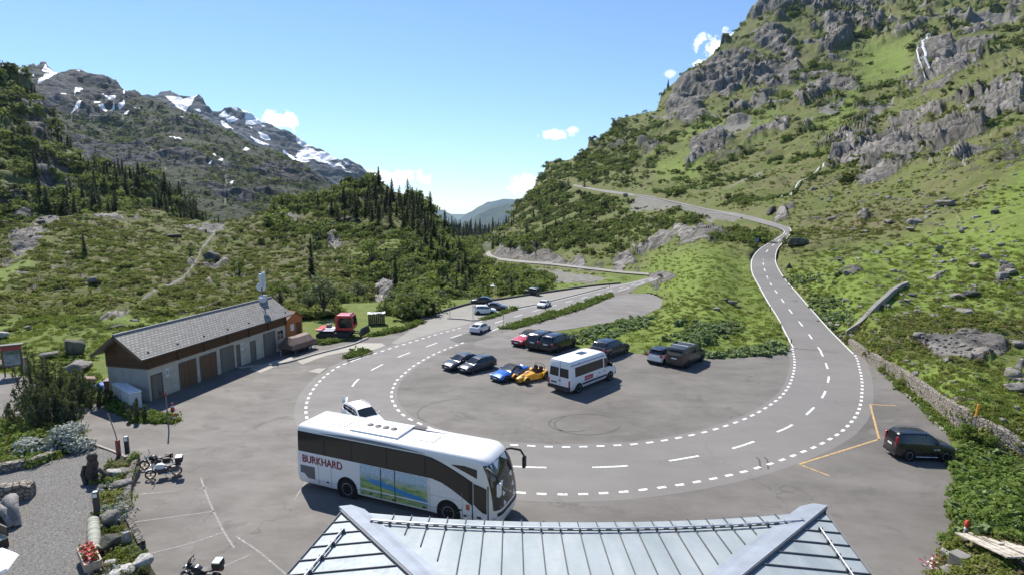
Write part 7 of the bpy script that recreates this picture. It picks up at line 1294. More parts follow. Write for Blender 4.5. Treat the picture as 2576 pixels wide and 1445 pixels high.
# ------------------------------------------------------------------ stone walls
def stone_mat(name, a, b_, sc=3.2, grass=0.):
    t = NT(name); c = t.pos(); d = t.n('ShaderNodeVectorMath', operation='ADD'); nz = t.n('ShaderNodeTexNoise'); t.l(c, nz.inputs[0]); nz.inputs['Scale'].default_value = 2.2; s_ = t.n('ShaderNodeVectorMath', operation='SCALE'); t.l(nz.outputs['Color'], s_.inputs[0]); s_.inputs['Scale'].default_value = .22; t.l(c, d.inputs[0]); t.l(s_.outputs[0], d.inputs[1])
    mp = t.mapping(d.outputs[0], (1, 1, 1.7)); e = t.voro(mp, sc, 'DISTANCE_TO_EDGE'); cl = t.voro(mp, sc, 'F1', 1); g = t.n('ShaderNodeRGBToBW'); t.l(cl, g.inputs[0]); n = t.noise(c, 9, 4, .7)
    col = t.mix(t.math('ADD', t.math('MULTIPLY', g.outputs[0], .7), t.math('MULTIPLY', n, .3)), a, b_); col = t.mix(t.rng(e, .06, .015), col, (.035, .032, .028)); t.bump(t.math('ADD', t.rng(e, 0, .12), t.math('MULTIPLY', n, .3)), .9, .07)
    return t.fin(col, .9, 0, .2)
m_stone = stone_mat('dry_stone', (.19, .165, .135), (.36, .325, .275), 3.0)
def wall_along(name, base, top_h, width, label, cat='stone wall', mat=m_stone, step=.5, rough=.08):
    W = resample(np.c_[np.array([tuple(p) for p in base]), np.array(top_h)[:, None]], step); P3 = W[:, :3]; Hs = W[:, 3]; l, r_ = offset(P3, width / 2), offset(P3, -width / 2); rows = []
    for i in range(len(W)):
        a, c_ = Vector(l[i]), Vector(r_[i]); zt = Hs[i] + (random.random() - .5) * rough; j = lambda: Vector(((random.random() - .5) * rough, (random.random() - .5) * rough, 0))
        rows.append([a - Vector((0, 0, .3)), a + Vector((0, 0, zt * .5)) + j(), a + Vector((0, 0, zt)) + j(), (a + c_) / 2 + Vector((0, 0, zt + .04)), c_ + Vector((0, 0, zt)) + j(), c_ + Vector((0, 0, zt * .5)) + j(), c_ - Vector((0, 0, .3))])
    m = MB(); m.grid([[tuple(p) for p in r] for r in rows]); n = 7; m.f += [tuple(range(n)), tuple(len(m.v) - n + i for i in range(n))[::-1]]; m.m += [0, 0]; return tag(m.build(name, mat, None, 50), label, cat)
wbp = [G(x, y, 0) for x, y in WALL_B]; whs = [max(.35, height_at(b_, t_)) for b_, t_ in zip(WALL_B, WALL_T)]
wall_along('retaining_wall', wbp, whs, .55, 'long dry stone retaining wall running down behind the black car on the verge')
m_cw = simple('pale_concrete', (.21, .20, .18), .85, 0, .2, 1.5, .3, .02)
cp = [on_patch('mountainside', x, y) for x, y in ((2128, 846), (2162, 824), (2200, 787), (2240, 748), (2262, 728), (2282, 716))]
wall_along('channel_wall', [p - Vector((0, 0, .1)) for p in cp], [.75, .85, .9, .8, .7, .5], .5, 'pale concrete channel wall climbing the slope beside the upper road', 'wall', m_cw, .8, .03)
cp = [on_patch('mountainside', x, y) for x, y in ((1595, 490), (1650, 500), (1720, 516), (1800, 534), (1865, 550))]
wall_along('road_parapet', cp, [.5] * 5, .6, 'low pale parapet along the outer edge of the climbing road', 'wall', m_cw, 4., .05)
# ------------------------------------------------------------------ gravel terrace, rock garden, posts, motorcycles
TZ = .45
def T_(X, Y): return G(X, Y, TZ)
t = NT('gravel'); p = t.pos(); v = t.voro(p, 26, 'F1', 1); g_ = t.n('ShaderNodeRGBToBW'); t.l(v, g_.inputs[0]); n = t.noise(p, .5, 4); n2 = t.noise(p, 11, 4, .8); e = t.voro(p, 26)
col = t.ramp(t.math('ADD', t.math('MULTIPLY', g_.outputs[0], .6), t.math('MULTIPLY', n2, .4)), [(.25, (.075, .073, .069)), (.5, (.17, .166, .158)), (.8, (.30, .29, .275))]); col = t.mix(t.rng(n, .4, .65, 0, .25), col, (.16, .14, .11)); t.bump(t.math('ADD', e, n2), 1., .03); m_gravel = t.fin(col, .9, 0, .2)
TER = [(212, 1112), (288, 1140), (316, 1152), (338, 1166), (352, 1172), (336, 1200), (325, 1240), (325, 1295), (336, 1345), (362, 1395), (400, 1455), (450, 1560), (-200, 1560), (-200, 1150), (60, 1160), (140, 1130), (190, 1100)]
pts = [T_(x, y) for x, y in TER]; w = [(q.x, q.y) for q in pts]; v_, f_ = clip_tri(w, TZ); b = MB(); b.add(v_, f_)
for i in range(len(w)): a, c = w[i], w[(i + 1) % len(w)]; b.add([(a[0], a[1], TZ), (c[0], c[1], TZ), (c[0], c[1], -.05), (a[0], a[1], -.05)], [(0, 1, 2, 3)])
me = b.mesh('gravel_terrace', 30); tag(link('gravel_terrace', me, m_gravel), kind='structure')
m_soil = soil_grass('garden_soil', (.06, .055, .03), (.085, .095, .03), (.04, .04, .022))
bed = [(300, 1143), (340, 1168), (350, 1172), (334, 1200), (323, 1240), (323, 1295), (334, 1345), (360, 1395), (395, 1450), (420, 1500), (250, 1500), (262, 1440), (258, 1390), (252, 1330), (240, 1290), (246, 1250), (252, 1215), (258, 1190), (280, 1165)]
q = [T_(x, y) for x, y in bed]; v_, f_ = clip_tri([(a.x, a.y) for a in q], TZ + .05); b = MB(); b.add(v_, f_); me = b.mesh('garden_bed', 30); tag(link('garden_bed', me, m_soil), kind='structure')
lawn = [(-200, 1185), (0, 1180), (90, 1170), (150, 1150), (205, 1118), (215, 1090), (190, 1060), (100, 1040), (-200, 1060)]
q = [T_(x, y) for x, y in lawn]; v_, f_ = clip_tri([(a.x, a.y) for a in q], TZ + .03); b = MB(); b.add(v_, f_); me = b.mesh('garden_lawn', 30); tag(link('garden_lawn', me, m_soil), kind='structure')
m_edge = stone_mat('edge_stone', (.10, .095, .085), (.22, .205, .18), 4.)
ed = [(350, 1168), (338, 1196), (327, 1235), (325, 1290), (334, 1340), (362, 1392)]
wall_along('terrace_wall', [G(x, y, 0) + Vector((-.05, 0, 0)) for x, y in ed], [.62] * 6, .3, 'curved low stone wall edging the rock garden beside the parking bays', 'stone wall', m_edge, .4, .05)
wall_along('garden_wall', [T_(x, y) for x, y in ((-30, 1190), (40, 1178), (90, 1168), (125, 1150), (150, 1142))], [.5, .5, .45, .4, .3], .5, 'low dry stone wall in front of the silvery bush', 'stone wall', m_stone, .35, .12)
wall_along('stone_seat_wall', [T_(x, y) for x, y in ((-30, 1262), (20, 1256), (60, 1250), (84, 1246))], [.85, .9, .85, .7], .7, 'short thick stone wall end standing in the gravel at the left edge', 'stone wall', m_stone, .3, .12)
wall_along('edging_wall', [G(x, y) for x, y in ((269, 1004), (290, 1014), (327, 1037))], [.35] * 3, .25, 'thin pale stone kerb wall beside the white storage box', 'wall', m_cw, .6, .02)
# rocks of the rock garden
for k, (x, y, w_, h_, mt, lb) in enumerate([(287, 1196, 38, 28, M_ROCKW, 'white boulder at the top of the rock garden beside the root sculpture'), (312, 1190, 36, 22, M_ROCK, 'flat grey boulder by the curved wall behind the motorcycles'), (302, 1222, 44, 26, M_ROCK, 'brownish boulder in the middle of the upper rock garden'), (258, 1228, 24, 20, M_ROCKD, 'low dark rock at the gravel edge below the root sculpture'), (285, 1318, 44, 44, M_ROCK, 'long grey slanting rock behind the lamp post'),
        (270, 1378, 52, 52, M_ROCKD, 'big dark craggy rock beside the hollow log'), (316, 1368, 24, 50, M_ROCKW, 'long white rock between the grass cushions'), (278, 1418, 32, 20, M_ROCKW, 'pale crumbly rock near the flower trough'), (356, 1424, 46, 34, M_ROCKW, 'pale pointed rock by the edge of the parking bays'), (298, 1446, 60, 30, M_ROCKW, 'rounded pale rock at the bottom edge of the rock garden'), (258, 1304, 16, 16, M_ROCKW, 'small grey stone at the foot of the lamp post'), (46, 1128, 28, 26, M_ROCKR, 'reddish boulder left of the silvery bush')]):
    boulder(None, x, y, w_, h_, lb, mt, None, TZ, k)
def bush(X, Y, z, w_px, h_px, label, kind, mat, n, size, seed, flat=.9, cat='bush', lumps=9):
    P = G(X, Y, z); r = (P - Vector((0, 0, CAM_H))).length; s = w_px / 2 / FPX * r * 1.1; o = thing(kind, label, cat, tuple(P - Vector((0, 0, .08))), random.random() * 6.28); o.scale = (s, s, s * h_px / w_px * 1.25)
    link('foliage', clump_mesh('foliage', n, size, flat, lumps, seed, mat, .6, .45), None, o); b = MB(); g = np.random.default_rng(seed)
    for k in range(6): a = g.uniform(0, 6.28); b.tube([(0, 0, -.05), (math.cos(a) * .25, math.sin(a) * .25, .3), (math.cos(a) * .45, math.sin(a) * .45, .55 * flat)], [.04, .03, .012], 5)
    b.build('stem', m_bark, o); return o
def pine_clump(X, Y, z, wid, hei, label, seed, n=16):
    """mountain pine: many upright bottle-brush shoots"""
    P = G(X, Y, z); o = thing('mountain_pine', label, 'pine shrub', tuple(P - Vector((0, 0, .1)))); g = np.random.default_rng(seed); C, N, S = [], [], []; b = MB()
    for k in range(n):
        a, rr = g.uniform(0, 6.28), g.random() ** .6 * wid / 2; x, y = rr * math.cos(a), rr * math.sin(a) * .8; h = hei * g.uniform(.6, 1.05) * (1 - .35 * (2 * rr / wid) ** 2); b.tube([(x * .3, y * .3, -.05), (x * .8, y * .8, h * .4), (x, y, h)], [.06, .045, .015], 5)
        for q in range(int(150)):
            f = g.random() ** .8; zz = h * (.06 + .94 * f); R0 = (.16 + .34 * (1 - f)) * wid / 3.2; an = g.uniform(0, 6.28); d = R0 * g.uniform(.25, 1.); C.append((x * (.35 + .65 * min(1, f + .35)) + math.cos(an) * d, y * (.35 + .65 * min(1, f + .35)) + math.sin(an) * d, zz)); N.append((math.cos(an), math.sin(an), g.uniform(-.3, .8))); S.append(g.uniform(.07, .15))
    V, F = quads(np.array(C), np.array(N), np.array(S), .45); m = np_mesh('foliage', V, F, smooth=False); m.materials.append(L_PINE); link('foliage', m, None, o); b.build('stem', m_bark, o); return o
pine_clump(85, 1062, TZ, 3.4, 3.6, 'tall mountain pine at the left of the clump before the notice board', 1, 16)
pine_clump(135, 1066, TZ, 3.4, 3.0, 'broad mountain pine in the front of the clump behind the silvery bush', 2, 18)
pine_clump(172, 1060, TZ, 2.4, 2.6, 'mountain pine at the right front of the clump by the asphalt path', 3, 12)
pine_clump(95, 1010, 0, 3.4, 4.6, 'dark columnar mountain pine rising at the back of the clump', 4, 14)
pine_clump(158, 1005, 0, 4.0, 3.6, 'mountain pine at the back right of the clump in front of the flat boulder', 5, 18)
pine_clump(212, 1016, 0, 3.2, 2.9, 'mountain pine to the left beside the white storage box', 6, 14); pine_clump(240, 1018, 0, 2.4, 2.6, 'narrow mountain pine just left of the white storage box', 7, 9)
pine_clump(342, 1057, 0, 1.5, 1.9, 'small mountain pine in front of the white storage box', 8, 7); pine_clump(362, 1056, 0, .8, 1.2, 'little brownish pine at the planting strip', 9, 4)
bush(138, 1128, TZ, 118, 70, 'large silvery grey bush beside the gravel terrace', 'silver_bush', L_SILV, 2600, .055, 61, .95)
bush(332, 1158, TZ, 34, 30, 'round green bush at the path corner behind the motorcycles', 'round_bush', L_IVY, 700, .085, 62)
bush(282, 1250, TZ, 56, 26, 'dark green cushion plant in the rock garden above the silvery ground cover', 'cushion_plant', L_HEATH, 700, .09, 63, .6); bush(292, 1288, TZ, 60, 44, 'silvery grey ground cover along the curved wall', 'silver_cushion', L_SILV, 1200, .06, 64, .5)
bush(276, 1336, TZ, 26, 24, 'yellow green grass tuft beside the dark craggy rock', 'grass_cushion', L_GRASS, 500, .09, 65); bush(306, 1402, TZ, 36, 40, 'bright green cushion plant below the white rock', 'cushion_plant', L_GRASS, 700, .08, 66, .7); bush(349, 1398, TZ, 36, 32, 'deep green leafy plant at the edge of the parking bays', 'leafy_plant', L_IVY, 700, .09, 67)
bush(342, 1446, TZ, 44, 36, 'dark spiky plant at the bottom of the rock garden', 'spiky_plant', L_DARK, 700, .09, 68); bush(66, 1172, TZ, 50, 34, 'round green shrub in front of the low garden wall', 'garden_shrub', L_IVY, 900, .07, 69); bush(15, 1175, TZ, 40, 28, 'light green grassy shrub at the left end of the garden wall', 'garden_shrub', L_GRASS, 600, .08, 70)
bush(310, 1172, TZ, 24, 14, 'low green plant beside the barrier post', 'garden_shrub', L_HEATH, 300, .12, 71); bush(2440, 1092, .4, 52, 44, 'leafy bush at the nose of the black car under the stone wall', 'leafy_bush', L_IVY, 1000, .08, 72); bush(2478, 1108, .5, 42, 30, 'leafy bush right of the marker pole', 'leafy_bush', L_IVY, 800, .085, 73)
bush(180, 1120, TZ, 50, 24, 'dark green skirt of plants under the silvery bush', 'garden_shrub', L_DARK, 700, .08, 74, .6)
gp = [T_(*q) for q in [(random.uniform(252, 335), random.uniform(1165, 1470)) for _ in range(150)]]
bw = [(T_(*q).x, T_(*q).y) for q in bed]; gp = [q for q in gp if poly_in(np.array([q.x]), np.array([q.y]), bw)[0]]; g = np.random.default_rng(8); stuff_points('garden_plants', gp, np.exp(g.normal(size=len(gp)) * .35) * .30, [HE_[0], HE_[2], HE_[4], clump_mesh('silver_clump', 120, .13, .5, 6, 91, L_SILV), GR_[0]])
q1 = [T_(*q) for q in [(g.uniform(-40, 205), g.uniform(1062, 1180)) for _ in range(420)]]; lw = [(T_(*q).x, T_(*q).y) for q in lawn]; q1 = [q for q in q1 if poly_in(np.array([q.x]), np.array([q.y]), lw)[0]]; stuff_points('lawn_plants', q1, np.exp(g.normal(size=len(q1)) * .35) * .42, IV_ + [HE_[0]] + GR_)
# lamps, barrier, sculpture, log, trough
m_lampw = simple('lamp_panel', (.70, .70, .68), .3)
def bollard(X, Y, label, h=1.15):
    o = thing('bollard_lamp', label, 'lamp', tuple(T_(X, Y)), .4, 'dark bollard lamps on the terrace'); b = MB(); b.box(-.12, .12, -.12, .12, 0, h); sub(b.build('post', simple('dark_lamp_post', (.05, .05, .055), .5, .3), o), .02)
    b = MB(); b.box(-.09, .09, -.135, -.12, h - .26, h - .05); b.box(-.09, .09, -.09, .09, h, h + .015); b.build('lamp_panel', m_lampw, o); return o
bollard(321, 1140, 'dark square bollard lamp beside the barrier post'); bollard(246, 1298, 'dark square bollard lamp standing above the hollow log', 1.35)
o = thing('barrier', 'upright red barrier post with its raised thin arm at the path entrance', 'barrier', tuple(T_(299, 1143))); b = MB(); b.box(-.1, .1, -.1, .1, 0, 1.0); sub(b.build('post', simple('barrier_red', (.26, .06, .05), .5), o), .02); b = MB(); b.tube([(.14, 0, 0), (-.1, 0, 1.5), (-.42, 0, 2.75)], [.04, .035, .03], 8); b.build('arm', simple('barrier_arm', (.34, .24, .20), .6), o)
o = thing('root_sculpture', 'dark carved tree root figure standing on the gravel', 'sculpture', tuple(T_(236, 1208))); m_root = simple('dark_wood', (.05, .036, .028), .6, 0, .5, 5, .6, .03)
b = MB(); b.tube([(-.1, 0, 0), (-.12, .02, .5), (.0, .05, 1.0), (.05, 0, 1.35)], [.36, .32, .3, .2], 10); b.lathe([(.05, -.26), (.24, -.16), (.28, .02), (.2, .2), (.05, .27)], 12, Matrix.Translation((.05, 0, 1.45))); b.build('trunk', m_root, o, 60)
b = MB(); b.tube([(-.35, -.1, 1.0), (-.45, -.2, .5), (-.1, -.45, .02)], [.09, .11, .13], 8); b.build('root', m_root, o, 60); b = MB(); b.tube([(.15, -.1, .55), (.5, -.15, .75), (.75, -.1, .45), (.55, -.15, .12), (.25, -.15, .2)], [.1, .13, .13, .12, .1], 8); b.build('root', m_root, o, 60)
o = thing('hollow_log', 'pale hollow birch log lying along the terrace edge', 'log'); p, q = T_(236, 1322), T_(240, 1400); tree_frame(o, q, p); L_ = (p - q).length
t = NT('birch_bark'); c = t.coord(); n = t.noise(t.mapping(c, (14, 1.2, 1.2)), 1.1, 4, .6); t.bump(n, .4, .02); m_birch = t.fin(t.mix(t.rng(t.math('SINE', t.math('MULTIPLY', t.n('ShaderNodeSeparateXYZ').outputs[0], 1.)), 0, 1, 0, 0), t.ramp(n, [(.36, (.10, .09, .075)), (.46, (.32, .33, .27)), (.8, (.42, .43, .36))]), (.5, .5, .45)), .8)
b = MB(); b.lathe([(.16, 0), (.24, 0), (.25, .05), (.26, L_ * .5), (.25, L_), (.16, L_)], 18, Matrix.Translation((0, 0, .28)) @ Matrix.Rotation(R(90), 4, 'Y')); b.build('log', m_birch, o, 40)
b = MB(); b.lathe([(.01, 0), (.165, 0)], 18, Matrix.Translation((.02, 0, .28)) @ Matrix.Rotation(R(90), 4, 'Y'), caps=False); b.build('hollow', m_arch, o)
for k in range(6): b = MB(); b.lathe([(.262, -.012), (.262, .012)], 18, Matrix.Translation((L_ * (k + .5) / 6, 0, .28)) @ Matrix.Rotation(R(90), 4, 'Y'), caps=False); b.build('ring', m_root, o)
o = thing('flower_trough', 'wooden trough of red flowers on the gravel below the hollow log', 'planter'); p, q = T_(238, 1446), T_(218, 1402); tree_frame(o, p, q); L_ = (p - q).length; m_tw = simple('pale_wood', (.40, .31, .24), .8, 0, .3, 5)
b = MB()
for y in (-.28, .28): b.box(0, L_, y - .03, y + .03, .25, .62)
b.box(-.03, .03, -.25, .25, .25, .62); b.box(L_ - .03, L_ + .03, -.25, .25, .25, .62); b.box(.03, L_ - .03, -.25, .25, .27, .5); b.build('trough', m_tw, o)
for x in (.15, L_ - .15): b = MB(); b.tube([(x, -.25, 0), (x, .2, .3)], .05, 6); b.tube([(x, .25, 0), (x, -.2, .3)], .05, 6); b.build('trestle', m_tw, o)
g = np.random.default_rng(5); n = 260; C = np.c_[g.uniform(.1, L_ - .1, n), g.uniform(-.25, .25, n), g.uniform(.5, .85, n)]; V, F = quads(C[:150], g.normal(size=(150, 3)) + [0, 0, 1], g.uniform(.05, .09, 150), .7); m = np_mesh('leaves', V, F, smooth=False); m.materials.append(L_IVY); link('leaves', m, None, o)
V, F = quads(C[150:] + [0, 0, .06], g.normal(size=(110, 3)) * .6 + [0, 0, 1], g.uniform(.05, .09, 110), .9); m = np_mesh('flowers', V, F, smooth=False); m.materials.append(simple('red_petals', (.52, .02, .05), .6, 0, .4, 9)); link('flowers', m, None, o)
o = thing('driftwood', 'weathered grey tree stump with pale top at the left edge of the gravel', 'driftwood', tuple(T_(14, 1312))); m_dw = simple('grey_driftwood', (.24, .225, .215), .85, 0, .5, 3, .7, .06)
b = MB(); b.tube([(-.6, .9, 0), (-.4, .8, .7), (.1, .35, 1.05), (.6, -.15, .75), (.95, -.35, .05)], [.32, .34, .30, .22, .15], 9); b.build('trunk', m_dw, o, 60); b = MB(); b.tube([(-.9, -.1, 0), (-.3, -.1, .75), (.3, -.25, .7), (.8, -.5, .1)], [.4, .34, .22, .15], 9); b.build('branch', m_dw, o, 60)
b = MB(); b.tube([(-.8, .3, 0), (-.8, .3, .55), (-.7, .25, .75)], [.75, .65, .2], 9); b.build('stump', M_ROCKD, o, 60)
o = thing('garden_bench', 'end of a dark wooden garden bench at the left edge below the stump', 'bench', tuple(T_(-12, 1372)), -.45); b = MB(); b.box(-1.2, .6, -.25, .25, .42, .48); b.build('seat', simple('pale_bench_wood', (.42, .45, .34), .7), o); b = MB(); b.box(-1.2, .6, .25, .31, .5, .95); b.build('backrest', m_root, o)
for x in (-1.0, .5): b = MB(); b.box(x - .05, x + .05, -.25, .3, 0, .42); b.build('leg', m_root, o)
o = thing('parasol', 'white closed-edge parasol top at the bottom left corner', 'parasol', tuple(T_(-52, 1560))); b = MB(); b.lathe([(1.35, 2.1), (1.3, 2.16), (.6, 2.5), (.03, 2.72)], 8, caps=False); cn = b.build('canopy', simple('white_canvas', (.80, .80, .79), .8, 0, .03), o); b = MB(); b.tube([(0, 0, 0), (0, 0, 2.72)], .03, 8); b.build('pole', m_pole, o)
# notice board, slab, cones, poles, signs
o = thing('notice_board', 'hiking notice board with red header and small roof by the left path', 'notice board', tuple(G(36, 944)), .55); m_nb = simple('red_board', (.30, .06, .055), .6)
b = MB(); b.box(-.75, .75, -.06, .06, .9, 3.0); b.build('panel', simple('board_brown', (.13, .07, .06), .7), o); b = MB(); b.box(-.74, .74, -.08, -.062, 2.5, 2.98); b.build('header', m_nb, o); b = MB(); b.box(-.6, .6, -.075, -.06, 1.05, 2.45); b.build('map', simple('map_sheet', (.22, .25, .25), .5, 0, .5, 2), o); b = MB(); b.box(-.6, .6, -.078, -.06, 2.1, 2.42); b.build('picture', simple('map_picture', (.10, .16, .10), .5, 0, .6, 3), o); b = MB(); b.box(-.95, .95, -.4, .3, 3.0, 3.08); b.build('roof', simple('board_roof', (.10, .11, .10), .7), o)
for x in (-.65, .65): b = MB(); b.tube([(x, 0, 0), (x, 0, .95)], .06, 6); b.build('leg', m_root, o)
o = thing('info_slab', 'small grey slab sign standing right of the notice board', 'sign', tuple(G(65, 934)), .3); b = MB(); b.box(-.35, .35, -.08, .08, 0, 1.5); sub(b.build('slab', simple('grey_slab', (.34, .35, .34), .7), o), .03)
m_cone = simple('cone_orange', (.55, .07, .04), .5)
for x, y, lb in ((434.5, 1031, 'orange traffic cone on the asphalt, the one nearer the barn'), (439, 1059, 'orange traffic cone by the end of the planting strip')):
    o = thing('traffic_cone', lb, 'cone', tuple(G(x, y)), 0, 'traffic cones by the planting strip'); b = MB(); b.lathe([(.17, .03), (.13, .2), (.05, .62), (.02, .64)], 12); b.build('cone', m_cone, o, 40); b = MB(); b.box(-.2, .2, -.2, .2, 0, .03); b.build('base', m_black, o); b = MB(); b.lathe([(.118, .28), (.095, .4)], 12, caps=False); b.build('stripe', m_plate, o)
def pole(X, Y, Yt, label, col=(.20, .17, .14), rad=.04, kind='snow_pole', grp='snow poles along the road', pn=None, lean=0.):
    P = on_patch(pn, X, Y) if pn else G(X, Y); r = math.hypot(P.x, P.y); h = float(at_r(X, Yt, r)[2]) - P.z; o = thing(kind, label, 'pole', tuple(P), 0, grp); b = MB(); b.tube([(0, 0, -.1), (lean * h * .5, 0, h * .5), (lean * h, 0, h)], rad, 6); b.build('shaft', simple('pole_wood', col, .8), o); b = MB(); b.tube([(lean * h * .86, 0, h * .86), (lean * h * .94, 0, h * .94)], rad * 1.25, 6); b.build('band', m_tail, o); return o
pole(425, 1083, 979, 'tall thin wooden snow pole in front of the barn forecourt', (.17, .15, .14), .045, grp=None)
for x, y, yt, lb in ((1132, 799, 776, 'thin snow pole at the tip of the kerbed island'), (1190, 801, 765, 'thin snow pole by the plants on the kerbed island'), (1267, 816, 790, 'thin snow pole at the left end of the long grass strip'), (1354, 846, 827, 'short dark pole behind the two black sport utility cars'), (1420, 793, 780, 'snow pole half way along the long grass strip')): pole(x, y, yt, lb)
for x, y, yt, lb in ((1938, 783, 770, 'marker pole on the left edge of the climbing road below the meadow rocks'), (1886, 652, 637, 'marker pole left of the climbing road at its narrow bend'), (1990, 866, 852, 'short pole at the meadow corner where the climbing road starts'), (1533, 724, 716, 'far snow pole at the end of the grass strip')): pole(x, y, yt, lb, (.10, .10, .10), .06, pn='mountainside')
def sign(X, Y, Yt, label, shape, col, size, pn='mountainside', kind='road_sign'):
    P = on_patch(pn, X, Y); r = math.hypot(P.x, P.y); h = float(at_r(X, Yt, r)[2]) - P.z; o = thing(kind, label, 'road sign', tuple(P)); b = MB(); b.tube([(0, .03, -.1), (0, .03, h)], .05, 6); b.build('post', m_pole, o); b = MB(); n = {'round': 16, 'tri': 3, 'square': 4}[shape]; Tm = Matrix.Translation((0, 0, h - size * .6)) @ Matrix.Rotation(R(90), 4, 'X') @ Matrix.Rotation({'tri': R(90), 'square': R(45)}.get(shape, 0), 4, 'Z'); b.lathe([(size, -.02), (size, .02)], n, Tm); b.build('plate', simple('sign_' + shape, col, .5), o); return o
sign(1972, 614, 601, 'small round traffic mirror at the bend of the climbing road', 'round', (.30, .31, .33), .55, kind='traffic_mirror'); sign(1986, 681, 664, 'dark back of a triangular warning sign right of the climbing road', 'tri', (.04, .045, .04), .75); sign(1904, 622, 600, 'small blue sign left of the climbing road', 'square', (.10, .20, .38), .5)
o = thing('marker_pole', 'white and orange marker pole in front of the stone wall', 'pole', tuple(G(2443, 1105))); b = MB(); b.tube([(0, 0, 0), (.12, 0, 1.35), (.22, 0, 2.5)], .04, 8); b.build('shaft', m_pole, o); b = MB(); b.tube([(.0, -.0, .1), (.08, 0, .85)], .11, 8); b.build('white_band', m_plate, o); b = MB(); b.tube([(.15, 0, 1.7), (.22, 0, 2.55)], .075, 8); b.build('orange_band', simple('orange_band', (.72, .34, .03), .5), o)
# right bottom corner: planks, hydrant, cloth, rocks
p = on_patch('mountainside', 2410, 1388); q = on_patch('mountainside', 2560, 1450); m_plank = simple('bleached_plank', (.40, .36, .30), .85, 0, .45, 4, .4, .02); L_ = 2.9
for k, (dx, dy, dz, a, ln, lb) in enumerate([(0, 0, .55, 0, 2.9, 'bleached plank nearest the asphalt in the timber heap'), (.1, .22, .56, .03, 2.8, 'second bleached plank in the timber heap, counted from the asphalt'), (.05, .46, .60, -.02, 2.9, 'middle grey plank of the timber heap'), (.3, .7, .64, .05, 2.5, 'rough brown plank near the back of the timber heap'), (.2, .92, .66, .02, 2.8, 'pale plank at the back of the timber heap'), (.15, 1.14, .62, -.03, 2.7, 'rearmost pale plank of the timber heap'), (.8, .5, .68, .1, .9, 'short brown plank lying on top of the timber heap')]):
    dr = (q - p).normalized(); nn = Vector((-dr.y, dr.x, 0)); c = p + dr * (dx + ln / 2) + nn * dy * 1.15 + Vector((0, 0, dz + .22)); b = MB(); b.cbox((0, 0, 0), (ln, .24, .07)); o = b.build('plank', m_plank); o.location = c; o.rotation_euler = (.05 * (k % 3 - 1), -math.asin(dr.z), math.atan2(dr.y, dr.x) + a); sub(o, .01); tag(o, lb, 'plank', 'planks of the timber heap')
o = thing('beam_support', 'square concrete block under the timber heap', 'block', tuple(on_patch('mountainside', 2420, 1425)), .4); b = MB(); b.box(-.3, .3, -.3, .3, -.3, .42); sub(b.build('block', m_cw, o), .03)
o = thing('hydrant', 'red-topped hydrant post with white bands at the edge of the bank', 'hydrant', tuple(on_patch('mountainside', 2425, 1368))); b = MB(); b.tube([(0, 0, -.1), (.14, 0, .75)], .07, 10); b.build('post', simple('hydrant_grey', (.28, .28, .29), .5), o); b = MB(); b.lathe([(.10, 0), (.12, .1), (.10, .25), (.03, .32)], 12, Matrix.Translation((.14, 0, .75))); b.build('cap', simple('hydrant_red', (.50, .06, .03), .5), o, 40)
for z in (.08, .62): b = MB(); b.lathe([(.085, 0), (.085, .08)], 10, Matrix.Translation((.14 * z / .75, 0, z))); b.build('band', m_plate, o)
for k, (x, y, w_, h_, mt, lb) in enumerate([(2452, 1345, 22, 34, M_ROCKR, 'brown boulder right behind the hydrant post'), (2384, 1408, 28, 34, M_ROCKW, 'pale stone between the red and white cloth and the timber heap'), (2502, 1382, 22, 18, M_ROCKW, 'greenish upright stone above the timber heap'), (2542, 1392, 30, 22, M_ROCK, 'grey stone at the right above the timber heap'), (2366, 1384, 14, 10, M_ROCKD, 'dark stone at the asphalt edge near the cloth'), (2396, 1440, 36, 20, M_ROCK, 'heap of grey rubble beside the concrete block')]): boulder('mountainside', x, y, w_, h_, lb, mt, None, 0, k)
o = thing('barrier_tape', 'crumpled red and white barrier tape at the asphalt edge', 'tape', tuple(on_patch('mountainside', 2352, 1432) + Vector((0, 0, .1)))); g = np.random.default_rng(4)
for mt, nm in ((simple('tape_red', (.50, .04, .09), .5), 'red_strip'), (m_plate, 'white_strip')): n = 60; V, F = quads(g.normal(size=(n, 3)) * [.3, .22, .12] + [0, 0, .15], g.normal(size=(n, 3)), g.uniform(.06, .13, n), .3); m = np_mesh(nm, V, F, smooth=False); m.materials.append(mt); link(nm, m, None, o)

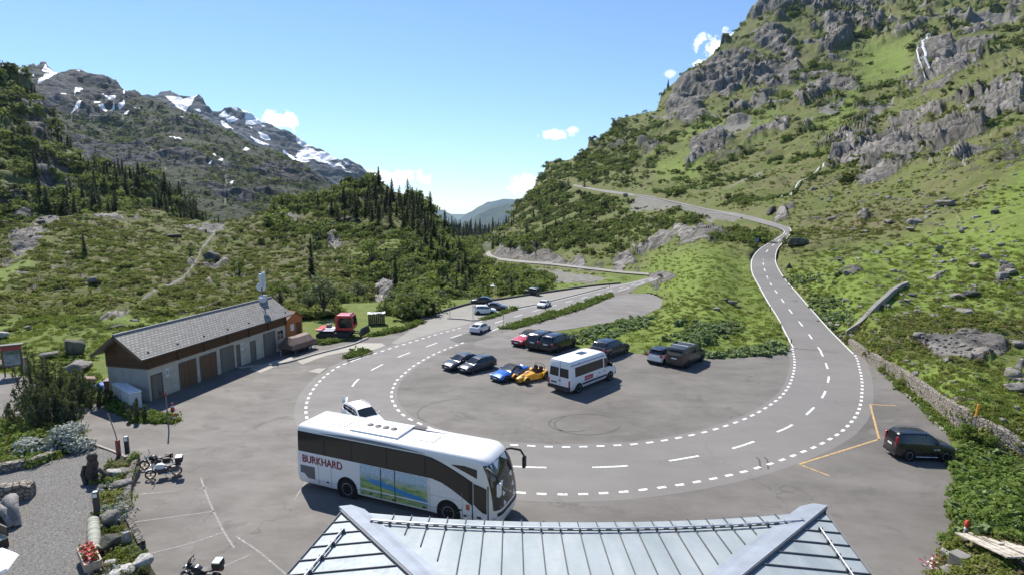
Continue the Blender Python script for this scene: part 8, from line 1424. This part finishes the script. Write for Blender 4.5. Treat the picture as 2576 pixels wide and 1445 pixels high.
# ---- motorcycles (x forward)
def motorcycle(label, pr, pf, near, paint_m, case, screen=False, z=0., group='motorcycles beside the rock garden'):
    o = thing('motorcycle', label, 'motorcycle', group=group); a, c = G(pr[0], pr[1], z), G(pf[0], pf[1], z); d = (c - a); o.location = a + d * .5; o.rotation_euler = (0, R(0), math.atan2(d.y, d.x)); k = min(1.15, max(.9, d.length / 1.45)); o.scale = (k, k, k)
    for x in (-.72, .73):
        Tm = Matrix.Translation((x, 0, .31)) @ Matrix.Rotation(R(90), 4, 'X'); b = MB(); pr_ = [(.25, -.045), (.295, -.06), (.31, -.03), (.31, .03), (.295, .06), (.25, .045), (.25, -.045)]; b.lathe(pr_, 26, Tm, caps=False); w_ = b.build('wheel', m_tyre, o, 50)
        b = MB(); b.lathe([(.25, -.03), (.255, 0), (.25, .03), (.225, .02), (.225, -.02), (.25, -.03)], 26, Tm, caps=False)
        for q in range(8): b.cbox((.125, 0, 0), (.22, .018, .018), 0, 0, Tm @ Matrix.Rotation(q * R(45), 4, 'Z'))
        b.lathe([(.05, -.08), (.05, .08)], 10, Tm); b.build('rim', simple('bronze_rim', (.33, .28, .20), .4, .6), w_, 50)
    b = MB(); b.tube([(.73, -.09, .31), (.55, -.10, .78), (.48, -.10, .98)], .028, 7); b.tube([(.73, .09, .31), (.55, .10, .78), (.48, .10, .98)], .028, 7); b.build('fork', m_chrome, o, 60)
    b = MB(); b.tube([(.42, -.38, 1.04), (.46, -.2, 1.0), (.46, .2, 1.0), (.42, .38, 1.04)], .018, 6); b.build('handlebar', m_black, o, 60)
    for s_ in (-1, 1): b = MB(); b.tube([(.44, s_ * .3, 1.03), (.5, s_ * .36, 1.18)], .01, 5); b.cbox((.5, s_ * .38, 1.2), (.03, .12, .08)); b.build('mirror', m_black, o)
    b = MB(); b.lathe([(.06, -.1), (.10, .0), (.105, .06)], 14, Matrix.Translation((.6, 0, .88)) @ Matrix.Rotation(R(90), 4, 'Y')); b.build('headlight', m_head, o, 50)
    b = MB(); rows = []
    for x, w_, z0, z1 in ((.42, .08, .72, .86), (.3, .15, .68, .96), (.05, .16, .66, .96), (-.12, .10, .66, .84)): rows.append([(x, -w_, z0), (x, -w_, (z0 + z1) / 2), (x, -w_ * .6, z1), (x, w_ * .6, z1), (x, w_, (z0 + z1) / 2), (x, w_, z0)])
    b.grid(rows, closed=True); b.f += [tuple(range(6))[::-1], tuple(18 + i for i in range(6))]; b.m += [0, 0]; q = b.build('tank', paint_m, o, 50)
    b = MB(); rows = []
    for x, w_, z1 in ((-.08, .09, .84), (-.3, .15, .80), (-.55, .15, .84), (-.85, .09, .92)): rows.append([(x, -w_, z1 - .09), (x, -w_, z1), (x, w_, z1), (x, w_, z1 - .09)])
    b.grid(rows, closed=True); b.f += [(0, 1, 2, 3)[::-1], (12, 13, 14, 15)]; b.m += [0, 0]; b.build('seat', m_black, o, 50)
    b = MB(); b.box(-.22, .3, -.17, .17, .28, .62); b.cbox((.12, 0, .55), (.22, .46, .18)); sub(b.build('engine', simple('engine_grey', (.10, .10, .105), .45, .5), o), .04)
    b = MB(); b.tube([(.2, .14, .35), (-.3, .17, .3), (-.85, .2, .42)], [.03, .04, .055], 8); b.build('exhaust', m_chrome, o, 60); b = MB(); b.tube([(-.72, -.08, .31), (-.1, -.08, .45)], .03, 6); b.tube([(-.55, -.1, .75), (-.2, -.1, .45)], .025, 6); b.tube([(.45, 0, .85), (-.1, 0, .7), (-.85, 0, .8)], .03, 6); b.build('frame', m_black, o, 60)
    b = MB(); pts = [(.73 + .36 * math.cos(t_), .31 + .36 * math.sin(t_)) for t_ in np.linspace(.6, 2.3, 7)]; b.grid([[(x, y, z_) for y in (-.07, 0, .07)] for x, z_ in pts]); f = b.build('front_mudguard', paint_m, o, 60); sf = f.modifiers.new('t', 'SOLIDIFY'); sf.thickness = .012
    if screen: b = MB(); b.grid([[(.52 - .12 * t_, y, 1.0 + .38 * t_) for y in (-.18, 0, .18)] for t_ in (0, .5, 1)]); b.build('windscreen', m_glass2, o, 60); b = MB(); b.cbox((.5, 0, .92), (.2, .26, .2)); sub(b.build('fairing', paint_m, o), .05)
    if 'top' in case: b = MB(); b.cbox((-.92, 0, 1.12), (.42, .48, .34)); tc = b.build('top_case', m_black, o); sub(tc, .06, 3); b = MB(); b.cbox((-.92, 0, 1.30), (.40, .46, .06)); sub(b.build('case_lid', case['top'], tc), .03)
    if 'side' in case:
        for s_ in (-1, 1): b = MB(); b.cbox((-.72, s_ * .3, .68), (.45, .2, .34)); sub(b.build('side_case', case['side'], o), .04)
    b = MB(); b.tube([(-.1, .1, .3), (-.2, .32, .0)], .015, 5); b.build('side_stand', m_black, o); b = MB(); b.cbox((-.98, 0, .78), (.04, .12, .07)); b.build('tail_light', m_tail, o); o.rotation_euler.x = R(-6); return o
m_case = simple('grey_case', (.12, .105, .10), .5); m_lidp = simple('pale_lid', (.50, .55, .56), .25, .2)
motorcycle('white and black touring motorcycle with top and side cases, nearest by the curved wall', (446, 1193), (380, 1203), 'left', P_WHITE, dict(top=m_lidp, side=m_case))
motorcycle('black motorcycle without top case standing behind the white touring one', (424, 1172), (367, 1178), 'left', P_BLACK, dict(side=m_black))
m_mir = NT('mirror_lid').fin((.75, .74, .72), .12, .9, .8)
motorcycle('dark motorcycle with gleaming top case cut by the lower picture edge', (540, 1466), (478, 1464), 'left', P_BLUED, dict(top=m_mir, side=m_black), True)
# ------------------------------------------------------------------ sky, sun, view
SUN_EL, SUN_DIR = R(50), Vector((-.50, .87))
w = bpy.data.worlds.new('World'); SC.world = w; w.use_nodes = True; nt = w.node_tree; nt.nodes.clear()
out = nt.nodes.new('ShaderNodeOutputWorld'); bg = nt.nodes.new('ShaderNodeBackground'); sky = nt.nodes.new('ShaderNodeTexSky')
sky.sky_type = 'NISHITA'; sky.sun_disc = False; sky.sun_elevation = SUN_EL; sky.sun_rotation = math.atan2(SUN_DIR.x, SUN_DIR.y); sky.altitude = 1900; sky.air_density = 1.25; sky.dust_density = .1; sky.ozone_density = 1.2
bg.inputs['Strength'].default_value = .082
# a few small fair-weather clouds, fixed in the sky by direction
tc = nt.nodes.new('ShaderNodeTexCoord'); sep = nt.nodes.new('ShaderNodeSeparateXYZ'); nt.links.new(tc.outputs['Generated'], sep.inputs[0])
def m_(op, a, b=0., clamp=False):
    n = nt.nodes.new('ShaderNodeMath'); n.operation = op; n.use_clamp = clamp
    for i, v in enumerate((a, b)):
        if hasattr(v, 'is_output'): nt.links.new(v, n.inputs[i])
        else: n.inputs[i].default_value = v
    return n.outputs[0]
az = m_('ARCTAN2', sep.outputs[0], sep.outputs[1]); el = m_('ARCSINE', sep.outputs[2])
ns = nt.nodes.new('ShaderNodeTexNoise'); nt.links.new(tc.outputs['Generated'], ns.inputs['Vector']); ns.inputs['Scale'].default_value = 46; ns.inputs['Detail'].default_value = 6; ns.inputs['Roughness'].default_value = .6
nn = m_('MULTIPLY', m_('SUBTRACT', ns.outputs[0], .5), 3.4); tot = None
for X, Y, w_, h_, k in ((704, 306, 36, 20, 1.), (1395, 338, 44, 13, .9), (1438, 327, 22, 8, .7), (1808, 118, 40, 26, 1.), (1768, 158, 24, 10, .8), (1681, 188, 14, 9, .35), (990, 446, 80, 17, .9), (1320, 466, 40, 26, .8)):
    d = ray(X, Y); a0 = math.atan2(d[0], d[1]); e0 = math.atan2(d[2], math.hypot(d[0], d[1])); sx = FPX * .95
    dx = m_('MULTIPLY', m_('SUBTRACT', az, a0), sx / w_); dy = m_('MULTIPLY', m_('SUBTRACT', el, e0), sx / h_); r_ = m_('SQRT', m_('ADD', m_('MULTIPLY', dx, dx), m_('MULTIPLY', dy, dy)))
    f = m_('MULTIPLY', m_('MULTIPLY', m_('ADD', m_('SUBTRACT', 1.0, r_), nn), 1.6, True), k); tot = f if tot is None else m_('MAXIMUM', tot, f)
mx = nt.nodes.new('ShaderNodeMix'); mx.data_type = 'RGBA'; nt.links.new(tot, mx.inputs[0]); tn = nt.nodes.new('ShaderNodeMix'); tn.data_type = 'RGBA'; tn.blend_type = 'MULTIPLY'; tn.inputs[0].default_value = 1; tn.inputs[7].default_value = (.80, .95, 1.18, 1); nt.links.new(sky.outputs[0], tn.inputs[6]); nt.links.new(tn.outputs[2], mx.inputs[6]); mx.inputs[7].default_value = (16, 16, 16, 1)
nt.links.new(mx.outputs[2], bg.inputs[0]); nt.links.new(bg.outputs[0], out.inputs[0])
# valley air
hz = NT('valley_air'); hz.t.nodes.remove(hz.b); vp = hz.n('ShaderNodeVolumePrincipled'); vp.inputs['Color'].default_value = (.50, .74, 1., 1); vp.inputs['Density'].default_value = 2.1e-5; vp.inputs['Anisotropy'].default_value = .2; hz.l(vp.outputs[0], hz.out.inputs['Volume'])
b = MB(); b.box(-15000, 15000, -700, 20000, -421.5, 1560); tag(b.build('haze', hz.mat), kind='stuff')
sl = bpy.data.lights.new('sun', 'SUN'); so = bpy.data.objects.new('sun', sl); COL.objects.link(so); sl.energy = 4.7; sl.angle = R(.53); sl.color = (1, .945, .86)
sd = Vector((SUN_DIR.x, SUN_DIR.y, 0)).normalized() * math.cos(SUN_EL) + Vector((0, 0, math.sin(SUN_EL)))
so.rotation_euler = sd.to_track_quat('Z', 'Y').to_euler(); so.location = sd * 60
vs = SC.view_settings; vs.view_transform = 'Standard'; vs.look = 'None'; vs.gamma = 1; vs.exposure = .74; vs.use_curve_mapping = False
SC.cycles.max_bounces = 6; SC.cycles.transparent_max_bounces = 8; SC.cycles.volume_bounces = 1
